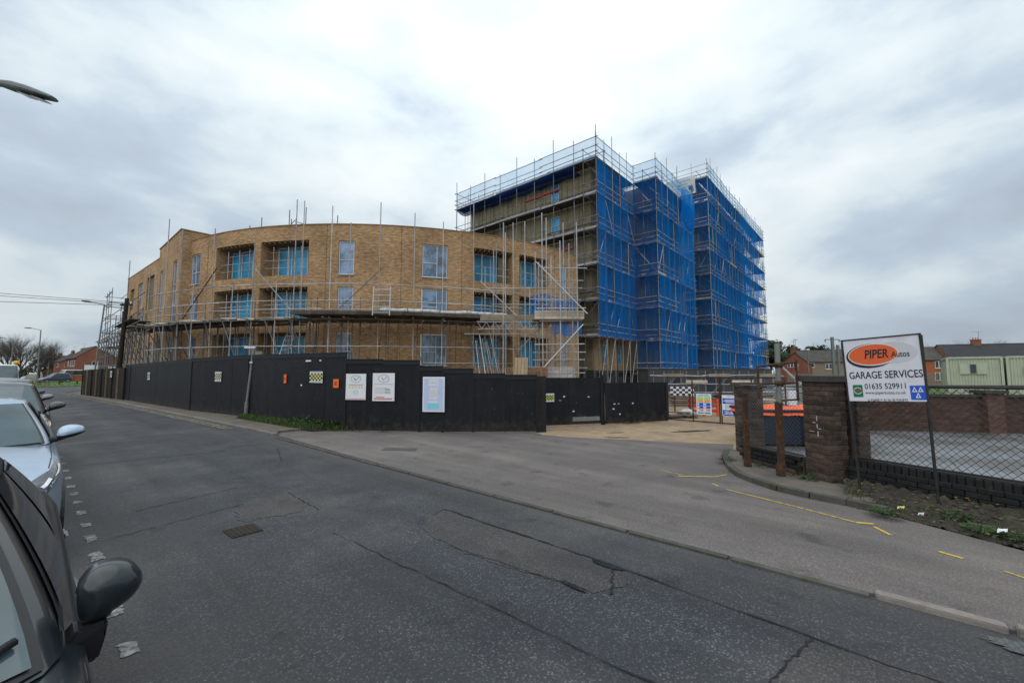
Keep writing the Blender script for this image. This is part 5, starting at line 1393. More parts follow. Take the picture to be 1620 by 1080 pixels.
def ladder(name, lab, p0, p1, w, n, m):
    t = thing(name, lab, 'ladder', (p0.x, p0.y, p0.z)); x = Vector((math.cos(YAW), -math.sin(YAW), 0)) * w / 2
    pole('stile', p0 - x, p1 - x, .03, m, t); pole('stile', p0 + x, p1 + x, .03, m, t)
    for k in range(n):
        q = p0.lerp(p1, (k + .5) / n); pole('rung', q - x, q + x, .02, m, t)


ladder('ladder', 'grey ladder leaning below the left deck behind the hoarding', T(24.6, -13.75, 1.6), T(25.6, -13.55, 4.15), .5, 9, M['alu'])
ladder('ladder', 'short white ladder frame standing on the right deck above the rolled sheeting', T(23.2, -7.3, 4.95), T(23.3, -7.3, 6.6), .95, 5, M['frame'])

# ------------------------------------------------------------------ garage corner: raised pavement, piers, walls, chain link
curve = [(10.2, 2.62), (9.35, 2.45), (8.72, 2.24), (8.25, 2.05), (7.92, 1.86), (7.6, 1.56), (7.33, 1.2), (7.2, .8), (7.13, .4), (7.03, 0.0), (6.9, -.6), (6.78, -1.3), (6.6, -2.6), (6.3, -5)]
inner = [(6.9, -5), (7.2, -2.6), (7.45, -1.3), (7.7, -.5), (8.1, .4), (8.3, .8), (8.75, 1.35), (9.3, 2.0), (10.2, 2.2)]
sheet('corner_pavement', [(x + .09, y - .05) for x, y in curve[:9]] + [(7.3, .1), (7.9, .1)] + inner[4:], 0.085, M['pavement'], kind='structure', skirt=.1)
for (a, c) in zip(curve[:9], curve[1:10]):
    a, c = Vector(a), Vector(c)
    for k in range(max(1, round((c - a).length / .5))):
        n = max(1, round((c - a).length / .5)); p, q = a.lerp(c, k / n), a.lerp(c, (k + .97) / n)
        plank_between('kerb_stone', (p.x + .03, p.y - .02, .045), (q.x + .03, q.y - .02, .045), .11, .11, M['kerb_mossy'], ks)
# soil bank at the foot of the garage wall
b = MB(); nA = 60
sA = [Vector(p) for p in ((7.12, .42), (6.98, 0.0), (6.72, -.6), (6.5, -1.05), (6.3, -2), (5.9, -4.5))]; sB = [Vector(p) for p in ((8.05, .45), (7.92, .1), (7.72, -.6), (7.55, -1.05), (7.2, -2), (6.3, -4.5))]


def along(pl, t):
    x = t * (len(pl) - 1); i = min(int(x), len(pl) - 2); return pl[i].lerp(pl[i + 1], x - i)


def soil_f(u, v):
    p = along(sA, u).lerp(along(sB, u), v); h = .02 + .17 * v ** 1.3 + .028 * math.sin(p.x * 31 + p.y * 17) * math.sin(p.y * 23) * (.3 + v) + random.uniform(-.012, .012)
    w = .05 * math.sin(u * 60) * (1 - v)
    return (p.x + w, p.y, h)


b.grid(soil_f, 90, 12); b.obj('soil_bank', M['soil'], smooth=True)['kind'] = 'structure'
b = MB()
for _ in range(420):
    u, v = random.random() * .72, random.random() ** 1.4; p = along(sA, u).lerp(along(sB, u), v); s = random.uniform(.006, .02); z = .03 + .17 * v ** 1.3
    b.box((p.x, p.y, z), (s * 2, s * 1.3, s), rz=random.uniform(0, 3))
o = b.obj('gravel', M['kerb_mossy']); o['kind'] = 'stuff'
b = MB()
for _ in range(160):
    u, v = random.random() * .72, random.random(); p = along(sA, u).lerp(along(sB, u), v); s = random.uniform(.015, .035); z = .045 + .17 * v ** 1.3; a = random.uniform(0, 6)
    b.quad((p.x, p.y, z), (p.x + s * math.cos(a), p.y + s * math.sin(a), z + .006), (p.x + s * 1.4 * math.cos(a + .6), p.y + s * 1.4 * math.sin(a + .6), z + .01), (p.x + s * math.cos(a + 1.4), p.y + s * math.sin(a + 1.4), z + .004))
o = b.obj('fallen_leaves', mat('dead_leaf', (0.16, 0.10, 0.045), .85, var=.5, scale=30)); o['kind'] = 'stuff'
o = blades(420, lambda: tuple(along(sA, (u := random.random() * .72)).lerp(along(sB, u), random.uniform(.15, 1)))[:2], .02, .07, .009, .08, .9).obj('grass', M['blade']); tag(o, kind='stuff')
for i, (x, y, l, lab) in enumerate([(6.72, -.92, .13, 'white scrap of litter on the soil bank nearest the right edge'), (6.92, -.3, .06, 'small pale scrap of litter on the soil bank between the sign legs'), (7.07, -.14, .09, 'yellow wrapper on the soil bank left of the right sign leg')]):
    b = MB(); b.grid(lambda u, v: (x + l * u, y + l * .5 * v - .03 * u, .11 + .015 * math.sin(u * 8 + v * 5)), 5, 4); o = b.obj('litter', M['yellow_print'] if i == 2 else M['white']); tag(o, lab, 'litter')

brick_me = shared('brick', M['pier_brick'])


def brickwork(parent, origin, ang, nx, ncourse, z0, ny=None, me=None, jit=.003, face_only=True):
    """stretcher bond pier or wall of separate bricks; nx half-bricks long and ny half-bricks deep"""
    me = me or brick_me; R = Matrix.Translation(Vector((*origin, z0))) @ Matrix.Rotation(ang, 4, 'Z'); out = []
    P = .1125
    for c in range(ncourse):
        z = c * .075 + .0375
        if c % 2 == 0:
            xs = [(k * 2 * P + P, .05) for k in range(nx // 2)]
            for (x, y) in xs: out += [(x, y, z, 0)] + ([(x, ny * P - .05, z, 0)] if ny else [])
            if ny:
                for j in range(1, ny - 1, 2): out += [(.05, j * P + P, z, 90), (nx * P - .05, j * P + P, z, 90)] if j + 1 < ny else []
        else:
            if ny:
                for j in range(0, ny, 2): out += [(.05, j * P + P, z, 90), (nx * P - .05, j * P + P, z, 90)] if j + 1 < ny + 1 else []
                for k in range((nx - 2) // 2): out += [(P + k * 2 * P + P, .05, z, 0), (P + k * 2 * P + P, ny * P - .05, z, 0)]
            else:
                for k in range(nx // 2 + 1): out.append((k * 2 * P, .05, z, 0))
    for (x, y, z, r) in out:
        mw = R @ Matrix.Translation((x + random.uniform(-jit, jit), y + random.uniform(-jit, jit), z)) @ Matrix.Rotation(R_(r + random.uniform(-.6, .6)), 4, 'Z')
        link(bpy.data.objects.new('brick', me), parent, mw)


def pier(lab, corner, ang, nx, ny, nc, z0, capm=.05, group='brick piers round the garage yard', capt=.09):
    """corner = the corner nearest the street; x runs along ang"""
    t = thing('brick_pier', lab, 'pier', (corner[0], corner[1], z0), group)
    w, dp, h = nx * .1125, ny * .1125, nc * .075
    R = Matrix.Translation((corner[0], corner[1], z0)) @ Matrix.Rotation(ang, 4, 'Z')
    b = MB(); b.box((w / 2, dp / 2, h / 2), (w - .02, dp - .02, h)); b.obj('mortar', M['pier_mortar'], t, mw=R)
    brickwork(t, corner, ang, nx, nc, z0, ny)
    slab('cap', None, (w + 2 * capm, dp + 2 * capm, capt), M['cap_stone'], t, mw=R @ Matrix.Translation((w / 2, dp / 2, h + capt / 2)))
    return t


angF = math.atan2(-.8, -.6) + math.pi          # direction up the fence line, away from the street corner
# big pier: near edge at (8.08,.60); one face runs back-left, the other back-right
big = thing('brick_pier', 'largest red brick pier with broad dark cap left of the garage sign', 'pier', (8.2, .7, 0), 'brick piers round the garage yard')
aL = math.atan2(.8, .6)                        # along the left face, going away
Rb = Matrix.Translation((8.08, .60, .04)) @ Matrix.Rotation(aL, 4, 'Z') @ Matrix.Scale(-1, 4, (0, 1, 0))
b = MB(); b.box((.225, .17, .8), (.43, .32, 1.6)); b.obj('mortar', M['pier_mortar'], big, mw=Rb)
P_ = .1125
for c in range(21):
    z = c * .075 + .0375; row = []
    if c % 2 == 0: row = [(P_, .05, 0), (3 * P_, .05, 0), (P_, .287, 0), (3 * P_, .287, 0), (.05, .17, 90), (.40, .17, 90)]
    else: row = [(.05, P_, 90), (.05, .287, 90), (.40, P_, 90), (2 * P_, .05, 0), (2 * P_, .287, 0), (.40, .287, 90)]
    for (x, y, r) in row:
        me = brick_me
        sx = .5 if (c % 2 == 0 and r == 90) or (c % 2 and r == 90 and y > .2) else 1
        mw = Rb @ Matrix.Translation((x + random.uniform(-.003, .003), y + random.uniform(-.003, .003), z)) @ Matrix.Rotation(R_(r + random.uniform(-.6, .6)), 4, 'Z') @ Matrix.Diagonal((sx, 1, 1, 1))
        link(bpy.data.objects.new('brick', me), big, mw)
slab('cap', None, (.56, .45, .09), M['cap_stone'], big, mw=Rb @ Matrix.Translation((.225, .17, 1.62)))
b = MB()
for (x, z, w, h) in [(.2, 1.0, .012, .07), (.2, .88, .012, .06), (.25, .93, .05, .01), (.16, .84, .06, .008), (.3, .79, .09, .007), (.19, .76, .012, .08)]: b.box((x, -.004, z), (w, .006, h))
b.obj('mortar_smear', M['pale_grey_print'], big, mw=Rb)
pier('medium brick pier between chain link panel and smallest pier', fr(8.15, 4.62), -YAW, 2, 2, 19, 0.05)
pier('smallest dark brick pier nearest the mesh gates', fr(9.0, 4.84), -YAW, 2, 2, 19, 0.03)
pier('dark brick pier directly behind the largest pier', (8.62, .45), aL - math.pi, 2, 2, 20, 0.1)  # built of the same brick as the other piers
# low wall and chain link between piers


def chain(parent, p0, p1, z0, z1, pitch, m, r=.0022, top=None, zb1=None, zt1=None):
    p0, p1 = Vector((*p0, 0)), Vector((*p1, 0)); L = (p1 - p0).length; d = (p1 - p0).normalized(); H = z1 - z0; b = MB(); n = int((L + H) / pitch) + 1
    for k in range(-int(H / pitch) - 1, n):
        for sgn in (1, -1):
            s = k * pitch; e = s + H
            if sgn == 1: a0, a1, u0, u1 = s, e, 0.0, H
            else: a0, a1, u0, u1 = s, e, H, 0.0
            t0, t1 = max(0, -a0 / (a1 - a0)), min(1, (L - a0) / (a1 - a0))
            if t1 <= t0: continue
            q0, q1 = a0 + (a1 - a0) * t0, a0 + (a1 - a0) * t1; w0, w1 = u0 + (u1 - u0) * t0, u0 + (u1 - u0) * t1
            ns = 4
            off = .004 if sgn == 1 else -.004
            nrm = Vector((-d.y, d.x, 0))
            sl = lambda q: .018 * math.sin(q * 2.3 + 1) + .01 * math.sin(q * 7)
            P = lambda q, w: p0 + d * q + nrm * (off + sl(q) * math.sin(w / H * 3.14)) + Vector((0, 0, z0 + w))
            for i in range(ns): b.tube(P(q0 + (q1 - q0) * i / ns, w0 + (w1 - w0) * i / ns), P(q0 + (q1 - q0) * (i + 1) / ns, w0 + (w1 - w0) * (i + 1) / ns), r, n=3, cap=False)
    o = b.obj('mesh', m, parent); o['kind'] = 'stuff'
    return o


lw = thing('low_wall', 'low dark brick wall under the chain link between the posts and the largest pier', 'wall', (8.7, 1.35, 0))
dw = Vector((.6, .8)); p0 = Vector((8.38, 1.0)); Lw = 1.35
b = MB(); c0 = p0 + dw * Lw / 2 + Vector((.8, -.6)) * .08; b.box((c0.x, c0.y, .19), (Lw, .13, .38), rz=aL); b.obj('core', M['pier_mortar'], lw)
for c in range(5):
    for k in range(6):
        q = p0 + dw * (.11 + k * .225 + (.11 if c % 2 else 0)); z = .05 + c * .075
        if (q - p0).length > Lw - .05: continue
        link(bpy.data.objects.new('brick', shared('brick', M['black_brick'] if c > 1 else M['pier_brick'])), lw, Matrix.Translation((q.x + random.uniform(-.003, .003), q.y, z)) @ Matrix.Rotation(aL, 4, 'Z'))
cf = thing('chain_link_fence', 'short chain link panel between the medium pier and the largest pier', 'fence', (8.7, 1.4, .4), 'chain link fences of the garage yard')
chain(cf, (8.42, 1.0), (9.24, 2.05), .42, 1.5, .07, M['wire'])
pole('rail', (8.40, .98, 1.52), (9.25, 2.06, 1.52), .012, M['wire'], cf); pole('rail', (8.40, .98, .41), (9.25, 2.06, .41), .010, M['wire_dark'], cf)
# near dwarf wall with chain link along the street front
nw0, nw1 = Vector((8.2, .40)), Vector((6.55, -3.6)); dn = (nw1 - nw0).normalized(); Ln = (nw1 - nw0).length; aN = math.atan2(dn.y, dn.x)
nw = thing('dwarf_wall', 'black painted dwarf brick wall with soldier course under the long chain link fence', 'wall', (7.6, -1, 0))
nin = Vector((-dn.y, dn.x))                     # inward (away from the street)
if nin.x < 0: nin = -nin
c0 = nw0 + dn * Ln / 2 + nin * .1; b = MB(); b.box((c0.x, c0.y, .235), (Ln, .16, .47), rz=aN); b.obj('core', M['black_brick'], nw)
for c in range(5):
    for k in range(int(Ln / .225) + 1):
        s = .11 + k * .225 + (.1125 if c % 2 else 0)
        if s > Ln - .05: continue
        q = nw0 + dn * s + nin * (.045 + (0 if c < 4 else 0)); z = .045 + c * .07
        if z > .345: continue
        link(bpy.data.objects.new('brick', shared('brick', M['black_brick'] if c > 1 else M['pier_brick'])), nw, Matrix.Translation((q.x, q.y, z)) @ Matrix.Rotation(aN + random.uniform(-.01, .01), 4, 'Z'))
for k in range(int(Ln / .078)):
    q = nw0 + dn * (.04 + k * .078) + nin * .06
    link(bpy.data.objects.new('coping_brick', shared('brick', M['black_brick'])), nw, Matrix.Translation((q.x, q.y, .392 + random.uniform(-.004, .004))) @ Matrix.Rotation(aN + R_(90), 4, 'Z') @ Matrix.Rotation(R_(90), 4, 'Y') @ Matrix.Rotation(R_(90), 4, 'X') @ Matrix.Diagonal((.62, 1.15, 1.0, 1)))
nf = thing('chain_link_fence', 'long dark chain link fence on the black dwarf wall behind the garage sign', 'fence', (7.6, -1, .5), 'chain link fences of the garage yard')
f0, f1 = nw0 + nin * .1, nw1 + nin * .1
chain(nf, f0, f1, .50, 1.54, .085, M['wire_dark'], r=.0034)
pole('top_rail', (f0.x, f0.y, 1.555), (f1.x, f1.y, 1.60), .018, M['dark_metal'], nf); pole('bottom_rail', (f0.x, f0.y, .49), (f1.x, f1.y, .49), .014, M['dark_metal'], nf)
for s in (.03, 2.5, 4.2): q = f0 + dn * s; pole('post', (q.x, q.y, .4), (q.x, q.y, 1.6), .03, M['dark_metal'], nf)

# rusty posts and the old sign frame ---------------------------------------------------
rp = thing('rusty_post', 'short rusty post standing in front of the smallest brick piers', 'post', (8.55, 1.84, .05), 'rusty posts on the corner pavement')
slab('shaft', (8.55, 1.84, .72), (.075, .075, 1.3), M['rust'], rp, rz=.6); slab('base', (8.55, 1.84, .12), (.1, .1, .1), M['rust'], rp, rz=.6); slab('shaft_cap', (8.55, 1.84, 1.38), (.08, .08, .02), M['rust'], rp, rz=.6)
rp = thing('rusty_post', 'tall post with rusty sleeve and grey upper tube carrying an empty rusty sign frame', 'post', (8.13, 1.29, .05), 'rusty posts on the corner pavement')
slab('sleeve', (8.14, 1.26, .68), (.085, .085, 1.2), M['rust'], rp, rz=.6); slab('base', (8.13, 1.27, .16), (.105, .105, .2), M['rust'], rp, rz=.6)
pole('upper_tube', (8.14, 1.25, 1.26), (8.14, 1.24, 2.24), .042, M['post_grey'], rp)
FR = lambda x, z: (8.10 + .41 / .6 * .55 * (x), 1.20 - .47 / .6 * .55 * x, z)
A0 = Vector((7.88, 1.49)); A1 = Vector((8.30, 1.01))
for (z0, z1) in ((1.86, 1.93), (1.57, 1.59)): pole('frame_bar', (A0.x, A0.y, z0), (A1.x, A1.y, z1), .019, M['rust'], rp)
pole('frame_upright', (A0.x, A0.y, 1.33), (A0.x, A0.y, 1.87), .02, M['rust'], rp); pole('frame_upright', (A1.x, A1.y, 1.3), (A1.x, A1.y, 1.97), .02, M['rust'], rp)
pole('frame_bar', (8.12, 1.24, 1.30), (A1.x, A1.y, 1.32), .014, M['rust'], rp)
pole('clamp', (8.11, 1.27, 1.58), (8.17, 1.2, 1.58), .055, M['rust'], rp); pole('clamp', (8.11, 1.27, 1.88), (8.17, 1.2, 1.88), .055, M['rust'], rp)

# the garage sign ----------------------------------------------------------------------
gs = thing('garage_sign', 'tilted white garage services board on two dark angle iron legs', 'sign', (7.6, -.1, 0))
TL, TR, BR, BL = Vector((7.72, .37, 2.21)), Vector((7.49, -.44, 2.26)), Vector((7.485, -.452, 1.385)), Vector((7.71, .33, 1.36))
sx_ = ((TR - TL) + (BR - BL)) / 2; W_ = sx_.length; sx_.normalize(); sy_ = ((TL - BL) + (TR - BR)) / 2; H_ = sy_.length; sy_ = (sy_ - sx_ * sy_.dot(sx_)).normalized(); sn = sy_.cross(sx_).normalized()
if sn.x > 0: sn = -sn                         # towards the street
ctr = (TL + TR + BR + BL) / 4
# board local frame: X right, Y up, Z towards the viewer
zN = sx_.cross(sy_)
MS = Matrix.Translation(ctr) @ Matrix((sx_, sy_, zN)).transposed().to_4x4()
sgn_ = 1 if zN.x < 0 else -1
pole('leg', (7.69, .26, 0), tuple(TL + Vector((.012, 0, -.02))), .017, M['dark_metal'], gs); pole('leg', (7.48, -.49, 0), tuple(TR + Vector((.012, 0, -.02))), .017, M['dark_metal'], gs)
b = MB(); b.box((0, 0, 0), (W_, H_, .014)); bd = b.obj('board', M['sign_white'], gs, mw=MS)
b = MB()
for (x, y, w, h) in ((0, H_ / 2, W_ + .03, .018), (-W_ / 2, 0, .018, H_), (W_ / 2, 0, .018, H_)): b.box((x, y, .002), (w, h, .024))
b.obj('frame', M['dark_metal'], gs, mw=MS)
ZF = .0085


def disc(cx, cy, rx, ry, z, m, rot=0.0, n=40, name='print_ellipse'):
    b = MB(); pts = []
    for k in range(n):
        a = 2 * math.pi * k / n; x, y = rx * math.cos(a), ry * math.sin(a); pts.append((cx + x * math.cos(rot) - y * math.sin(rot), cy + x * math.sin(rot) + y * math.cos(rot), z))
    b.ngon(pts); return b.obj(name, m, bd, mw=MS)


def text(s, cx, cy, w, h, m, z, bold=0.0, shear=0.0, spacing=1.0):
    cu = bpy.data.curves.new('lettering', 'FONT'); cu.body = s; cu.size = 1; cu.align_x = 'LEFT'; cu.offset = bold; cu.shear = shear; cu.extrude = .0; cu.space_character = spacing
    cu.resolution_u = 3
    o = bpy.data.objects.new('lettering', cu); COL.objects.link(o); bpy.context.view_layer.update()
    bb = [Vector(v) for v in o.bound_box]; x0, x1 = min(v.x for v in bb), max(v.x for v in bb); y0, y1 = min(v.y for v in bb), max(v.y for v in bb)
    dg = bpy.context.evaluated_depsgraph_get(); me = bpy.data.meshes.new_from_object(o.evaluated_get(dg)); bpy.data.objects.remove(o)
    me.materials.clear(); me.materials.append(m)
    mw = MS @ Matrix.Translation((cx, cy, z)) @ Matrix.Diagonal((w / (x1 - x0), h / (y1 - y0), 1, 1)) @ Matrix.Translation((-(x0 + x1) / 2, -(y0 + y1) / 2, 0))
    return link(bpy.data.objects.new('lettering', me), bd, mw)


uv_ = H_ / 745.0; u = W_ / 970.0                                  # sign artwork measured on a 970 wide grid


def sxp(x): return (x - 530) * u


def syp(y): return (555 - y) * H_ / 745


disc(sxp(690), syp(370), .29 * W_, .165 * H_, ZF, M['pale_grey_print'], rot=R_(-3)); disc(sxp(668), syp(366), .285 * W_, .152 * H_, ZF + .0008, M['sign_white'], rot=R_(-3)) if False else None
disc(sxp(395), syp(392), .325 * W_, .193 * H_, ZF + .0016, M['black_print'], rot=R_(3)); disc(sxp(432), syp(380), .335 * W_, .175 * H_, ZF + .0024, M['sign_white'], rot=R_(2)); disc(sxp(430), syp(378), .32 * W_, .16 * H_, ZF + .0032, M['orange'], rot=R_(2))
text('PIPER', sxp(478), syp(372), 300 * u, 105 * uv_, M['black_print'], ZF + .0046, bold=.022, shear=.16); text('Autos', sxp(770), syp(390), 215 * u, 66 * uv_, M['black_print'], ZF + .0046, bold=.006)
text('GARAGE SERVICES', sxp(546), syp(618), 905 * u, 86 * uv_, M['black_print'], ZF + .001, bold=.012)
text('01635 529911', sxp(535), syp(752), 505 * u, 66 * uv_, M['black_print'], ZF + .001, bold=.008); text('www.piperautos.co.uk', sxp(530), syp(832), 500 * u, 46 * uv_, M['black_print'], ZF + .001)
text('A FAMILY RUN BUSINESS', sxp(548), syp(918), 490 * u, 40 * uv_, M['black_print'], ZF + .001)
b = MB(); b.box((sxp(187), syp(805), ZF), (128 * u, 145 * uv_, .0015)); b.obj('emblem_panel', M['green_print'], bd, mw=MS)
b = MB(); ring(b, 0, 0, 55 * u, 11 * u, 0, 1.0, a0=.5, a1=5.8); b.v = [(x + sxp(187), z + syp(803), ZF + .002) for x, y, z in b.v]; b.obj('emblem_ring', M['sign_white'], bd, mw=MS)
text('Castrol', sxp(187), syp(800), 100 * u, 34 * uv_, M['red_print'], ZF + .003, bold=.01)
b = MB(); b.box((sxp(918), syp(830), ZF), (175 * u, 158 * uv_, .0015)); b.obj('emblem_panel', M['blue_print'], bd, mw=MS)
b = MB()
for (cx, cy) in ((sxp(882), syp(803)), (sxp(950), syp(803)), (sxp(916), syp(868))):
    o3 = [(cx + 37 * u * math.sin(k * 2.0944), cy + 40 * uv_ * math.cos(k * 2.0944)) for k in range(3)]; i3 = [(cx + 16 * u * math.sin(k * 2.0944), cy + 17 * uv_ * math.cos(k * 2.0944)) for k in range(3)]
    for k in range(3):
        j = (k + 1) % 3; b.quad((*o3[k], ZF + .002), (*i3[k], ZF + .002), (*i3[j], ZF + .002), (*o3[j], ZF + .002))
b.obj('emblem_triangles', M['sign_white'], bd, mw=MS)

# forecourt ----------------------------------------------------------------------------
fo = sheet('forecourt', [(8.5, 1.0), (8.2, .3), (6.4, -4), (6, -12), (40, -30), (40, 2.5), (16, 2.2), (9.6, 2.1)], 0.012, M['forecourt'], kind='structure')
for k in range(9):
    for j in range(6):
        x0, y0 = 8.9 + 1.7 * j, 1.2 - 1.5 * k - .66 * j
        slab('concrete_slab', (x0 + .8, y0 - .8, .012), (1.68, 1.48, .016 + .004 * ((k + j) % 3)), M['forecourt'], fo, rz=R_(-38) * 0)
bw0, bw1 = Vector((16.6, .9)), Vector((23.2, -10.5)); db = (bw1 - bw0).normalized(); Lb = (bw1 - bw0).length; aB = math.atan2(db.y, db.x)
bw = thing('yard_wall', 'dark brick wall with piers and top rail along the back of the garage forecourt', 'wall', (18, -1, 0))
fnb = straight(bw1, bw0)
nb_ = Vector((db.y, -db.x));
if nb_.x < 0: nb_ = -nb_
b = MB(); b.quad((bw0.x, bw0.y, 0), (bw1.x, bw1.y, 0), (bw1.x, bw1.y, 1.05), (bw0.x, bw0.y, 1.05), [(0, 0), (Lb, 0), (Lb, 1.05), (0, 1.05)])
c0 = bw0 + db * Lb / 2 + nb_ * .13
M['yard_brick'] = brick_mat('dark_yard_brick', (.11, .06, .045), (.065, .042, .035), (.06, .052, .045), patch=.25)
b.obj('brick_face', M['yard_brick'], bw)
b = MB(); b.box((c0.x, c0.y, .52), (Lb, .2, 1.04), rz=aB); b.obj('core', M['pier_mortar'], bw)
for k in range(int(Lb / .45)): q = bw0 + db * (.225 + k * .45) + nb_ * .08; slab('coping_stone', (q.x, q.y, 1.085), (.445, .3, .07), M['cap_stone'], bw, rz=aB)
for s, hh in ((.35, 1.08), (3.85, 1.16), (7.6, 1.16), (11.3, 1.16)):
    q = bw0 + db * s + nb_ * .02; fnq = None
    b = MB(); w = .42
    for sd in range(4):
        aa = aB + sd * math.pi / 2; dx = Vector((math.cos(aa), math.sin(aa))); nx_ = Vector((dx.y, -dx.x)); p0 = q - dx * w / 2 + nx_ * w / 2; p1 = q + dx * w / 2 + nx_ * w / 2
        b.quad((p0.x, p0.y, 0), (p1.x, p1.y, 0), (p1.x, p1.y, hh), (p0.x, p0.y, hh), [(sd * .5, 0), (sd * .5 + w, 0), (sd * .5 + w, hh), (sd * .5, hh)])
    b.obj('pier', brick_mat('yard_pier_brick', (.15, .08, .058), (.10, .055, .042), (.10, .08, .068)) if s == .35 else bpy.data.materials['yard_pier_brick'], bw)
    slab('pier_cap', (q.x, q.y, hh + .045), (.56, .56, .09), M['cap_stone'], bw, rz=aB)
bf = thing('chain_link_fence', 'low dark rail and wire mesh on top of the back yard wall', 'fence', (18, -1, 1.1), 'chain link fences of the garage yard')
q0, q1 = bw0 + nb_ * .1, bw1 + nb_ * .1
pole('rail', (q0.x, q0.y, 1.36), (q1.x, q1.y, 1.36), .035, M['dark_metal'], bf); chain(bf, q0, q1, 1.1, 1.35, .25, M['wire_dark'], r=.008)
tr_ = thing('trough', 'black trough standing on the forecourt just behind the garage sign', 'trough', (12.0, .55, 0))
slab('body', (12.05, .62, .3), (.75, .45, .42), M['trim'], tr_, rz=R_(-45)); slab('rim', (12.05, .62, .53), (.82, .52, .05), M['trim'], tr_, rz=R_(-45)); slab('base', (12.05, .62, .06), (.65, .38, .08), M['dark_metal'], tr_, rz=R_(-45))
# skip, sheet and scaffold stillage behind the chain link
sk = thing('skip', 'dark navy steel skip behind the chain link panel', 'skip', (12.4, 1.9, 0))
b = MB(); c = Vector((12.6, 1.75)); e = Vector((.6, -.8)); n_ = Vector((.8, .6))
bot, top_ = [], []
for (a, d) in ((-1.1, -.7), (1.1, -.7), (1.1, .7), (-1.1, .7)):
    q = c + e * a * .8 + n_ * d * .8; bot.append((q.x, q.y, .06)); q = c + e * a + n_ * d; top_.append((q.x, q.y, .86))
for k in range(4): b.quad(bot[k], bot[(k + 1) % 4], top_[(k + 1) % 4], top_[k])
b.ngon(bot[::-1]); b.obj('body', M['navy'], sk)
for k in range(4): pole('rim', top_[k], top_[(k + 1) % 4], .035, M['navy'], sk)
for k in range(5):
    p = Vector(bot[3]).lerp(Vector(bot[0]), .1 + .2 * k); q = Vector(top_[3]).lerp(Vector(top_[0]), .1 + .2 * k); pole('stiffener', p, q, .03, M['navy'], sk)
b = MB(); b.grid(lambda u, v: tuple(c + e * (2.3 * u - 1.15) + n_ * (1.5 * v - .75)) + (.9 - .14 * (abs(u - .5) > .48) - .14 * (abs(v - .5) > .45) + .03 * math.sin(u * 17) * math.sin(v * 9) + random.uniform(-.008, .008),), 22, 12)
o = b.obj('orange_sheet', M['orange_net'], smooth=True); tag(o, 'bright orange sheet covering the navy skip', 'sheet')
st = thing('stillage', 'rack of galvanised scaffold fittings and tubes behind the navy skip', 'stillage', (15.8, 2.6, 0))
for k in range(4): x, y = fr(13.6 + (k // 2) * .9, 8.55 + (k % 2) * 1.3); pole('post', (x, y, 0), (x, y, 1.6), .04, M['steel'], st)
for k in range(26):
    f, r, z = 13.5 + random.random() * .9, 8.4, .3 + 1.15 * random.random()
    p, q = fr(f, r + random.uniform(-.2, .3)), fr(f + random.uniform(-.3, .3), r + 1.4 + random.uniform(-.2, .2)); pole('tube', (*p, z), (*q, z + random.uniform(-.12, .12)), .027, M['steel'] if k % 3 else M['alu'], st)
pole('mast', (*fr(13.4, 9.0), 1.4), (*fr(13.4, 9.1), 2.05), .04, M['steel'], st); pole('stay', (*fr(13.4, 8.6), 1.95), (*fr(13.4, 9.15), 1.42), .03, M['steel'], st)
slab('box', (*fr(13.3, 8.75), .95), (.25, .25, .5), M['white'], st, rz=-YAW)

# beyond the yard: containers, terraces, trees, mast ------------------------------------------
gb = sheet('grass_bank', [fr(22, 14.2), fr(22, 40), fr(60, 90), fr(60, 41)], .02, M['grass'], kind='structure')


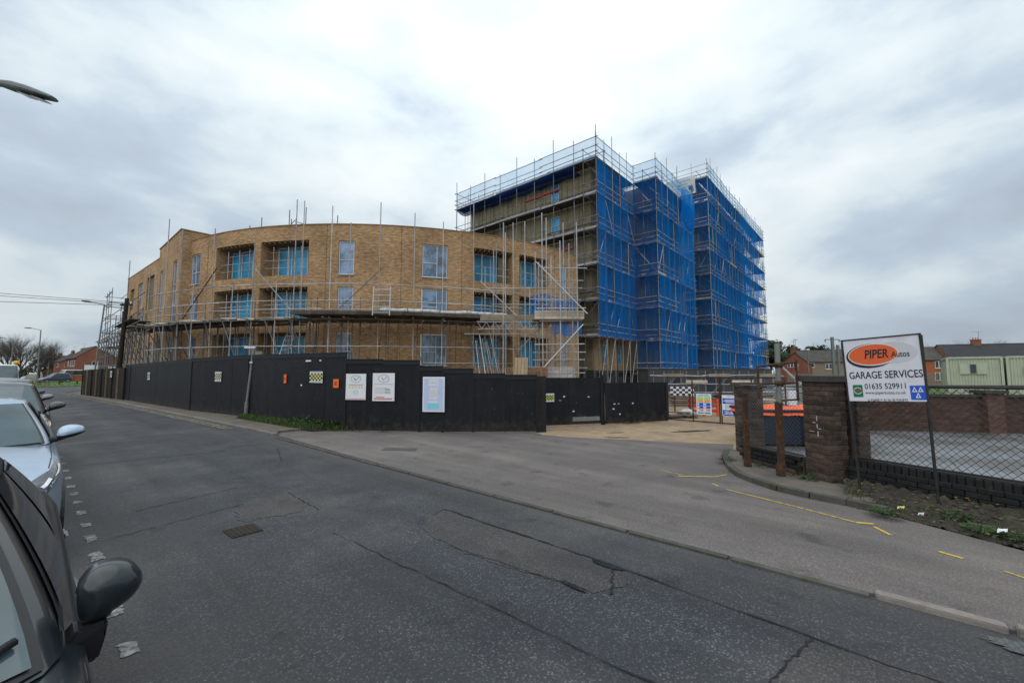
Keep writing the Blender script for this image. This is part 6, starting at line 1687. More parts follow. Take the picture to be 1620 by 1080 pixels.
def container(lab, p, ang, L, win, z0=.1):
    t = thing('container', lab, 'container', (*p, z0), 'pale green site containers'); R = Matrix.Translation((*p, z0)) @ Matrix.Rotation(ang, 4, 'Z'); W, H = 6.0, 2.78
    b = MB(); n = int(L / .14); prof = []
    for k in range(n):
        x0 = L * k / n; w = L / n; prof += [(x0, 0), (x0 + w * .3, 0), (x0 + w * .5, .035), (x0 + w * .8, .035)]
    prof.append((L, 0))
    for (x0, y0), (x1, y1) in zip(prof, prof[1:]): b.quad((x0, y0, .12), (x1, y1, .12), (x1, y1, H - .1), (x0, y0, H - .1))
    prof = []
    m = int(W / .14)
    for k in range(m): y0 = W * k / m; w = W / m; prof += [(0, y0), (0, y0 + w * .3), (.035, y0 + w * .5), (.035, y0 + w * .8)]
    prof.append((0, W))
    for xx in (0, 1):
        for (x0, y0), (x1, y1) in zip(prof, prof[1:]):
            X = (lambda v: v) if xx == 0 else (lambda v: L - v)
            b.quad((X(x0), y0, .12), (X(x1), y1, .12), (X(x1), y1, H - .1), (X(x0), y0, H - .1))
    b.quad((0, W, .12), (L, W, .12), (L, W, H - .1), (0, W, H - .1)); b.obj('corrugated_side', M['container'], t, mw=R)
    b = MB()
    for z in (.06, H - .05): b.box((L / 2, .0, z), (L, .12, .12)); b.box((L / 2, W, z), (L, .12, .12)); b.box((0, W / 2, z), (.12, W, .12)); b.box((L, W / 2, z), (.12, W, .12))
    for x in (0, L):
        for y in (0, W): b.box((x, y, H / 2), (.13, .13, H))
    b.obj('frame', M['container'], t, mw=R)
    b = MB(); b.box((L / 2, W / 2, H + .012), (L - .1, W - .1, .03)); b.obj('roof', M['container'], t, mw=R)
    for (x, z, w, h, sh) in win:
        b = MB(); b.box((x, -.05, z), (w + .1, .07, h + .1)); f = b.obj('window', M['container'], t, mw=R); b = MB(); b.box((x, -.09, z), (w, .02, h)); b.obj('pane', M['dark_glass'], f, mw=R)
        if sh:
            for s in (-1, 1): b = MB(); b.box((x + s * (w / 2 + .27), -.06, z), (.46, .05, h + .14)); b.obj('shutter', M['container'], t, mw=R)
    for x in (.6, L - .6): b = MB(); b.box((x, W / 2, -z0 / 2), (.3, W * .9, z0 - .004)); b.obj('block', M['pallet_block'], t, mw=R)


aC = R_(-92)
pC = fr(30.6, 31.7); container('pale green corrugated container with a shuttered window behind the yard wall', pC, aC, 2.6, [(1.25, 1.96, .3, .62, True)])
pC = (pC[0] + 2.85 * math.cos(aC), pC[1] + 2.85 * math.sin(aC)); container('second pale green container cut by the right edge of the picture', pC, aC, 2.6, [(1.2, 1.8, .9, .45, False)])


def house(name, lab, org, ang, L, D, He, Hr, wm, rm, wins, chim=(), gable_win=(), hip=False, m2=None, z0=0.0, cat='house', group=None, over=.25):
    """org = front left corner on the ground; local x along the front, y to the back; ridge along x"""
    t = thing(name, lab, cat, (*org, z0), group); R = Matrix.Translation((*org, z0)) @ Matrix.Rotation(ang, 4, 'Z')
    b = MB()
    U = lambda pts: pts
    b.quad((0, 0, 0), (L, 0, 0), (L, 0, He), (0, 0, He), [(0, 0), (L, 0), (L, He), (0, He)]); b.quad((L, D, 0), (0, D, 0), (0, D, He), (L, D, He), [(0, 0), (L, 0), (L, He), (0, He)])
    for x in (0, L):
        i = len(b.v); b.v += [(x, 0, 0), (x, D, 0), (x, D, He), (x, D / 2, Hr), (x, 0, He)]; b.f.append((i, i + 1, i + 2, i + 3, i + 4) if x else (i + 4, i + 3, i + 2, i + 1, i)); q = [(0, 0), (D, 0), (D, He), (D / 2, Hr), (0, He)]; b.uv.append(q if x else q[::-1])
    b.obj('wall', wm, t, mw=R)
    s = (Hr - He) / (D / 2); b = MB(); e = over; zl = He - s * e; n = max(3, int(math.hypot(D / 2, Hr - He) / .32))
    for sd in (0, 1):
        for k in range(n):          # courses of tiles, each lapping the one below
            y0, y1 = -e + (D / 2 + e) * k / n, -e + (D / 2 + e) * (k + 1) / n; z0_, z1_ = zl + s * (y0 + e) + .07, zl + s * (y1 + e) + .035
            Y = (lambda v: v) if sd == 0 else (lambda v: D - v)
            b.quad((-e * .6, Y(y0), z0_), (L + e * .6, Y(y0), z0_), (L + e * .6, Y(y1), z1_), (-e * .6, Y(y1), z1_)); b.quad((-e * .6, Y(y0), z0_ - .045), (L + e * .6, Y(y0), z0_ - .045), (L + e * .6, Y(y0), z0_), (-e * .6, Y(y0), z0_))
    b.box((L / 2, D / 2, Hr + .06), (L + e * 1.2, .18, .1)); rf = b.obj('roof', rm, t, mw=R)
    b = MB(); b.box((L / 2, -e, zl + .0), (L + e, .09, .1)); b.obj('gutter', M['trim'], t, mw=R)
    for (x, w, d, h) in chim:
        b = MB(); b.box((x, D / 2, Hr + h / 2 - .5), (w, d, h + 1)); b.box((x, D / 2, Hr + h + .04), (w + .14, d + .14, .12)); c = b.obj('chimney', M['chim_brick'], rf, mw=R)
        b = MB()
        for j in range(3): b.tube((x - w * .3 + w * .3 * j, D / 2, Hr + h + .1), (x - w * .3 + w * .3 * j, D / 2, Hr + h + .42), .1, .08, n=8)
        b.obj('chimney_pot', M['chim_pot'], rf, mw=R)
        b = MB(); b.tube((x + w * .45, D / 2 + .2, Hr + h), (x + w * .45, D / 2 + .2, Hr + h + 1.5), .025, n=5); b.tube((x - .4, D / 2 + .2, Hr + h + 1.45), (x + .9, D / 2 + .25, Hr + h + 1.45), .018, n=4)
        for j in range(5): b.tube((x - .3 + .28 * j, D / 2 - .1, Hr + h + 1.45), (x - .3 + .28 * j, D / 2 + .5, Hr + h + 1.45), .012, n=4)
        b.obj('aerial', M['post_grey'], rf, mw=R)
    for (x, z, w, h) in wins:
        b = MB(); b.box((x, -.02, z), (w, .1, h)); b.box((x, -.06, z - h / 2 - .05), (w + .2, .14, .07)); f = b.obj('window', M['upvc'], t, mw=R)
        nn = max(1, round(w / .6))
        for j in range(nn): g = MB(); g.box((x - w / 2 + w * (j + .5) / nn, -.075, z), (w / nn - .12, .02, h - .14)); g.obj('pane', M['dark_glass'], f, mw=R)
    for (y, z, w, h, x) in gable_win:
        b = MB(); b.box((x, y, z), (.12, w, h)); f = b.obj('window', M['upvc'], t, mw=R)
        for j in (0, 1): g = MB(); g.box((x + (.07 if x > 0 else -.07), y - w / 4 + w / 2 * j, z), (.03, w / 2 - .12, h - .14)); g.obj('pane', M['dark_glass'], f, mw=R)
    return t


M['chim_brick'] = mat('chimney_brick', (.24, .10, .06), .9, var=.3, scale=6); M['chim_pot'] = mat('chimney_pot', (.36, .2, .13), .85, var=.2)
aR = -YAW
house('terraced_house', 'long slate roofed brick terrace with two chimneys behind the containers', fr(70, 73.0), aR - R_(24), 22, 7.5, 4.35, 6.6, M['orange_brick'], M['slate'], [(2, 3.4, 1, 1.3), (6, 3.4, 1, 1.3)], chim=[(5.0, 1.1, .7, .75), (12.3, 1.1, .7, .8), (19, 1.1, .7, .8)])
house('terraced_house', 'orange brick terrace with grey tiled roof just right of the garage sign', fr(72, 70.6), aR - R_(24), 4.6, 7.5, 4.1, 6.3, M['orange_brick'], M['old_tile'], [(1.9, 3.2, 1.0, 1.2), (1.9, 1.2, 1.2, 1.3)], chim=[(.4, 1.0, .7, .9)])
house('terraced_house', 'pebble dashed cottage row with grey roof and small white windows left of the garage sign', fr(76, 53.1), aR - R_(14), 6.2, 8, 3.85, 6.0, M['pebble'], M['old_tile'], [(1.0, 3.2, .7, .8), (3.6, 2.95, 1.0, 1.0)], group=None)
house('terraced_house', 'white rendered cottage adjoining the pebble dashed row', (fr(76, 53.1)[0] + 6.22 * math.cos(aR - R_(14)), fr(76, 53.1)[1] + 6.22 * math.sin(aR - R_(14))), aR - R_(14), 3.2, 8.02, 3.95, 6.02, M['render'], M['old_tile'], [(1.5, 2.9, .9, 1.1)])
g = house('brick_house', 'red brick house with gable end, small white window and two chimneys below the evergreen trees', fr(79.7, 50.4), R_(41) + math.pi - R_(31), 9, 4.6, 3.0, 5.1, M['red_brick'], M['brown_tile'], [], chim=[(2.5, .8, .6, .9), (7.6, .8, .6, .9)], gable_win=[(1.6, 3.1, .9, .8, 9.0)])


def stem(b, p, d, r, L, lvl, m_lvl, spread, n=5):
    p = Vector(p); d = Vector(d).normalized(); segs = 3; q = p
    for k in range(segs):
        d2 = (d + Vector((random.uniform(-.16, .16), random.uniform(-.16, .16), random.uniform(-.05, .12)))).normalized(); e = q + d2 * L / segs; r2 = r * (1 - .16 * (k + 1))
        b.tube(q, e, r * (1 - .16 * k), r2, n=4 if lvl else 7, cap=False); q = e; d = d2
        if lvl < m_lvl and k >= 0:
            for _ in range(n if k == segs - 1 else 2):
                o = Vector((random.uniform(-1, 1), random.uniform(-1, 1), random.uniform(-.3, .7))); stem(b, q, d + o * spread, r2 * .62, L * random.uniform(.55, .75), lvl + 1, m_lvl, spread, n)


def bare_tree(lab, x, y, h, r=.22, lv=3):
    t = thing('bare_tree', lab, 'tree', (x, y, 0), 'bare winter trees')
    b = MB(); b.tube((x, y, 0), (x + .1, y, h * .28), r, r * .75, n=8); b.obj('trunk', M['bark'], t)
    b = MB()
    for k in range(5): stem(b, (x + .1, y, h * (.2 + .02 * k)), (random.uniform(-.7, .7), random.uniform(-.7, .7), 1.0), r * .55, h * .34, 0, lv, .75, 4)
    b.obj('crown', M['twig'], t)


def evergreen(lab, x, y, h, w, n=2600, base=.15, shape=1.0):
    t = thing('evergreen_tree', lab, 'tree', (x, y, 0), 'dark evergreen trees behind the houses')
    b = MB(); b.tube((x, y, 0), (x, y, h * .75), w * .05, w * .02, n=7)
    lobes = [(random.uniform(-.6, .6) * w, random.uniform(-.6, .6) * w, h * random.uniform(.45, .88), w * random.uniform(.25, .5)) for _ in range(14)]
    for (lx, ly, lz, lr) in lobes: b.tube((x, y, h * .35), (x + lx, y + ly, lz), w * .02, w * .008, n=4, cap=False)
    b.obj('trunk', M['bark'], t); b = MB()
    for _ in range(n):
        lx, ly, lz, lr = random.choice(lobes); v = Vector((random.gauss(0, 1), random.gauss(0, 1), random.gauss(0, 1))).normalized() * lr * random.random() ** .4
        c = Vector((x + lx, y + ly, lz)) + v; s = random.uniform(.25, .6); a = Vector((random.gauss(0, 1), random.gauss(0, 1), random.gauss(0, .6))).normalized() * s; d = a.orthogonal().normalized() * s * .5
        b.quad(c - a, c + d, c + a, c - d)
    b.obj('crown', M['evergreen'], t)


for (f, r, h, w, lab) in [(95, 58.5, 8.8, 4.2, 'broad dark evergreen just right of the blue netting, above the red brick house'), (98, 64.5, 8.2, 3.4, 'dark evergreen between the red brick house chimneys'), (92, 61, 7.4, 2.6, 'smaller evergreen between two taller evergreens'), (105, 75.5, 8.6, 3.6, 'rounded dark evergreen above the pebble dashed roof'), (90, 55.5, 7.5, 2.6, 'evergreen half hidden by the end of the blue netting')]:
    evergreen(lab, *fr(f, r), h, w)
for (f, r, h) in [(120, 118, 12.5), (125, 124, 11.6), (118, 126, 12.4), (130, 150, 13), (125, 146, 12.4), (128, 142, 12.8), (130, 96, 12.6), (127, 101, 12)]:
    bare_tree('bare winter tree poking above the terrace roofs', *fr(f, r), h, .2, lv=2)
mt = thing('catenary_mast', 'grey railway mast with cross arm left of the garage sign', 'mast', (*fr(60, 45.9), 0))
p = fr(60, 45.9); pole('column', (*p, 0), (*p, 6.9), .22, M['post_grey'], mt); q0, q1 = fr(60, 44.9), fr(60, 46.9); pole('cross_arm', (*q0, 6.55), (*q1, 6.55), .06, M['post_grey'], mt)
for q in (q0, q1): pole('insulator', (*q, 6.2), (*q, 6.55), .08, M['post_grey'], mt)
mt = thing('catenary_mast', 'shorter grey railway mast beside the taller one', 'mast', (*fr(62, 48.2), 0))
p = fr(62, 48.2); pole('column', (*p, 0), (*p, 5.9), .2, M['post_grey'], mt); pole('cross_arm', (*fr(62, 47.4), 5.2), (*fr(62, 49), 5.2), .05, M['post_grey'], mt)
lp2 = thing('lamp_post', 'thin pale lamp post in front of the pebble dashed cottages', 'lamp post', (*fr(58, 40.9), 0)); p = fr(58, 40.9); pole('column', (*p, 0), (*p, 4.9), .08, M['post_grey'], lp2); slab('head', (*p, 5.0), (.4, .25, .2), M['upvc'], lp2, rz=-YAW)
for i, (f, r, z0) in enumerate(((66.5, 47.6, 5.9),)): pass
pf = thing('palisade_fence', 'grey railway palisade fence below the cottages', 'fence', (*fr(45, 34), 0)); b = MB()
for k in range(120):
    p = fr(45, 29.5 + k * .16); slab('pale', (*p, .85), (.07, .02, 1.7), M['post_grey'], pf, rz=-YAW)
for z in (.4, 1.4): pole('rail', (*fr(45.05, 29.3), z), (*fr(45.05, 48.8), z), .03, M['post_grey'], pf)

# ------------------------------------------------------------------ parked cars


def lerp(a, b, t): return a + (b - a) * t


class Car:
    def __init__(s, name, lab, cat, cx, u0, L, hw, pm, yb, zb, wb, yr0, zr, wr, yr1, yre, group='cars parked along the kerb', glass='car_glass', nose=.62, bon=.78, yaw=0.0, mirror=True, zclear=.2, flatrear=False, hl='headlight', wheel=.31):
        s.__dict__.update(locals()); s.t = thing(name, lab, cat, (cx, u0, 0), group)
        s.R = Matrix.Translation((cx, u0, 0)) @ Matrix.Rotation(yaw, 4, 'Z')
        # stations: y, half width, shoulder height, centre height, bottom
        s.st = [(0.0, hw * .52, nose * .80, nose * .84, zclear + .06), (.05, hw * .74, nose * .95, nose * 1.0, zclear + .0), (.16, hw * .88, nose * 1.06, nose * 1.13, zclear - .02), (.38, hw * .965, bon * .97, bon * 1.03, zclear - .03), (.75, hw, lerp(bon, zb, .35) - .0, lerp(bon, zb, .4) + .05, zclear - .03),
                (yb, hw, zb - .045, zb + .02, zclear - .03), (yb + 1.2, hw * 1.005, zb - .02, zb, zclear - .03), (yre - .5, hw * .995, zb + .02, zb + .02, zclear - .02), (L - .18, hw * .95, zb + .01, zb + .01, zclear), (L - .03, hw * .84, zb - .08, zb - .06, zclear + .05), (L, hw * .7, zb - .25, zb - .22, zclear + .12)]
        s.build()

    def sec(s, y):
        st = s.st
        if y <= st[0][0]: return st[0]
        for a, b in zip(st, st[1:]):
            if a[0] <= y <= b[0]:
                t = (y - a[0]) / (b[0] - a[0]); return tuple(lerp(p, q, t) for p, q in zip(a, b))
        return st[-1]

    def B(s, y, q, sx=1, off=0.0):
        _, w, zs, zc, z0 = s.sec(y)
        P = [(.86 * w, z0), (.985 * w, z0 + .05), (1.0 * w, lerp(z0, zs, .28)), (1.0 * w, lerp(z0, zs, .55)), (.985 * w, lerp(z0, zs, .80)), (.955 * w, zs - .02), (.885 * w, zs + .012), (.5 * w, lerp(zs, zc, .7) + .01), (0, zc + .012)]
        f = q * (len(P) - 1); i = min(int(f), len(P) - 2); t = f - i; x, z = lerp(P[i][0], P[i + 1][0], t), lerp(P[i][1], P[i + 1][1], t)
        return Vector((sx * (x + off), y - off * .4 * max(0, 1 - y / .5), z + off * .5))

    def C(s, t, v, sx=1, off=0.0):
        def raw(t, v):
            w = s.wb + (s.wr - s.wb) * v ** 1.25; yF = lerp(s.yb, s.yr0, v); yR = lerp(s.yre, s.yr1, v); z = lerp(s.zb - .02, s.zr, v)
            if t <= .22: k = t / .22; x, y = w * .94 * k, yF - .17 * (1 - .55 * v) * (1 - k * k)
            elif t <= .30: k = (t - .22) / .08; x, y = lerp(w * .94, w, k), lerp(yF, yF + .10, k)
            elif t <= .78: k = (t - .30) / .48; x, y = w * (1 + .02 * math.sin(k * math.pi)), lerp(yF + .10, yR - .14, k)
            elif t <= .87: k = (t - .78) / .09; x, y = lerp(w, w * .86, k), lerp(yR - .14, yR, k)
            else: k = (t - .87) / .13; x, y = w * .86 * (1 - k), yR + .06 * k
            return Vector((x, y, z))
        p = raw(t, v)
        if off:
            du = raw(min(1, t + .01), v) - raw(max(0, t - .01), v); dv = raw(t, min(1, v + .02)) - raw(t, max(0, v - .02)); n = du.cross(dv)
            if n.length > 1e-9: n.normalize(); p = p + n * off
        return Vector((p.x * sx, p.y, p.z))

    def put(s, b, name, m, parent=None, smooth=True): return b.obj(name, m, parent or s.t, smooth, mw=s.R)

    def patch(s, name, m, fn, nu, nv, parent=None):
        b = MB(); b.grid(fn, nu, nv); return s.put(b, name, m, parent)

    def build(s):
        b = MB(); ys = [0, .02, .05, .1, .16, .26, .38, .55, .75, lerp(.75, s.yb, .5), s.yb, s.yb + .5, s.yb + 1.2, s.yre - .5, s.yre, s.L - .18, s.L - .08, s.L - .03, s.L]; nq = 24
        for sx in (1, -1):
            for y0, y1 in zip(ys, ys[1:]):
                for k in range(nq):
                    a, c, d, e = s.B(y0, k / nq, sx), s.B(y1, k / nq, sx), s.B(y1, (k + 1) / nq, sx), s.B(y0, (k + 1) / nq, sx)
                    b.quad(*((a, c, d, e) if sx == 1 else (e, d, c, a)))
        for y in (0, s.L):
            for k in range(nq):
                a, c = s.B(y, k / nq, 1), s.B(y, (k + 1) / nq, 1); q = (a, c, Vector((-c.x, c.y, c.z)), Vector((-a.x, a.y, a.z))); b.quad(*(q if y == 0 else q[::-1]))
        bm = bmesh.new(); me = b.mesh('body', s.pm, True); bm.from_mesh(me); bmesh.ops.remove_doubles(bm, verts=bm.verts, dist=.0008); bm.to_mesh(me); bm.free()
        for p in me.polygons: p.use_smooth = True
        body = link(bpy.data.objects.new('body', me), s.t, s.R); s.body = body
        b = MB(); nt, nv = 44, 8
        for sx in (1, -1):
            for i in range(nt):
                for k in range(nv):
                    a, c, d, e = s.C(i / nt, k / nv, sx), s.C((i + 1) / nt, k / nv, sx), s.C((i + 1) / nt, (k + 1) / nv, sx), s.C(i / nt, (k + 1) / nv, sx)
                    b.quad(*((a, c, d, e) if sx == 1 else (e, d, c, a)))
                for k in range(5):          # roof
                    def rp(t, k):
                        p = s.C(t, 1, sx); q = k / 5; cy = lerp(p.y, min(max(p.y, s.yr0 + .25), s.yr1 - .25), q); return Vector((p.x * (1 - q), cy, p.z + .065 * (1 - (1 - q) ** 2.2)))
                    a, c, d, e = rp(i / nt, k), rp((i + 1) / nt, k), rp((i + 1) / nt, k + 1), rp(i / nt, k + 1); b.quad(*((a, c, d, e) if sx == 1 else (e, d, c, a)))
        bm = bmesh.new(); me = b.mesh('cabin', s.pm, True); bm.from_mesh(me); bmesh.ops.remove_doubles(bm, verts=bm.verts, dist=.0008); bm.to_mesh(me); bm.free()
        for p in me.polygons: p.use_smooth = True
        link(bpy.data.objects.new('roof', me), s.t, s.R)
        gl = M[s.glass]; F = lambda t: (abs(t), 1 if t >= 0 else -1)

        def front(u, v, o, e=0.0): t = (u - .5) * 2 * (.215 + e); return s.C(abs(t), .035 - e * 1.5 + (.90 + e * 3) * v, 1 if t >= 0 else -1, o)
        s.patch('windscreen_seal', M['trim'], lambda u, v: front(u, v, .006, .014), 24, 8)
        s.ws = s.patch('windscreen', gl, lambda u, v: front(u, v, .013), 24, 8)
        for sx in (1, -1):
            s.patch('window_trim', M['trim'], lambda u, v: s.C(.315 + .45 * u, .03 + .90 * v, sx, .006), 20, 6)
            for (t0, t1) in ((.335, .525), (.55, .74)):
                s.patch('side_window', M['car_glass_dark'], lambda u, v: s.C(lerp(t0, t1, u) , .09 + .76 * v, sx, .012), 8, 6)
        s.patch('rear_window', M['car_glass_dark'], lambda u, v: s.C(1 - abs((u - .5) * .2), .1 + .78 * v, 1 if u >= .5 else -1, .012), 12, 6)
        for sx in (1, -1):
            for yw in (.82, s.L - .78):
                hwv = s.sec(yw)[1]; x = sx * (hwv - .10); r = s.wheel
                b = MB(); b.tube((sx * (hwv - .03), yw, r + .02), (sx * (hwv + .005), yw, r + .02), r + .055, n=28); s.put(b, 'wheel_arch', M['trim'], smooth=False)
                b = MB(); b.tube((x - sx * .09, yw, r), (x + sx * .108, yw, r), r, n=28); w = s.put(b, 'wheel', M['tyre'], smooth=False)
                b = MB(); b.tube((x + sx * .10, yw, r), (x + sx * .113, yw, r), r * .68, n=24); s.put(b, 'rim', M['rim'], w, smooth=False)
            s.headlight(sx)
            # door gaps and handles
            for yd in (s.yb + .12, s.yb + 1.12, s.yb + 2.0):
                if yd < s.L - .5: s.patch('door_gap', M['trim'], lambda u, v: s.B(yd + .008 * u, .14 + .5 * v, sx, .002), 1, 8)
            s.patch('sill', M['trim'], lambda u, v: s.B(lerp(1.2, s.L - 1.15, u), .01 + .13 * v, sx, .006), 10, 3)
            if s.mirror is True: s.std_mirror(sx)
        b = MB(); b.box((0, .02, s.zclear + .12), (s.hw * 1.0, .05, .12)); s.put(b, 'grille', M['trim'], smooth=False)

    def headlight(s, sx):
        h = s.patch('headlight', M[s.hl], lambda u, v: s.B(lerp(.06, .66, u), lerp(.55 + .10 * u, .55 + .10 * u + .25 * (1 - .8 * u), v), sx, .012), 12, 8)
        s.patch('light_strip', M['chrome'], lambda u, v: s.B(lerp(.08, .56, u), lerp(.565, .60, v) + .085 * u, sx, .02), 10, 2, h)
        s.patch('inner_lamp', M['chrome'], lambda u, v: s.B(lerp(.14, .26, u), lerp(.645, .70, v), sx, .019), 4, 3, h)
        s.patch('bonnet_gap', M['trim'], lambda u, v: s.B(lerp(.34, s.yb - .02, u), .742 + .010 * v, sx, .0025), 12, 1)

    def std_mirror(s, sx, m=None):
        y, x0, z = s.yb + .18, s.wb + .0, s.zb + .04
        def f(u, v):
            a, e = u * 6.2832, (v - .5) * math.pi; ct = math.copysign(abs(math.cos(e)) ** .7, math.cos(e))
            X = .115 * math.sin(e); w = (.072 if math.sin(a) > 0 else .034) * (1 - .3 * math.sin(e)) 
            return (sx * (x0 + .16 + X), y + .085 * ct * math.cos(a) * (.55 if math.cos(a) > 0 else 1.0), z + .035 + (w + .02) * ct * math.sin(a) + .02 * math.sin(e))
        b = MB(); b.grid(lambda u, v: f(-.04 + .58 * u, v), 12, 12); mr = s.put(b, 'mirror', m or s.pm)
        b = MB(); b.grid(lambda u, v: f(.53 + .44 * u, v), 10, 12); s.put(b, 'mirror_base', M['trim'], mr)
        b = MB(); b.tube((sx * (x0 - .02), y + .02, z - .05), (sx * (x0 + .12), y + .01, z + .0), .035, .03, n=8); s.put(b, 'mirror_arm', M['trim'], mr)


# the near dark hatchback, nose towards the viewpoint
c1 = Car('parked_car', 'dark slate grey car in front, cut by the left and bottom edges', 'car', -.66, .58, 3.95, .865, M['paint_dark'], 1.16, .955, .775, 2.02, 1.36, .55, 3.0, 3.72, nose=.62, bon=.76, mirror=False)


def near_mirror():
    # outline of the mirror shell (x across, z up), seen from the front; metres about its centre
    o = [(-.07, .02), (-.06, .048), (-.04, .072), (-.005, .084), (.035, .08), (.068, .06), (.09, .022), (.087, -.015), (.066, -.045), (.038, -.064), (.018, -.074), (.004, -.09), (-.05, -.09), (-.066, -.055)]
    n = len(o)
    def spl(k, t):
        p = [Vector(o[(k + j) % n]) for j in (-1, 0, 1, 2)]
        return .5 * ((2 * p[1]) + (-p[0] + p[2]) * t + (2 * p[0] - 5 * p[1] + 4 * p[2] - p[3]) * t * t + (-p[0] + 3 * p[1] - 3 * p[2] + p[3]) * t ** 3)
    pts = [spl(k, j / 4) for k in range(n) for j in range(4)]; c = Vector((.005, .01))
    cx, cy, cz = .214, 1.99, 1.03; b = MB(); lv = 9; N = len(pts)
    rings = []
    for k in range(lv + 1):
        a = k / lv * math.pi / 2; sc_ = math.cos(a) ** .8 if k < lv else 0.02; rings.append([(cx + c.x + (p.x - c.x) * sc_, cy - .07 * math.sin(a), cz + c.y + (p.y - c.y) * sc_) for p in pts])
    back = [(cx + c.x + (p.x - c.x) * .96, cy + .05, cz + c.y + (p.y - c.y) * .96) for p in pts]
    allr = [back] + rings
    for r0, r1 in zip(allr, allr[1:]):
        for k in range(N): b.quad(r0[k], r0[(k + 1) % N], r1[(k + 1) % N], r1[k])
    b.ngon(back[::-1]); b.ngon(rings[-1])
    me = b.mesh('mirror', M['paint_dark'], True); bm = bmesh.new(); bm.from_mesh(me); bmesh.ops.remove_doubles(bm, verts=bm.verts, dist=.0005); bmesh.ops.recalc_face_normals(bm, faces=bm.faces); bm.to_mesh(me); bm.free()
    mr = link(bpy.data.objects.new('mirror', me), c1.t, Matrix.Identity(4))
    b = MB()
    p0 = [(-.066, -.084), (.006, -.084), (.0, -.14), (-.012, -.21), (-.06, -.20), (-.12, -.15)]
    F = [(cx + x, cy - .055 + .02 * (z < -.2), cz + z) for x, z in p0]; Bk = [(cx + x, cy + .05, cz + z) for x, z in p0]
    b.ngon(F); b.ngon(Bk[::-1])
    for k in range(6): b.quad(F[(k + 1) % 6], F[k], Bk[k], Bk[(k + 1) % 6])
    me = b.mesh('mirror_base', M['trim']); bm = bmesh.new(); bm.from_mesh(me); bmesh.ops.remove_doubles(bm, verts=bm.verts, dist=.0005); bmesh.ops.recalc_face_normals(bm, faces=bm.faces)
    bmesh.ops.bevel(bm, geom=list(bm.edges), offset=.01, segments=2, affect='EDGES'); bm.to_mesh(me); bm.free()
    link(bpy.data.objects.new('mirror_base', me), mr, Matrix.Identity(4))
    b = MB(); b.box((cx + .008, cy + .052, cz), (.11, .004, .10)); link(bpy.data.objects.new('mirror_glass', b.mesh('mirror_glass', M['chrome'])), mr, Matrix.Identity(4))


near_mirror()
for y in (2.04, 2.92):
    bm = bmesh.new(); bmesh.ops.create_cube(bm, size=1); bmesh.ops.scale(bm, vec=(.03, .15, .026), verts=bm.verts); bmesh.ops.bevel(bm, geom=list(bm.edges), offset=.012, segments=2, affect='EDGES')
    me = bpy.data.meshes.new('door_handle'); bm.to_mesh(me); bm.free(); me.materials.append(M['chrome'] if False else M['paint_dark']); h = link(bpy.data.objects.new('door_handle', me), c1.t, c1.R @ Matrix.Translation((.845, y, .85)))
# wiper, parked along the foot of the windscreen
b = MB(); pw = [c1.C(abs(t), v, 1 if t >= 0 else -1, .03) for t, v in ((-.14, .05), (-.05, .05), (.05, .045), (.13, .06), (.17, .08), (.208, .13))]
for p, q in zip(pw, pw[1:]): b.tube(p, q, .013, .012, n=6)
pa = [c1.C(abs(t), v, 1 if t >= 0 else -1, .045) for t, v in ((-.1, .01), (-.02, .06), (.06, .095))]
for p, q in zip(pa, pa[1:]): b.tube(p, q, .013, .010, n=6)
c1.put(b, 'wiper', M['trim'])
c1.patch('bonnet_gap', M['trim'], lambda u, v: c1.B(lerp(.35, 1.12, u), .70 + .012 * v, 1, .003), 10, 1)
# silver hatchback behind it
c2 = Car('parked_car', 'pale blue silver hatchback second in the row with bright headlight strip', 'car', -.58, 5.55, 4.1, .885, M['paint_silver'], 1.38, .99, .79, 2.3, 1.40, .58, 3.4, 3.85, nose=.70, bon=.86)
c3 = Car('parked_car', 'black car third in the row with black door mirror and brownish headlight', 'car', -.52, 10.7, 4.2, .89, M['paint_black'], 1.42, 1.02, .78, 2.3, 1.52, .6, 3.4, 4.0, nose=.7, bon=.85, hl='brown_reflection_lens')
c4 = Car('parked_car', 'grey car fourth in the row showing only its roof and mirror', 'car', -.55, 15.4, 4.2, .89, M['paint_grey'], 1.4, 1.02, .78, 2.2, 1.56, .62, 3.4, 4.0, nose=.7, bon=.85)
c5 = Car('parked_car', 'dark blue car fifth in the row just before the white van', 'car', -.62, 20.4, 4.3, .89, M['paint_blue'], 1.45, 1.0, .78, 2.3, 1.46, .6, 3.4, 4.0, nose=.7, bon=.85)
c6 = Car('parked_van', 'white high roofed panel van at the far end of the row', 'van', -1.2, 38.5, 5.2, .98, M['paint_white'], 1.05, 1.35, .93, 1.75, 2.24, .86, 4.9, 5.05, nose=.95, bon=1.1, group='vans and cars at the road end', yaw=R_(3))

# ------------------------------------------------------------------ street lamps, telegraph pole, far side of the junction
sl = thing('street_lamp', 'lantern of the nearest street lamp reaching in at the upper left corner', 'street lamp', (-2.6, 6.0, 0), 'street lamps')
pole('column', (-2.6, 12.1, 0), (-2.6, 12.1, 6.3), .07, M['lamp_grey'], sl); pole('arm', (-2.6, 12.1, 6.28), (-0.490, 9.626, 6.030), .035, M['lamp_grey'], sl)


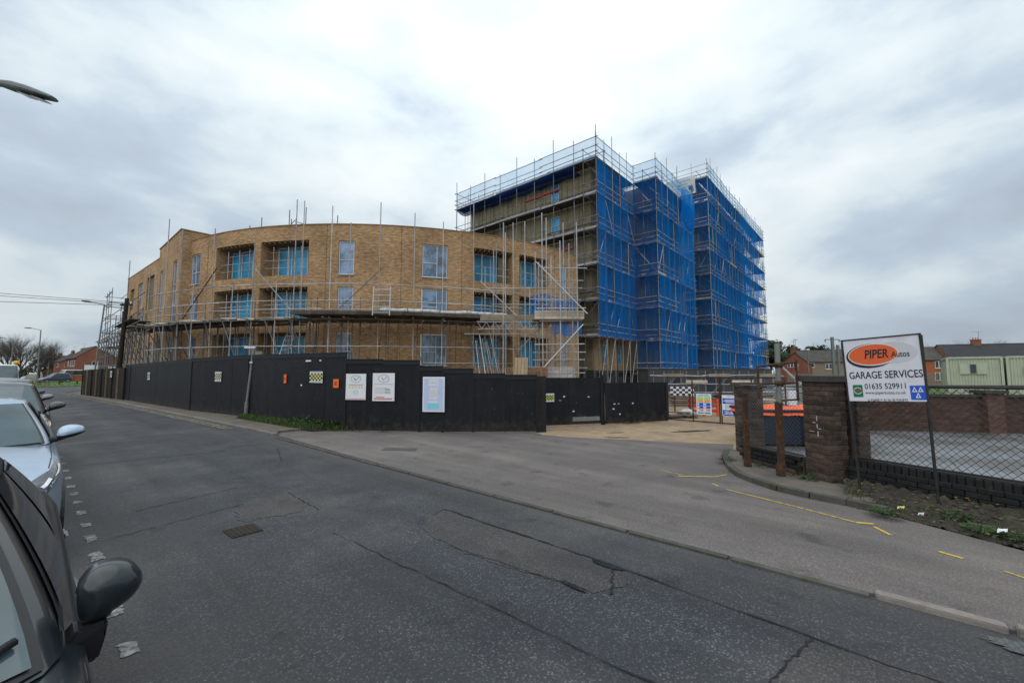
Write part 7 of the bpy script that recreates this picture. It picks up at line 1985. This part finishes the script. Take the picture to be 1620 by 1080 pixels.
def lantern(p, q, w, h, parent, m=M['lamp_grey'], lens=True):
    """tapered lantern head from p (arm end) to q (tip)"""
    p, q = Vector(p), Vector(q); d = (q - p); L = d.length; d.normalize(); s = d.cross(Vector((0, 0, 1))).normalized(); u = s.cross(d)
    prof = [(0, .35, .5), (.12, .55, .75), (.3, .8, 1), (.55, 1, .95), (.8, .95, .7), (.95, .8, .5), (1, .55, .3)]; b = MB(); N = 12; rings = []
    for (t, a, c) in prof:
        rings.append([p + d * L * t + s * (w / 2 * a * math.cos(k / N * 6.2832)) + u * (h * c * (.62 if math.sin(k / N * 6.2832) > 0 else .38) * math.sin(k / N * 6.2832)) for k in range(N)])
    for r0, r1 in zip(rings, rings[1:]):
        for k in range(N): b.quad(r0[k], r0[(k + 1) % N], r1[(k + 1) % N], r1[k])
    b.ngon(rings[0][::-1]); b.ngon(rings[-1]); hd = b.obj('lantern', m, parent, True)
    if lens:
        for (t0, t1) in ((.5, .68), (.71, .9)):
            b = MB(); z = -.40 * h
            P = lambda t, x: p + d * L * t + s * x + u * z
            b.quad(P(t0, -w * .36), P(t1, -w * .36), P(t1, w * .36), P(t0, w * .36)); b.quad(P(t0, w * .36) - u * .01, P(t1, w * .36) - u * .01, P(t1, -w * .36) - u * .01, P(t0, -w * .36) - u * .01); b.obj('lens', M['lamp_lens'], hd)


lantern((-0.554, 9.696, 6.058), (0.022, 8.844, 5.717), .22, .14, sl)
for (x, y, H_, ax, ay, zt, lab) in [(4.66, 63.2, 9.2, 3.3, 63.3, 9.4, 'street lamp behind the dark timber fence beside the brick wing'), (1.0, 102, 8.7, -.77, 104.5, 9.1, 'street lamp on the grass verge beyond the junction, in front of the bare tree'), (-2.3, 131, 8.5, -4.7, 133, 8.9, 'street lamp farthest left, above the white van'),
                                     (4.0, 190, 8.8, 1.5, 192, 9.1, 'small distant street lamp between the bare trees')]:
    t = thing('street_lamp', lab, 'street lamp', (x, y, 0), 'street lamps')
    pole('base', (x, y, 0), (x, y, 1.4), .11, M['post_grey'], t); pole('column', (x, y, 1.4), (x + .02 * (y < 70) * 20, y, H_), .075, M['post_grey'], t)
    xt = x + .02 * (y < 70) * 20; pole('arm', (xt, y, H_ - .02), (lerp(xt, ax, .6), lerp(y, ay, .6), zt - .08), .045, M['post_grey'], t); lantern((lerp(xt, ax, .55), lerp(y, ay, .55), zt - .1), (ax, ay, zt), .35, .2, t)
tp = thing('telegraph_pole', 'dark leaning timber telegraph pole where the timber fence meets the black hoarding', 'telegraph pole', (4.3, 39.0, 0))
b = MB(); b.tube((4.05, 39.6, 0), (4.26, 39.35, 6.95), .16, .12, n=10); b.obj('shaft', M['old_timber'], tp); slab('cross_arm', (4.24, 39.36, 6.5), (.1, .9, .1), M['old_timber'], tp, rz=.6)
for k in (-1, 1): pole('insulator', (4.24 - .2 * k, 39.36 + .3 * k, 6.55), (4.24 - .2 * k, 39.36 + .3 * k, 6.72), .04, M['upvc'], tp)
for i, (q, z) in enumerate((((-60, 70), 15.5), ((-60, 66), 14.2), ((-50, 60), 11.2))):
    b = MB(); p = Vector((4.24, 39.36, 6.65 - .1 * i)); e = Vector((*q, z)); n = 24; pr = p
    for k in range(1, n + 1):
        t = k / n; c = p.lerp(e, t); c.z -= 2.2 * math.sin(t * math.pi); b.tube(pr, c, .018, n=4, cap=False); pr = c
    o = b.obj('wire', M['trim'], tp)

sheet('grass_verge', [(-60, 73.2), (60, 83), (60, 128), (-60, 122)], .05, M['grass'], kind='structure', skirt=.08)
plank_between('kerb_stone', (-60, 72.9, .06), (59.5, 82.7, .06), .14, .14, M['kerb'], ks)
o = blades(2600, lambda: (random.uniform(-12, 18), random.uniform(76, 105)), .06, .2, .06, .05, .5).obj('grass', M['grass']); tag(o, kind='stuff')
kr = thing('knee_rail', 'low dark timber knee rail along the grass verge', 'rail', (2, 92, 0))
for k in range(9):
    x = -2.5 + 1.9 * k; slab('post', (x, 93 + .2 * k, .3), (.14, .14, .55), M['old_timber'], kr)
    if k: slab('rail', (x - .95, 92.9 + .2 * k, .55), (1.9, .1, .09), M['batten'], kr, rz=.1)
for k in range(13): slab('short_post', (-1.2 + .28 * k, 91.2, .25), (.09, .09, .5), M['batten'], kr)
rw = thing('brick_wall', 'low orange brick garden wall across the junction', 'wall', (8, 121, 0)); fnw = straight((5.6, 121), (20, 123.2)); wall('face', fnw, 0, 14.5, 0, 1.25, [], M['orange_brick'], rw)
slab('coping', (12.8, 122.2, 1.29), (14.5, .35, .08), M['coping'], rw, rz=math.atan2(2.2, 14.4))
for k in range(6): p = fnw(.2 + 2.8 * k, 0, -.03); slab('pier', (p.x, p.y, .72), (.4, .4, 1.44), M['chim_brick'], rw, rz=.15)
bo = thing('site_board', 'white hoarding board with blue heading standing behind the orange garden wall', 'board', (14, 123.6, 0)); fnx = math.atan2(2.2, 14.4)
slab('panel', (13.3, 123.6, 1.7), (4.6, .1, 1.4), M['white'], bo, rz=fnx); slab('print_panel', (13.3, 123.52, 2.1), (4.2, .06, .35), M['blue_print'], bo, rz=fnx)
for s in (-2, 2): slab('leg', (13.3 + s, 123.7 + s * .15, .6), (.12, .12, 1.2), M['old_timber'], bo)
for (x, y, w, h, lab) in [(8.9, 127, 2.2, 3.6, 'pale banner panel in front of the distant brick houses'), (12.6, 126, 2.4, 3.2, 'pale banner panel beside the corner brick house')]:
    o = slab('banner', (x, y, h / 2 + .6), (w, .08, h * .6), M['white'], None, rz=.15); tag(o, lab, 'banner'); pole('pole', (x - w / 2, y, 0), (x - w / 2, y, h + .4), .06, M['post_grey'], o); pole('pole', (x + w / 2, y, 0), (x + w / 2, y, h + .4), .06, M['post_grey'], o)
cf2 = Car('parked_car', 'dark blue estate car parked across the junction beside the orange wall', 'car', 1.2, 113, 4.5, .92, M['paint_blue'], 1.4, 1.05, .82, 2.2, 1.7, .66, 4.0, 4.3, group='vans and cars at the road end', yaw=R_(-65))
cf3 = Car('parked_van', 'white van parked across the junction behind the bare tree', 'van', 3.2, 128, 5.2, .98, M['paint_white'], 1.05, 1.35, .93, 1.75, 2.4, .86, 4.9, 5.05, nose=.95, bon=1.1, group='vans and cars at the road end', yaw=R_(-70))
aG = 0.10
house('brick_house', 'brick house with large gable and white window across the junction', fr(104, -110.6), math.atan2(fr(95, -98.7)[1] - fr(104, -110.6)[1], fr(95, -98.7)[0] - fr(104, -110.6)[0]), 14.9, 6.3, 5.3, 7.95, M['red_brick'], M['brown_tile'], [(8.5, 4.0, 1.2, 1.3), (11, 4.0, 1.2, 1.3), (13.2, 4.0, 1.2, 1.3), (5, 4.0, 1.2, 1.3)], chim=(), gable_win=[(3.6, 3.9, 1.9, 1.1, 14.9)])
for i, (x, y, lab) in enumerate([(6.2, 176, 'first brick house left of the gabled house, with tiled roof'), (5.2, 196, 'second brick house left of the gabled house, half hidden'), (3.5, 225, 'farthest small house left of the gabled house')]):
    house('brick_house', lab, (x, y), R_(-65), 11, 8, 5.4, 8.0, M['red_brick'], M['brown_tile'], [(2, 4.2, 1.1, 1.2), (5.5, 4.2, 1.1, 1.2), (8.5, 4.2, 1.1, 1.2)], chim=[(1, .8, .6, .8)], gable_win=[(4, 4.2, 1.6, 1.2, 11.0)])
bk = thing('zebra_beacon', 'amber globe crossing beacon on a pole just above the white van', 'beacon', (-1.3, 104, 0)); pole('pole', (-1.3, 104, 0), (-1.3, 104, 3.1), .07, M['post_grey'], bk)
b = MB(); b.grid(lambda u, v: (-1.3 + .34 * math.cos(u * 6.2832) * math.sin(v * 3.1416), 104 + .34 * math.sin(u * 6.2832) * math.sin(v * 3.1416), 3.4 - .34 * math.cos(v * 3.1416)), 14, 9); b.obj('globe', mat('amber_globe', (.85, .42, .03), .4, var=.05), bk, True)
for (x, y, h, lab) in [(-1.2, 150, 10.5, 'large spreading bare tree behind the grass verge'), (-7.5, 170, 11, 'bare tree farthest left above the white van'), (1.8, 160, 10.5, 'slim bare tree right of the large spreading one'), (-4, 190, 12.5, 'distant bare tree between the two left street lamps'), (6, 205, 9, 'small distant bare tree near the row of brick houses')]: bare_tree(lab, x, y, h, .3, lv=3)
tl_ = bpy.data.objects
b = MB()
for _ in range(2600):
    x, y = random.uniform(-60, 30), random.uniform(215, 235); h = random.uniform(.3, 1) * (4.5 + 2 * math.sin(x * .3) + 1.2 * math.sin(x * 1.1)); s = random.uniform(.4, 1.0); a = Vector((random.gauss(0, 1), random.gauss(0, 1), random.gauss(0, .6))).normalized() * s; d = a.orthogonal().normalized() * s * .6; c = Vector((x, y, h)); b.quad(c - a, c + d, c + a, c - d)
o = b.obj('distant_hedge', M['evergreen']); o['kind'] = 'stuff'
